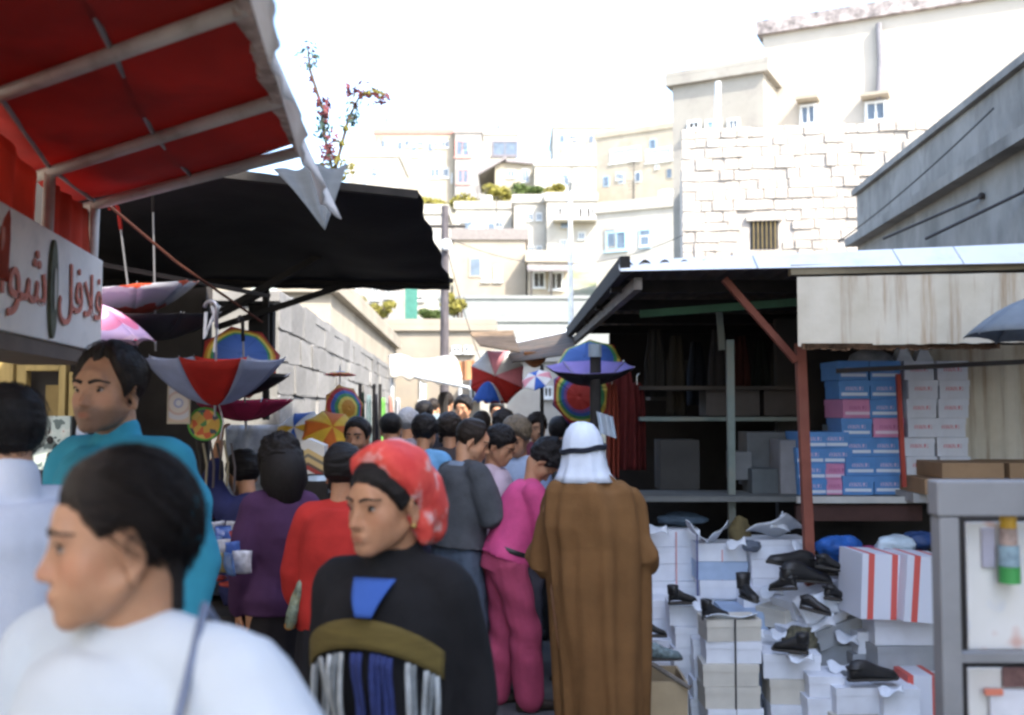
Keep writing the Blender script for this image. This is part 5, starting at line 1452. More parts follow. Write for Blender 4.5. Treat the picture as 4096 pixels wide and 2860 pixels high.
for k, (u, v, ru, rv, nn, m_) in enumerate(((324, 108, 7, 8, 26, LR), (360, 94, 12, 9, 40, LR), (382, 95, 8, 6, 22, LR), (350, 115, 9, 9, 20, LB_), (308, 55, 8, 12, 22, LB_), (329, 150, 7, 16, 46, LR), (338, 168, 12, 8, 60, mat('yellow_green_leaves', (0, 0, 0))), (322, 128, 7, 9, 22, LB_))):
    leaves(MB(), P(u, v, 6.2), (ru * .0095, .09, rv * .0095), int(nn * 1.6), .024, k + 20, 0).build('leaf_cluster', m_, t)['kind'] = 'stuff'
# ================================================================== people
# ---- head: a star shaped surface solved from a distance field (x right, y forward, z up; eyes at z = 0)
def _ell(p, c, r):
    q = (p - np.array(c)); r = np.array(r)
    k0 = np.linalg.norm(q / r, axis=1); k1 = np.linalg.norm(q / (r * r), axis=1) + 1e-9
    return k0 * (k0 - 1.0) / k1
def _cap(p, a, b, ra, rb):
    a, b = np.array(a), np.array(b); ba = b - a
    h = np.clip(((p - a) @ ba) / (ba @ ba), 0, 1)
    return np.linalg.norm(p - a - h[:, None] * ba, axis=1) - (ra + (rb - ra) * h)
def _smin(a, b, k):
    h = np.clip(.5 + .5 * (b - a) / k, 0, 1)
    return b + (a - b) * h - k * h * (1 - h)
def _smax(a, b, k):
    return -_smin(-a, -b, k)
def head_sdf(p):
    p = p.copy(); p[:, 0] = np.abs(p[:, 0])
    d = _ell(p, (0, -.016, .034), (.0745, .089, .082))
    d = _smin(d, _ell(p, (0, .030, -.018), (.060, .058, .080)), .03)
    d = _smin(d, _ell(p, (0, .022, -.070), (.050, .058, .036)), .03)
    d = _smin(d, _cap(p, (.052, -.005, -.055), (.018, .068, -.098), .013, .014), .025)
    d = _smin(d, _ell(p, (0, .076, -.101), (.022, .017, .015)), .018)
    d = _smin(d, _ell(p, (.041, .052, -.028), (.022, .020, .020)), .025)
    d = _smin(d, _ell(p, (.033, .042, -.055), (.024, .032, .034)), .02)
    d = _smin(d, _ell(p, (0, .078, -.066), (.028, .017, .026)), .018)
    d = _smin(d, _ell(p, (.027, .079, .016), (.022, .009, .006)), .012)
    d = _smax(d, -_ell(p, (.031, .104, -.001), (.021, .022, .013)), .012)
    d = _smin(d, _ell(p, (0, .078, .026), (.04, .014, .03)), .02)
    d = _smin(d, _cap(p, (0, .084, .008), (0, .1065, -.036), .0072, .0100), .011)
    d = _smin(d, _ell(p, (0, .1080, -.0385), (.0105, .0095, .0095)), .007)
    d = _smin(d, _ell(p, (.0125, .096, -.042), (.0075, .009, .0065)), .006)
    d = _smin(d, _ell(p, (.008, .0950, -.0655), (.0155, .0085, .0052)), .005)
    d = _smin(d, _ell(p, (.006, .0940, -.0760), (.0155, .0090, .0062)), .004)
    d = _smax(d, -_cap(p, (0, .1045, -.0705), (.021, .092, -.0700), .0022, .0016), .003)
    # lids
    e = np.linalg.norm(p - np.array((.031, .0735, 0)), axis=1)
    q = p[:, 2]
    d = _smin(d, np.maximum(e - .0146, np.abs(q - .0085) - .0068), .003)
    d = _smin(d, np.maximum(e - .0140, np.abs(q + .0095) - .0048), .003)
    return d
def _solve(dirs, o, f=head_sdf):
    r = np.full(len(dirs), .19); found = np.zeros(len(dirs), bool); lo = np.full(len(dirs), .02); hi = np.full(len(dirs), .2)
    for s in np.linspace(.17, .03, 56):
        idx = np.where(~found)[0]
        if len(idx) == 0: break
        v = f(o + dirs[idx] * s)
        hit = v < 0
        lo[idx[hit]] = s; hi[idx[hit]] = s + .0026
        found[idx[hit]] = True
    for _ in range(9):
        m = (lo + hi) / 2
        v = f(o + dirs * m[:, None])
        lo = np.where(v < 0, m, lo); hi = np.where(v < 0, hi, m)
    return (lo + hi) / 2
HO = np.array((0, 0, -.012))
NA, NE = 132, 100
_az = np.linspace(0, 2 * np.pi, NA, endpoint=False)
_az = _az - .42 * np.sin(_az)
_el = np.linspace(-np.pi / 2 + .03, np.pi / 2 - .03, NE)
AZg, ELg = np.meshgrid(_az, _el)
AZf, ELf = AZg.ravel(), ELg.ravel()
HDIR = np.stack([np.sin(AZf) * np.cos(ELf), np.cos(AZf) * np.cos(ELf), np.sin(ELf)], 1)
HR = _solve(HDIR, HO)
HV = HO + HDIR * HR[:, None]
HF = [(j * NA + i, j * NA + (i + 1) % NA, (j + 1) * NA + (i + 1) % NA, (j + 1) * NA + i) for j in range(NE - 1) for i in range(NA)]
HF += [tuple(reversed(range(NA))), tuple((NE - 1) * NA + i for i in range(NA))]

def surf_y(x, z):
    ys = np.linspace(.13, .0, 400)
    v = head_sdf(np.stack([np.full(400, x), ys, np.full(400, z)], 1))
    i = np.argmax(v < 0)
    return float(ys[i])

def lerp_tab(x, tab):
    xs, ys = zip(*tab)
    return np.interp(x, xs, ys)
HAIRLINES = {   # azimuth (deg from the nose) -> lowest elevation of hair
    'short': [(0, 44), (20, 46), (38, 40), (55, 26), (68, 6), (78, -10), (90, 4), (102, 0), (115, -26), (150, -38), (180, -40)],
    'low': [(0, 36), (25, 35), (45, 26), (60, 12), (72, -4), (80, -8), (90, 3), (102, -4), (115, -30), (150, -46), (180, -48)],
    'pulled': [(0, 37), (25, 37), (45, 30), (58, 20), (70, 14), (80, 14), (92, 22), (104, 16), (112, -4), (122, -28), (150, -44), (180, -46)],
    'receding': [(0, 52), (20, 60), (36, 58), (50, 36), (64, 12), (76, -12), (90, 6), (102, 0), (115, -26), (150, -40), (180, -42)],
    'long': [(0, 36), (25, 34), (45, 20), (60, -10), (72, -50), (90, -60), (120, -62), (180, -62)],
}
def hair_shell(line, thick, seed, rough=.004, streak=(10, 10, 60)):
    """vertices of a hair cap in head space"""
    az = np.degrees(np.abs((AZf + np.pi) % (2 * np.pi) - np.pi))
    lim = lerp_tab(az, HAIRLINES[line]) + np.array([5 * nz((a * 4, seed, 0)) for a in AZf])
    over = np.degrees(ELf) - lim
    k = np.clip(over / 14.0, 0, 1); k = k * k * (3 - 2 * k)
    # skull only: keep the shell off the face features
    rs = HR.copy()
    st = np.array([mnoise.noise(Vector((v[0] * streak[0] + seed, v[1] * streak[1], v[2] * streak[2]))) + .6 * mnoise.noise(Vector((v[0] * 2.4 * streak[0], v[1] * 2.4 * streak[1] + seed, v[2] * 2.4 * streak[2]))) for v in HV])
    lump = np.array([mnoise.noise(Vector((v[0] * 22, v[1] * 22, v[2] * 22 + seed))) for v in HV])
    up = np.clip((ELf + .6) / 1.6, 0, 1)
    r = rs - .007 + k * (.007 + .004 + thick * (.35 + .65 * up)) + k * (st * rough + lump * thick * .25)
    return HO + HDIR * r[:, None]

SKIN = {}
def skin_mat(name, col):
    if name in SKIN: return SKIN[name]
    m = bpy.data.materials.new('skin_' + name)
    n, b, out = nodes_of(m)
    vec = coords(n)
    c = ramp(n, noise_node(n, vec, 28, 4), [(.3, [q * .88 for q in col]), (.7, [min(1, q * 1.07) for q in col])])
    c = mixc(n, ramp(n, noise_node(n, vec, 70, 5, .7), [(.42, (0, 0, 0)), (.7, (.3, .3, .3))]), c, (col[0] * .8, col[1] * .62, col[2] * .55))
    at = n.nodes.new('ShaderNodeAttribute'); at.attribute_name = 'lip'
    c = mixc(n, at.outputs['Fac'], c, (col[0] * .62, col[1] * .36, col[2] * .36))
    a2 = n.nodes.new('ShaderNodeAttribute'); a2.attribute_name = 'stubble'
    c = mixc(n, a2.outputs['Fac'], c, (.05, .04, .035))
    a3 = n.nodes.new('ShaderNodeAttribute'); a3.attribute_name = 'blush'
    c = mixc(n, a3.outputs['Fac'], c, (min(1, col[0] * 1.1), col[1] * .72, col[2] * .66))
    n.links.new(c, b.inputs['Base Color'])
    b.inputs['Roughness'].default_value = .52
    b.inputs['Specular IOR Level'].default_value = .35
    b.inputs['Subsurface Weight'].default_value = .10
    b.inputs['Subsurface Radius'].default_value = (.012, .005, .003)
    b.inputs['Subsurface Scale'].default_value = 1.0
    bump(n, b, noise_node(n, vec, 260, 3), .08, .002)
    SKIN[name] = m
    return m
def hair_mat(name, col, stretch=(30, 30, 3)):
    m = mat('hair_' + name, col, .5, .5, 6, .5, 9, spec=.22, stretch=stretch)
    return m
HB = hair_mat('dark_brown', (.022, .015, .011))
HBK = hair_mat('black', (.012, .010, .010))
HBK2 = hair_mat('black_swept', (.016, .011, .009), (4, 14, 60))
HGREY = hair_mat('sandy_grey', (.16, .125, .085))
EYEW = mat('eye_white', (.40, .36, .33), .25, .05)
IRIS = mat('dark_iris', (.02, .012, .008), .15)
BROW = mat('dark_brow_hair', (.02, .014, .011), .7, .4, 40)

def finger_chain(mb, base, d, side, up, L, r, curl):
    p = Vector(base); dd = Vector(d).normalized(); ax = Vector(up)
    pts = [p.copy()]
    for k, f in enumerate((.45, .32, .23)):
        dd = (Matrix.Rotation(curl * (0.6 if k == 0 else 1.0), 3, ax) @ dd).normalized()
        p = p + dd * L * f; pts.append(p.copy())
    mb.caps(pts, [r, r * .95, r * .86, r * .74], 8)
def hand(mb, wrist, d, palm_n, s=1.0, left=False, curl=.45):
    """palm and five fingers; d points along the hand, palm_n out of the palm"""
    d = Vector(d).normalized(); pn = Vector(palm_n); pn = (pn - d * pn.dot(d)).normalized()
    side = d.cross(pn).normalized()          # towards the little finger on a right hand
    if left: side = -side
    w = Vector(wrist)
    rings = [(w + d * (q * s), side, pn, a * s, b * s) for q, a, b in ((-.03, .026, .019), (0, .027, .018), (.03, .036, .017), (.065, .042, .015), (.09, .040, .013), (.097, .03, .008))]
    mb.loft(rings, 16)
    ax = d.cross(pn).normalized()
    for off, L, r in ((-.030, .072, .0082), (-.010, .080, .0086), (.010, .075, .0082), (.029, .058, .0072)):
        finger_chain(mb, w + d * (.085 * s) + side * (off * s), d + side * off * 1.5, side, ax, L * s, r * s, curl)
    tb = w + d * (.025 * s) - side * (.028 * s)
    td = (d * .75 - side * .8 + pn * .25).normalized()
    p1 = tb + td * .038 * s; p2 = p1 + (td * .5 + d * .8 + pn * .2).normalized() * .03 * s; p3 = p2 + (d + pn * .3).normalized() * .024 * s
    mb.caps([tb, p1, p2, p3], [.0125 * s, .0105 * s, .0095 * s, .0078 * s], 8)

def swap(m):
    return m

class Person:
    """joint positions in world space for a posed figure whose head lands at a given point"""
    def __init__(s, name_label, head, face, H=None, lean=0.0, hy=0.0, hp=0.0, hr=0.0, arms=None, sex='f', stance=.0, tor=None, skin='warm', vox=.009, group=None, headscale=1.0, legs=None, sh=1.0, shdrop=0.0, nk=.148, hy_scale=1.0):
        s.sex = sex; s.vox = vox
        a = R(face if tor is None else tor)
        s.fwd = Vector((math.sin(a), math.cos(a), 0)); s.rt = Vector((math.cos(a), -math.sin(a), 0)); s.up = Vector((0, 0, 1))
        lean_ = R(lean)
        sp = s.up * math.cos(lean_) + s.fwd * math.sin(lean_)      # spine direction
        s.sp = sp; s.sf = s.fwd * math.cos(lean_) - s.up * math.sin(lean_)   # chest direction
        def layout(H):
            k = H / 1.7
            pel = Vector((0, 0, .93 * k))
            if lean > 12: pel -= s.fwd * (.10 * k * lean / 40)
            chest = pel + sp * .33 * k
            neck = pel + sp * .50 * k + s.sf * .005
            nd = (sp * .75 + s.up * .4 + s.fwd * .25).normalized()
            hc = neck + nd * nk * k + s.fwd * .012 * k
            return k, pel, chest, neck, hc
        if H is None:
            H = 1.65
            for _ in range(4):
                k, pel, chest, neck, hc = layout(H)
                H *= head.z / hc.z
        k, pel, chest, neck, hc = layout(H)
        off = Vector((head.x - hc.x, head.y - hc.y, 0))
        s.k, s.pel, s.chest, s.neck, s.hc = k, pel + off, chest + off, neck + off, hc + off
        s.H = H; s.base = Vector((s.pel.x, s.pel.y, 0)) + s.fwd * .0
        ha = R(face + hy)
        hf = Vector((math.sin(ha), math.cos(ha), 0)); hrx = Vector((math.cos(ha), -math.sin(ha), 0))
        p = R(hp)
        f2 = hf * math.cos(p) - s.up * math.sin(p); u2 = s.up * math.cos(p) + hf * math.sin(p)
        q = R(hr)
        x2 = hrx * math.cos(q) + u2 * math.sin(q); u3 = u2 * math.cos(q) - hrx * math.sin(q)
        hk = k * headscale * (1.0 if sex == 'm' else .98)
        s.hk = hk
        f2 = f2 * hy_scale
        s.HM = Matrix(((x2.x * hk, f2.x * hk, u3.x * hk, s.hc.x), (x2.y * hk, f2.y * hk, u3.y * hk, s.hc.y), (x2.z * hk, f2.z * hk, u3.z * hk, s.hc.z), (0, 0, 0, 1)))
        shw = (.182 if sex == 'm' else .152) * k * sh
        s.shL = s.pel + sp * .455 * k - s.rt * shw; s.shR = s.pel + sp * .455 * k + s.rt * shw
        s.shL -= s.up * shdrop; s.shR -= s.up * shdrop
        arms = arms or {}
        s.arm = {}
        for sd, sg, base in (('L', -1, s.shL), ('R', 1, s.shR)):
            e, w = arms.get(sd, ((.05, -.03, -.27), (.055, .04, -.51)))
            def loc(v): return base + (s.rt * (v[0] * sg) + s.fwd * v[1] + s.up * v[2]) * k
            s.arm[sd] = (base, loc(e), loc(w))
        hw = .085 * k
        s.leg = {}
        for sd, sg in (('L', -1), ('R', 1)):
            hip = s.pel - s.up * .02 * k + s.rt * (sg * hw)
            st = stance * sg
            fx, fy = (legs or {}).get(sd, (0.0, st))
            foot = Vector((hip.x, hip.y, 0)) + s.rt * (sg * .02 * k + fx) + s.fwd * (fy + (0.10 * k * lean / 40 if lean > 12 else 0))
            ank = foot + s.up * .085 * k
            knee = (hip + ank) / 2 + s.fwd * (.03 * k + abs(fy) * .1) + s.up * .01
            s.leg[sd] = (hip, knee, ank, foot)
        s.t = thing('person', name_label, 'person', s.base, 0, group)
        s.skin = skin_mat(skin, {'warm': (.47, .255, .15), 'tan': (.42, .22, .125), 'olive': (.42, .25, .155), 'dark': (.30, .155, .09)}[skin])
    # --- building blocks
    def torso_rings(s, g=0.0, tab=None):
        k = s.k
        m = s.sex == 'm'
        tab = tab or ([(-.06, .150, .105), (.0, .165, .115), (.10, .150, .108), (.20, .148, .108), (.32, .165, .118), (.41, .172, .112), (.46, .150, .092), (.495, .085, .07)] if m else
                      [(-.06, .150, .110), (.0, .168, .118), (.10, .142, .104), (.18, .132, .100), (.30, .148, .122), (.38, .150, .112), (.45, .128, .088), (.49, .072, .064)])
        return [(s.pel + s.sp * z * k, s.rt, s.sf, (a + g) * k, (b + g) * k) for z, a, b in tab]
    def body(s, stub=0.0, blush=0.0, fine=False, hands=(), curl=.5, palm=None, ears=True):
        k = s.k; mb = MB()
        mb.loft(s.torso_rings(), 24)
        hd = s.HM
        nb = s.neck - s.sp * .02 * k
        skull = hd @ Vector((0, -.035, -.05))
        r = .056 if s.sex == 'm' else .048
        mb.caps([nb, nb.lerp(skull, .5), skull], [r * 1.12 * k, r * k, r * .98 * k], 18)
        mb.caps([s.neck - s.sp * .035 * k - s.rt * .09 * k, s.neck - s.sp * .02 * k, s.neck - s.sp * .035 * k + s.rt * .09 * k], [.035 * k, .05 * k, .035 * k], 12)
        mb.add([hd @ Vector(v) for v in HV], HF)
        if ears:
            for sg in (-1, 1):
                E = hd @ Matrix.Translation((sg * .0745, -.014, -.012)) @ Matrix.Rotation(sg * R(-20), 4, 'Z') @ Matrix.Rotation(R(-12), 4, 'X')
                vs = MB().sphere((0, 0, 0), 1, 14, 9)
                mb.add([E @ Vector((p[0] * .007, p[1] * .0155, p[2] * .028)) for p in vs.v], vs.f)
                rim = [Vector((sg * .007, .018 * math.cos(a) * (1 if math.cos(a) < 0 else .75), .031 * math.sin(a))) for a in np.linspace(R(20), R(285), 14)]
                mb.caps([E @ p for p in rim], .0042 * s.hk, 7)
                mb.caps([E @ Vector((sg * .003, .002, -.024)), E @ Vector((sg * .003, .004, -.034))], .008 * s.hk, 8)
        for sd in 'LR':
            a, e, w = s.arm[sd]
            mb.caps([a, a.lerp(e, .5), e, e.lerp(w, .35), w], [.05 * k, .045 * k, .038 * k, .037 * k, .026 * k], 12)
            h, kn, an, ft = s.leg[sd]
            mb.caps([h, h.lerp(kn, .5), kn, kn.lerp(an, .35), an], [.082 * k, .07 * k, .052 * k, .052 * k, .036 * k], 12)
            mb.caps([ft + s.up * .035 * k - s.fwd * .04 * k, ft + s.up * .03 * k + s.fwd * .12 * k], [.035 * k, .03 * k], 10)
        vs, ns, fs = remesh(mb, s.vox * k, 2 if s.vox < .006 else 1, .45)
        hb = MB()
        for sd in hands:
            a, e, w = s.arm[sd]
            d = (w - e).normalized()
            pn = (palm or {}).get(sd, s.rt * (1 if sd == 'L' else -1))
            hand(hb, w, d, pn, k * (1.0 if s.sex == 'm' else .92), sd == 'L', curl)
        n0 = len(vs)
        if hb.v:
            hv, hn, hf = remesh(hb, .0034, 2, .4)
            vs = np.vstack([vs, hv]); fs = fs + [tuple(i + n0 for i in f) for f in hf]
        # colour masks in head space
        Mi = np.array(hd.inverted())
        q = vs @ Mi[:3, :3].T + Mi[:3, 3]
        lip = np.clip(1.25 - np.sqrt((q[:, 0] / .021) ** 2 + ((q[:, 2] + .0705) / .0095) ** 2) ** 2, 0, 1) * (q[:, 1] > .075)
        ab = np.abs(q[:, 0])
        jaw = np.clip((-.040 - q[:, 2]) / .02, 0, 1) * np.clip((q[:, 1] + .02) / .03, 0, 1) * np.clip((q[:, 2] + .135) / .02, 0, 1)
        must = np.exp(-((q[:, 2] + .055) / .008) ** 2 - (q[:, 0] / .028) ** 2) * (q[:, 1] > .06)
        st_ = stub * np.clip(jaw + must * .9, 0, 1) * (1 - lip)
        bl = blush * np.exp(-((ab - .045) / .022) ** 2 - ((q[:, 2] + .028) / .022) ** 2) * (q[:, 1] > .02)
        nose = blush * .7 * np.exp(-(q[:, 0] / .014) ** 2 - ((q[:, 2] + .036) / .014) ** 2) * (q[:, 1] > .085)
        o = raw_obj('body', vs, fs, s.skin, s.t, {'lip': lip * .75, 'stubble': st_, 'blush': np.clip(bl + nose, 0, 1)})
        return o
    def face(s):
        hd = s.HM
        for sg in (-1, 1):
            e = MB().sphere((0, 0, 0), 1, 18, 12)
            ev = [hd @ (Vector((sg * .031, .0735, 0)) + Vector(p) * .0125) for p in e.v]
            m = MB().add(ev, e.f).build('eye', EYEW, s.t, smooth=True)
            e = MB().sphere((0, 0, 0), 1, 14, 9)
            MB().add([hd @ (Vector((sg * .031 - .001, .0838, -.001)) + Vector((p[0] * .0074, p[1] * .0028, p[2] * .0074))) for p in e.v], e.f).build('iris', IRIS, m, smooth=True)
            pts = [hd @ Vector((sg * (.031 + .0150 * math.cos(a)), .0735 + .0135 * math.cos((a - 1.57) * .75), .0015 + .0055 * math.sin(a))) for a in np.linspace(.1, 3.04, 9)]
            MB().tube(pts, .0021 * s.hk, 6).build('lashes', BROW, m)
            mb = MB()
            pts = []
            for q in np.linspace(0, 1, 9):
                x_, z_ = .011 + .040 * q, .0175 + .0075 * math.sin(q * 2.5) - .003 * q
                pts.append((hd @ Vector((sg * x_, surf_y(x_, z_) + .0002, z_)), (.0054 - .0030 * q ** 2) * s.hk * (1.0 if s.sex == 'm' else .72)))
            mb.tube([p for p, r in pts], [r for p, r in pts], 7)
            mb.build('eyebrow', BROW, s.t, smooth=True)
    def hair(s, line, thick, m, seed=1, extra=None, rough=.004, streak=(10, 10, 60), name='hair'):
        v = hair_shell(line, thick, seed, rough, streak)
        mb = MB(); mb.add([s.HM @ Vector(p) for p in v], HF)
        if extra:
            for (pts, rad) in extra:
                e = MB().caps([Vector(p) for p in pts], rad, 18)
                out_ = []
                for p in e.v:
                    q = Vector(p)
                    q = q * (1 + 0 * q.length) + Vector((nz(p, 60, seed), nz(p, 60, seed + 3), nz(p, 25, seed + 7))) * .006
                    out_.append(s.HM @ q)
                mb.add(out_, e.f)
        return mb.build(name, m, s.t, smooth=True)
    def cloth(s, name, mb, m, vox=None, smooth=4, wr=.006, wf=9.0, seed=0, stretch=(1, 1, .45), attrs=None):
        vs, ns, fs = remesh(mb, (vox or s.vox * 1.25) * s.k, smooth, .5)
        w = np.empty(len(vs))
        vert = stretch[2] < .3
        N_ = mnoise.noise
        for i, q in enumerate(vs):
            x_, y_, z_ = q
            n1 = N_(Vector((x_ * 3.1 + seed, y_ * 3.1, z_ * (.8 if vert else 2.4))))
            n2 = N_(Vector((x_ * 2.3 - seed, y_ * 2.3 + 5, z_ * (.6 if vert else 2.0))))
            f1 = math.sin((x_ + .6 * y_) * wf * 4.6 + 5 * n1)
            if vert:
                w[i] = f1 * (.7 + n2) + .5 * math.sin((x_ - .8 * y_) * wf * 7 + 4 * n2)
            else:
                f2 = math.sin((.55 * x_ - .4 * y_ + z_) * wf * 3.6 + 6 * n2)
                w[i] = .25 + f1 * max(0, n2 + .25) * .8 + f2 * max(0, n1 + .2) * 1.1 + .3 * N_(Vector((x_ * wf, y_ * wf, z_ * wf)))
        vs = vs + ns * (w * wr)[:, None]
        return raw_obj(name, vs, fs, m, s.t, attrs(vs) if attrs else None)
    def top(s, m, name='sweater', g=.018, sleeve=1.0, hem=-.08, loose=.0, wr=.006, collar=None, arms='LR', seed=0, sl=.0, neck=.49, vox=None, wf=9.0):
        k = s.k; mb = MB()
        base = s.torso_rings()
        tab = []
        m_ = s.sex == 'm'
        src = [(-.06, .150, .105), (.0, .165, .115), (.10, .150, .108), (.20, .150, .108), (.32, .165, .120), (.41, .172, .114), (.455, .150, .096), (neck, .075, .068)] if m_ else \
              [(-.06, .150, .112), (.0, .168, .120), (.10, .146, .106), (.18, .140, .104), (.30, .150, .126), (.38, .152, .116), (.445, .130, .094), (neck, .070, .066)]
        for z, a, b_ in src:
            if z < hem - .001: continue
            lo = loose * (1 if z < .3 else .4)
            tab.append((z, a + g + lo, b_ + g + lo))
        if hem < -.06: tab.insert(0, (hem, src[0][1] + g + loose * 1.1, src[0][2] + g + loose * 1.1))
        mb.loft(s.torso_rings(0, tab), 28)
        for sd in arms:
            a, e, w = s.arm[sd]
            w2 = e.lerp(w, sleeve) if sleeve <= 1 else w
            mb.caps([a + (s.pel - a) * .04, a.lerp(e, .45), e, e.lerp(w2, .5), w2], [(.066 + sl * .5) * k, (.060 + sl) * k, (.053 + sl * 1.2) * k, (.048 + sl) * k, (.036 + sl * .6) * k], 14)
        mb.caps([s.shL.lerp(s.neck, .1), s.neck - s.sp * .03 * k, s.shR.lerp(s.neck, .1)], [.058 * k, .066 * k, .058 * k], 14)
        if collar:
            mb.caps([s.neck - s.sp * .03 * k, s.neck + s.sp * (.03 + collar) * k], [.075 * k, .063 * k], 16)
        return s.cloth(name, mb, m, vox, 4, wr * k, wf, seed)
    def trousers(s, m, g=.02, name='trousers', wr=.006, flare=0.0, to=1.0, seed=3):
        k = s.k; mb = MB()
        mb.loft([(s.pel + s.sp * z * k, s.rt, s.sf, (a + g) * k, (b_ + g) * k) for z, a, b_ in ((-.10, .13, .105), (-.04, .155, .112), (.02, .158, .112), (.09, .138, .10))], 24)
        for sd in 'LR':
            h, kn, an, ft = s.leg[sd]
            an2 = kn.lerp(an, to)
            mb.caps([h, h.lerp(kn, .5), kn, kn.lerp(an2, .5), an2], [(.088 + g) * k, (.076 + g) * k, (.058 + g + flare * .6) * k, (.054 + g + flare) * k, (.044 + g + flare) * k], 14)
        return s.cloth(name, mb, m, None, 3, wr * k, 8, seed)
    def skirt(s, m, length=.5, g=.025, name='skirt', flare=.06, folds=11):
        k = s.k; rings = []
        for q in np.linspace(0, 1, 12):
            rings.append((s.pel + s.up * (.08 - (length + .08) * q) * k, s.rt, s.fwd, (.15 + g + flare * q) * k, (.115 + g + flare * q) * k))
        MB().loft(rings, 72, wob=lambda a, t_: .05 * t_ * math.sin(folds * a) + .02 * t_ * math.sin(folds * 2.3 * a)).build(name, m, s.t, smooth=True)
    def shoes(s, m=None):
        k = s.k
        for sd in 'LR':
            h, kn, an, ft = s.leg[sd]
            rings = [(ft + s.fwd * (y * k) + s.up * (z * k), s.rt, s.up, a * k, b_ * k) for y, z, a, b_ in ((-.085, .035, .012, .02), (-.07, .04, .03, .04), (-.02, .045, .036, .045), (.05, .042, .037, .041), (.11, .032, .044, .031), (.165, .026, .036, .025), (.19, .02, .012, .012))]
            o = MB().loft(rings, 16).build('shoe', m or LEA, s.t, smooth=True)

def knit(name, col, var=.1, bs=180, bm=.25, rough=.9):
    return mat(name, col, rough, var, 6, bm, bs, spec=.15)
# ------------------------------------------------------------------ strands and fitted pieces
def strands(p, n, m, seed, target, L=.10, r=.0007, line='low', lift=.004, thick=.014, amin=0):
    """thin hair strands lying over the cap and running towards a target point (head space)"""
    rnd = random.Random(seed)
    mb = MB(); tg = Vector(target)
    v = hair_shell(line, thick, 1, 0, (10, 10, 60))
    az = np.degrees(np.abs((AZf + np.pi) % (2 * np.pi) - np.pi))
    lim = lerp_tab(az, HAIRLINES[line])
    ok = np.where((np.degrees(ELf) > lim + 5) & (np.degrees(ELf) < 82) & (az >= amin))[0]
    for _ in range(n):
        q = Vector(v[rnd.choice(list(ok))]); pts = []
        st = L / 6
        ln = rnd.uniform(.5, 1.2)
        for k in range(6):
            c = Vector((0, -.015, .02))
            out_ = (q - c).normalized()
            pts.append(q + out_ * (lift * math.sin(math.pi * (k + .3) / 6)))
            d = (tg - q); d = (d - out_ * d.dot(out_))
            if d.length < 1e-4: break
            d.normalize()
            q = q + d * st * ln + out_ * rnd.uniform(-.0006, .0003)
        if len(pts) > 2:
            mb.tube([p.HM @ a for a in pts], [r * 1.0 for _ in pts], 3, cap=False)
    mb.build('hair_strands', m, p.t, smooth=True)
    p.t.children[-1]['kind'] = 'stuff'

def tor_pt(p, ang, z, g, tab):
    zs = [q[0] for q in tab]
    a = np.interp(z, zs, [q[1] for q in tab]) + g; b = np.interp(z, zs, [q[2] for q in tab]) + g
    return p.pel + p.sp * z * p.k + p.rt * (a * p.k * math.sin(ang)) + p.sf * (b * p.k * math.cos(ang))
FT = [(-.2, .168, .128), (-.06, .165, .122), (.0, .17, .122), (.10, .15, .108), (.18, .142, .106), (.30, .150, .126), (.38, .152, .116), (.445, .130, .094), (.49, .070, .066)]

# ================================================================== the crowd, nearest first
# 1 woman in pale sweater, foreground left
p = Person('woman in pale blue white sweater in the left foreground, head turned left', P(115, 540, 1.24), 244, tor=210, hp=3, sex='f', skin='warm', vox=.0042,
           arms={'L': ((.16, .02, -.25), (.18, .10, -.47)), 'R': ((.06, .0, -.26), (.06, .06, -.50))}, headscale=.92, sh=1.18, nk=.120, hy_scale=.88)
p.body(blush=.45, hands='LR'); p.face()
h_ = p.hair('pulled', .014, HBK2, 2, extra=[([(0, -.060, .0), (0, -.072, -.05), (-.004, -.080, -.098)], [.045, .036, .020])], streak=(9, 9, 70))
strands(p, 700, HBK2, 5, (0, -.11, -.05), L=.14, r=.0006, thick=.014, line='pulled', amin=62)
PALE_SW = knit('pale_sweater_knit', (.54, .585, .63), .05, 240, .2)
p.top(PALE_SW, g=.020, loose=.015, wr=.013, sl=.020, hem=-.14, neck=.478, vox=.0075, wf=5)
p.trousers(knit('grey_skirt_cloth', (.15, .15, .18))); p.shoes()
mb = MB()
a_ = p.shL.lerp(p.neck, .34)
pts = [tor_pt(p, R(-160), .30, .045, FT), tor_pt(p, R(-150), .42, .03, FT), a_ + p.up * .066, tor_pt(p, R(-56), .425, .088, FT), tor_pt(p, R(-55), .36, .094, FT), tor_pt(p, R(-55), .22, .096, FT), tor_pt(p, R(-58), .08, .096, FT), tor_pt(p, R(-75), -.05, .06, FT)]
bt = thing('shoulder_bag', 'shoulder bag on a thin blue grey strap worn by the woman in pale sweater', 'bag', pts[-1])
MB().tube(pts, .0055, 8).build('strap', mat('blue_grey_strap', (.16, .19, .27), .6), bt, smooth=True)
c = pts[-1]
MB().loft([(c + Vector((0, 0, -z)), p.rt, p.fwd, .11 * w, .04 * w) for z, w in ((0, .7), (.02, 1), (.18, 1.05), (.2, .8))], 20).build('pouch', mat('blue_grey_strap', (0, 0, 0)), bt, smooth=True)

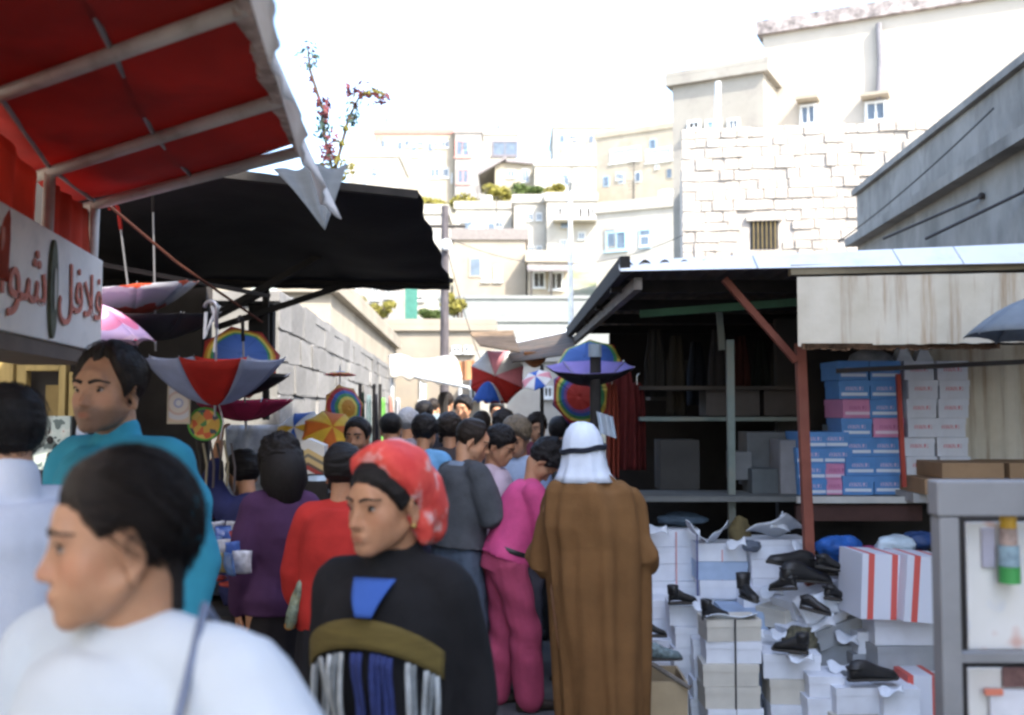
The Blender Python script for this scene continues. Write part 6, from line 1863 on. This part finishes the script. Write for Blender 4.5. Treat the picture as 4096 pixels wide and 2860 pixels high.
# 2 woman with the red headscarf
p = Person('woman in black sweater with red and white headscarf in the centre foreground', P(386, 503, 2.1), 219, tor=198, hp=4, sex='f', skin='tan', vox=.0046, headscale=.95,
           arms={'L': ((.035, -.03, -.27), (.01, .03, -.5)), 'R': ((.035, -.02, -.27), (.02, .06, -.5))}, sh=.93)
p.body(blush=.25, hands='LR'); p.face()
p.hair('low', .010, HBK, 4)
SC = bpy.data.materials.new('red_white_scarf'); MATS['scarf'] = SC
n, b, out = nodes_of(SC); vec = coords(n)
n.links.new(ramp(n, noise_node(n, vec, 15, 3, .55), [(.36, (.55, .035, .03)), (.52, (.66, .07, .05)), (.62, (.66, .42, .40)), (.72, (.40, .10, .11))]), b.inputs['Base Color'])
b.inputs['Roughness'].default_value = .75
bump(n, b, noise_node(n, vec, 60, 4), .3, .004)
HAIRLINES['scarf'] = [(0, 60), (25, 57), (45, 48), (65, 36), (85, 20), (100, 6), (118, -12), (140, -34), (180, -46)]
v = hair_shell('scarf', .036, 9, .004, (18, 18, 18))
mb = MB()
mb.add([p.HM @ Vector(q) for q in v], HF)
for (ps, rs, fl) in (([(0, -.05, .045), (.0, -.105, .0), (.0, -.128, -.045), (0, -.135, -.075)], [.082, .078, .066, .050], .75), ([(-.03, -.06, .0), (-.045, -.075, -.06), (-.05, -.08, -.082)], [.045, .04, .03], .5)):
    e = MB().caps([Vector(q) for q in ps], rs, 20)
    mb.add([p.HM @ (Vector(q) + Vector((0, .012 * math.sin(q[0] * 70), .006 * nz(q, 30)))) for q in e.v], e.f)
vs, ns, fs = remesh(mb, .006, 4)
raw_obj('headscarf', vs, fs, SC, p.t)
p.hair('low', .012, HBK, 4, name='hair_fringe')
# earring
c = p.HM @ Vector((-.079, -.012, -.052))
MB().sphere(c, .006).build('earring', mat('brass', (.5, .35, .12), .3, metal=.8), p.t, smooth=True)
BKN = knit('black_sweater_knit', (.016, .016, .018), .25, 150, .35)
p.top(BKN, g=.018, loose=.012, wr=.008, sl=.004, hem=-.14, collar=-.012, vox=.009)
p.trousers(knit('black_skirt_cloth', (.02, .02, .025))); p.shoes()
OLIVE = mat('olive_knit_band', (.125, .095, .028), .9, .2, 10, .4, 120, stretch=(1, 1, 8))
# the sweater's own front surface is about .04 outside FT
G0 = .037
def band(a0, a1, zf0, zf1, m, name, nu=24, nv=4, g=G0):
    MB().sheet(lambda a, c_: tor_pt(p, R(a0 + (a1 - a0) * a), zf0(a) + (zf1(a) - zf0(a)) * c_, g, FT), nu, nv, .006).build(name, m, p.t, smooth=True)
band(-56, 60, lambda a: .405 - .07 * (2 * a - 1) ** 2, lambda a: .345 - .07 * (2 * a - 1) ** 2, OLIVE, 'olive_band', g=G0 + .006)
tr = [tor_pt(p, R(-27), .484, .032, FT), tor_pt(p, R(27), .484, .032, FT), tor_pt(p, R(-1), .412, .048, FT)]
q0 = p.sf * .012
MB().sheet(lambda a, c_: tr[0].lerp(tr[1], a).lerp(tr[2] + p.rt * (a - .5) * .035, c_) + q0 + p.sf * .012 * math.sin(c_ * 3.1), 8, 8, .005).build('blue_inset', knit('blue_inset_knit', (.05, .12, .42)), p.t, smooth=True)
rnd = random.Random(3)
FR = [mat('fringe_white', (.42, .46, .48), .9, .2, 40), mat('fringe_grey', (.20, .23, .25), .9, .2, 40), mat('fringe_blue', (.03, .045, .16), .9, .2, 40), BKN]
seq = [0, 1, 0, 3, 1, 0, 3, 3, 2, 2, 2, 2, 3, 2, 2, 3, 3, 0, 1, 0, 3, 0, 1, 3, 1, 0, 3]
for k, sidx in enumerate(seq):
    a0 = -52 + 106 * k / len(seq); wv = rnd.uniform(-3, 3)
    zt_ = lambda a: .338 - .07 * ((a + 2) / 58) ** 2
    if sidx != 3:
        MB().sheet(lambda a, c_: tor_pt(p, R(a0 + 3.6 * a + wv * c_ * math.sin(c_ * 4)), zt_(a0) - (.10 + .22 * rnd.random() * 0 + .2) * c_, G0 + .008 + .006 * math.sin(c_ * 9 + k), FT), 2, 12, .005).build('fringe_strip', FR[sidx], p.t, smooth=True)

# 3 man in turquoise
p = Person('tall man in turquoise sweater with dark stubble behind the foreground woman', P(107, 391, 2.95), 193, tor=207, hp=-2, sex='m', skin='warm', vox=.0052, headscale=.98, sh=1.08)
p.body(stub=.55, blush=.3, hands='LR'); p.face(); p.hair('receding', .020, HB, 6, rough=.006, streak=(30, 30, 12)); strands(p, 420, HB, 8, (0, -.12, -.02), L=.055, r=.0007, thick=.020, line='receding', lift=.006, amin=15)
p.top(knit('turquoise_knit', (.05, .32, .45), .12), g=.02, loose=.02, wr=.009, sl=.014, collar=-.005, vox=.009)
p.trousers(knit('dark_trousers', (.05, .05, .06))); p.shoes()

# 4 man at the left edge
p = Person('man in white shirt seen from behind at the left edge', P(-2, 438, 2.45), 288, tor=296, sex='m', skin='warm', vox=.0065, headscale=1.0, arms={'R': ((.07, -.02, -.27), (.04, .1, -.48))})
p.body(hands='LR', blush=.5); p.hair('short', .016, HBK, 8, rough=.005); strands(p, 420, HBK, 9, (0, -.10, -.10), L=.05, r=.0007, thick=.016, line='short', lift=.005, amin=60)
p.top(mat('white_shirt_cotton', (.64, .67, .76), .85, .06, 8, .15, 90), name='shirt', g=.024, loose=.03, wr=.010, sl=.02, collar=.012, vox=.009, wf=8)
p.trousers(knit('grey_trousers', (.12, .12, .14))); p.shoes()

# 5 man in grey jacket
p = Person('man in dark grey jacket and jeans looking down with his back half turned', P(473, 441, 5.8), 86, tor=58, hp=20, lean=7, sex='m', skin='warm', vox=.0075, stance=.06, headscale=1.02,
           arms={'R': ((.06, .06, -.26), (-.04, .26, -.30)), 'L': ((.08, .0, -.27), (.0, .2, -.38))}, legs={'L': (.0, -.05), 'R': (.0, .08)})
p.body(stub=.25, hands='LR'); p.face(); p.hair('receding', .016, HB, 10, rough=.005)
JK = mat('grey_jacket_cloth', (.060, .066, .076), .8, .25, 8, .3, 60)
p.top(JK, name='jacket', g=.03, loose=.028, wr=.008, sl=.026, hem=-.02, wf=9)
rings = [(p.neck + p.sp * z * p.k - p.sf * .012, p.rt, p.sf, r * p.k, (r + .008) * p.k) for z, r in ((-.055, .115), (-.02, .092), (.012, .080), (.015, .066), (-.02, .07))]
MB().loft(rings, 24, cap=False).build('jacket_collar', mat('blue_grey_collar', (.16, .21, .29), .8, .15, 8), p.t, smooth=True)
p.trousers(mat('blue_denim', (.085, .115, .165), .9, .25, 10, .3, 120), g=.022, name='jeans'); p.shoes(mat('pale_trainer', (.28, .34, .42), .6))

# 6 woman in pink
p = Person('woman in bright pink jacket and rose trousers bending forward', P(543, 462, 5.7), 80, tor=76, hp=62, lean=20, sex='f', skin='tan', vox=.0075, headscale=1.02, stance=.07,
           arms={'R': ((.0, .06, -.27), (-.10, .26, -.34)), 'L': ((.0, .08, -.26), (-.10, .28, -.30))})
p.body(hands='LR', curl=.8); p.face(); p.hair('low', .05, HBK, 12, rough=.012, streak=(45, 45, 45))
p.top(mat('pink_jacket_cloth', (.56, .07, .21), .8, .15, 7, .25, 60), name='jacket', g=.020, loose=.02, wr=.008, sl=.022, hem=-.03, wf=9)
p.trousers(mat('rose_trousers_cloth', (.38, .06, .125), .85, .15, 7, .25, 60), g=.03, flare=.018, wr=.008); p.shoes(mat('brown_leather', (.035, .025, .02), .6))
c = p.arm['R'][2] + p.fwd * .07
MB().loft([(p.pel + p.sp * z * p.k, p.rt, p.sf, a_ * p.k, b2 * p.k) for z, a_, b2 in ((.045, .196, .146), (.047, .2, .15), (.075, .198, .15), (.077, .194, .146))], 30).build('belt', LEA, p.t, smooth=True)
MB().box(c - Vector((.06, .05, .04)), c + Vector((.06, .05, .03))).build('purse', LEA, None, bevel=.012); o = bpy.data.objects[-1] if False else [k for k in COL.objects if k.name.startswith('purse')][-1]; tag(o, 'small black purse held by the woman in pink', 'purse')

# 7 man in the brown robe
d7 = 4.6
p = Person('man in long brown robe and white headcloth seen from behind', P(584, 450, d7), 2, tor=4, sex='m', skin='tan', vox=.008, headscale=.98, sh=.80, shdrop=.06, legs={'L': (.05, 0), 'R': (-.05, 0)},
           arms={'R': ((.115, .05, -.22), (.13, .18, -.30)), 'L': ((.055, .08, -.24), (.0, .25, -.28))})
p.body(hands='LR', curl=.6)
ROBE = mat('brown_robe_wool', (.172, .088, .036), .92, .16, 5, .3, 120, spec=.1)
ext = [(476, 567, 603, .085), (483, 553, 624, .13), (490, 546, 634, .155), (505, 542, 641, .17), (525, 541, 645, .175), (545, 545, 647, .172), (580, 547, 647, .18), (620, 551, 646, .185), (660, 555, 646, .19), (715, 559, 646, .195), (758, 560, 646, .2)]
mb = MB()
rings = []
for (v_, ua, ub, ry) in ext:
    a, b_ = P(ua, v_, d7), P(ub, v_, d7)
    c = (a + b_) / 2; c.y = d7 - .02
    rings.append((c, Vector((1, 0, 0)), Vector((0, 1, 0)), (b_.x - a.x) / 2, ry))
rings.reverse()
mb.loft(rings, 64, wob=lambda a, t_: (1 - t_) ** .8 * (.055 * math.sin(9 * a + 1) + .040 * math.sin(14 * a + 2 + 2 * t_)) + .018 * math.sin(5 * a + 3 * t_))
for sd in 'LR':
    a, e, w = p.arm[sd]
    a = a - p.up * .01 + (p.pel - a) * .03
    mb.caps([a, a.lerp(e, .5) - p.up * .02, e - p.up * .03, e.lerp(w, .7) - p.up * .03], [.05, .075, .095, .085], 16)
p.cloth('robe', mb, ROBE, .010, 2, .012, 7, 4, stretch=(1, 1, .10))
MB().loft([(P(585, v_, d7), (1, 0, 0), (0, 1, 0), r, r * .8) for v_, r in ((480, .135), (477, .12), (474, .095))], 28).build('robe_collar', mat('cream_collar', (.50, .42, .30), .8), p.t, smooth=True)
KEF = mat('white_headcloth', (.60, .66, .76), .85, .07, 12, .2, 60)
ext = [(421.5, 577, 585, .02), (424, 571, 593, .06), (430, 566, 598, .085), (438, 563, 602, .100), (448, 562, 604, .105), (456, 561.5, 605, .110), (466, 560, 607, .118), (474, 557, 610, .13), (481, 553, 616, .145)]
rings = []
for (v_, ua, ub, ry) in ext:
    a, b_ = P(ua, v_, d7), P(ub, v_, d7); c = (a + b_) / 2; c.y = p.hc.y - .01
    rings.append((c, Vector((1, 0, 0)), Vector((0, 1, 0)), (b_.x - a.x) / 2, ry))
rings.reverse()
MB().loft(rings, 72, wob=lambda a, t_: (1 - t_) * (.035 * math.sin(8 * a + .6) + .02 * math.sin(13 * a))).build('headcloth', KEF, p.t, smooth=True)
c = P(583, 450, d7); c.y = p.hc.y - .01
for k in range(2):
    MB().tube([c + Vector((.101 * math.cos(a), .112 * math.sin(a), .012 * math.cos(a) + .003 * math.sin(5 * a) + .010 * k)) for a in np.linspace(0, 6.2832, 41)], .0075, 8).build('head_cord', mat('black_cord_wool', (.015, .018, .03), .8), p.t, smooth=True)
p.shoes(mat('brown_leather', (0, 0, 0)))

# 8 woman with long curly hair
p = Person('woman with long dark curly hair in purple top seen from behind', P(279, 464, 4.5), 325, tor=335, sex='f', skin='tan', vox=.009, sh=.88)
p.body(hands='LR')
p.hair('long', .045, HBK, 14, rough=.014, streak=(40, 40, 40), extra=[([(0, -.05, .0), (0, -.07, -.09), (0, -.075, -.15)], [.115, .12, .09])])
p.top(knit('purple_knit', (.07, .032, .085), .2), g=.014, loose=.006, wr=.008, sl=.014)
p.skirt(knit('dark_skirt', (.02, .018, .02)), .62, g=-.012); p.shoes()

# 9 person reaching up to the stall
p = Person('person in dark blue jacket reaching one arm up to the stall', P(243, 474, 5.0), 318, tor=322, lean=20, hp=10, sex='f', skin='tan', vox=.009, arms={'L': ((.02, .12, .12), (-.05, .20, .35)), 'R': ((.05, .1, -.24), (.0, .25, -.3))})
p.body(hands='LR', curl=.5); p.hair('low', .03, HBK, 16, rough=.008)
p.top(knit('indigo_jacket', (.03, .035, .11), .25), name='jacket', g=.025, loose=.03, wr=.008, sl=.015, sleeve=.45)
p.trousers(knit('dark_trousers', (0, 0, 0))); p.shoes()

# 10 woman in red cardigan
p = Person('woman in bright red cardigan standing beside the red headscarf', P(344, 473, 4.1), 8, tor=12, sex='f', skin='tan', vox=.009, arms={'L': ((.07, .0, -.26), (.045, .06, -.48))})
p.body(hands='LR', curl=.9); p.hair('long', .025, HBK, 18, rough=.007)
p.top(knit('red_cardigan_knit', (.46, .035, .03), .2), name='cardigan', g=.022, loose=.02, wr=.008, sl=.012, hem=-.06)
p.skirt(knit('black_skirt_cloth', (0, 0, 0)), .6); p.shoes()
w = p.arm['L'][2]
a, b_ = P(304, 578, 4.02), P(289, 628, 4.0)
t = thing('wrapped_bundle', 'green and yellow wrapped bundle held by the woman in red cardigan', 'bundle', b_)
ax = (b_ - a).normalized(); x_, y_ = ortho(ax)
MB().loft([(a.lerp(b_, q), x_, y_, r, r * .8) for q, r in ((0, .012), (.12, .024), (.4, .032), (.75, .034), (1, .022))], 18, wob=lambda a_, t_: .12 * math.sin(5 * a_ + 6 * t_)).build('wrapping', mat('patterned_wrap', (.26, .33, .26), .5, .6, 30, .4, 40, dirt=(.35, .26, .06), dirt_scale=22), t, smooth=True)
MB().sphere(b_ - ax * .01, (.022, .022, .018)).build('orange_end', mat('orange_flower', (.55, .24, .04), .7), t, smooth=True)

# ---- farther people ----------------------------------------------------------------------------------
FAR = [
 # label, u, v, d, face, sex, hair line, hair thick, hair mat, top colour, skin, head pitch, lean, bottom
 ('bearded man glancing this way behind the red headscarf', 357, 437, 6.3, 190, 'm', 'short', .02, HBK, (.10, .035, .03), 'dark', 0, 0, (.04, .04, .05)),
 ('person in sky blue shirt seen from behind beyond the headscarf', 425, 433, 6.9, 15, 'f', 'low', .03, HBK, (.14, .34, .60), 'tan', 5, 0, (.06, .06, .1)),
 ('dark haired man in black seen from behind left of the blue shirt', 391, 429, 7.6, 5, 'm', 'short', .015, HBK, (.03, .03, .035), 'tan', 0, 0, (.05, .05, .05)),
 ('small dark head far up the street in front of the white post', 424, 414, 9.6, 0, 'm', 'short', .015, HBK, (.04, .04, .05), 'tan', 0, 0, (.05, .05, .05)),
 ('man in grey blue shirt walking away far up the street', 446, 403, 12.0, 10, 'm', 'short', .012, HB, (.25, .32, .38), 'tan', 0, 0, (.06, .06, .07)),
 ('woman in brown far up the street below the red umbrella', 463, 409, 10.6, 200, 'f', 'low', .03, HBK, (.12, .07, .05), 'tan', 0, 0, (.05, .05, .05)),
 ('person in white shirt far up the street in the sun', 434, 408, 14.0, 30, 'm', 'short', .012, HB, (.62, .66, .72), 'warm', 0, 0, (.3, .3, .32)),
 ('person with curly sandy hair and blue striped collar', 517, 438, 6.5, 205, 'f', 'low', .045, HGREY, (.38, .48, .66), 'warm', 22, 4, (.2, .2, .25)),
 ('dark haired woman in pale pink shirt behind the grey jacket', 500, 446, 6.0, 110, 'f', 'low', .025, HBK, (.60, .50, .60), 'tan', 25, 6, (.2, .2, .25)),
 ('dark head directly behind the sandy haired person', 504, 425, 8.3, 20, 'f', 'low', .03, HBK, (.08, .07, .08), 'tan', 0, 0, (.05, .05, .05)),
 ('dark haired man left of the white headcloth', 560, 433, 7.4, 10, 'm', 'short', .02, HBK, (.10, .10, .09), 'tan', 0, 0, (.05, .05, .05)),
 ('woman with brown hair between the blue shirt and grey jacket', 449, 431, 7.2, 350, 'f', 'long', .03, HB, (.05, .04, .04), 'tan', 0, 0, (.05, .05, .05)),
 ('person in blue denim facing the woman in pink', 567, 458, 6.1, 268, 'm', 'short', .018, HBK, (.10, .17, .30), 'tan', 20, 8, (.11, .15, .20)),
 ('dark haired person low in the crowd behind the pink jacket', 513, 456, 6.9, 15, 'f', 'low', .03, HBK, (.10, .12, .2), 'tan', 10, 0, (.05, .05, .05)),
 ('woman in grey headscarf far back between the crowd heads', 409, 424, 8.2, 20, 'f', 'long', .022, mat('grey_headscarf', (.30, .31, .33), .85, .1, 10), (.15, .14, .16), 'tan', 0, 0, (.05, .05, .05)),
 ('person in olive coat behind the jacket man', 481, 425, 8.8, 340, 'm', 'receding', .014, HB, (.10, .095, .05), 'warm', 0, 0, (.06, .06, .06)),
 ('person in wine coloured coat left of the white headcloth', 537, 428, 8.4, 170, 'f', 'low', .025, HB, (.18, .05, .07), 'warm', 5, 0, (.06, .06, .06)),
 ('small figure in orange far up the street', 497, 412, 11.5, 180, 'f', 'low', .02, HBK, (.45, .26, .12), 'tan', 0, 0, (.05, .05, .05)),
]
for i, (lab, u, v_, d, face, sex, hl, ht, hm_, col, sk, hp, ln, bot) in enumerate(FAR):
    vx = .010 if d < 8 else .014
    p = Person(lab, P(u, v_, d), face, sex=sex, skin=sk, vox=vx, hp=hp, lean=ln, stance=.05 * (-1) ** i, arms={'L': ((.06, .02 + .03 * (i % 3), -.26), (.03, .1 + .06 * (i % 3), -.46))})
    p.body(stub=.7 if i == 0 else 0, hands='LR' if d < 8 else ())
    if 90 < face < 300: p.face()
    p.hair(hl, ht, hm_, 20 + i, rough=.008 if ht > .02 else .004, streak=(40, 40, 40) if ht > .02 else (20, 20, 20))
    p.top(knit('crowd_top_%d' % i, col, .15), name='shirt', g=.022, loose=.018, wr=.008, sl=.010)
    p.trousers(knit('crowd_trousers_%d' % i, bot, .15)); p.shoes()
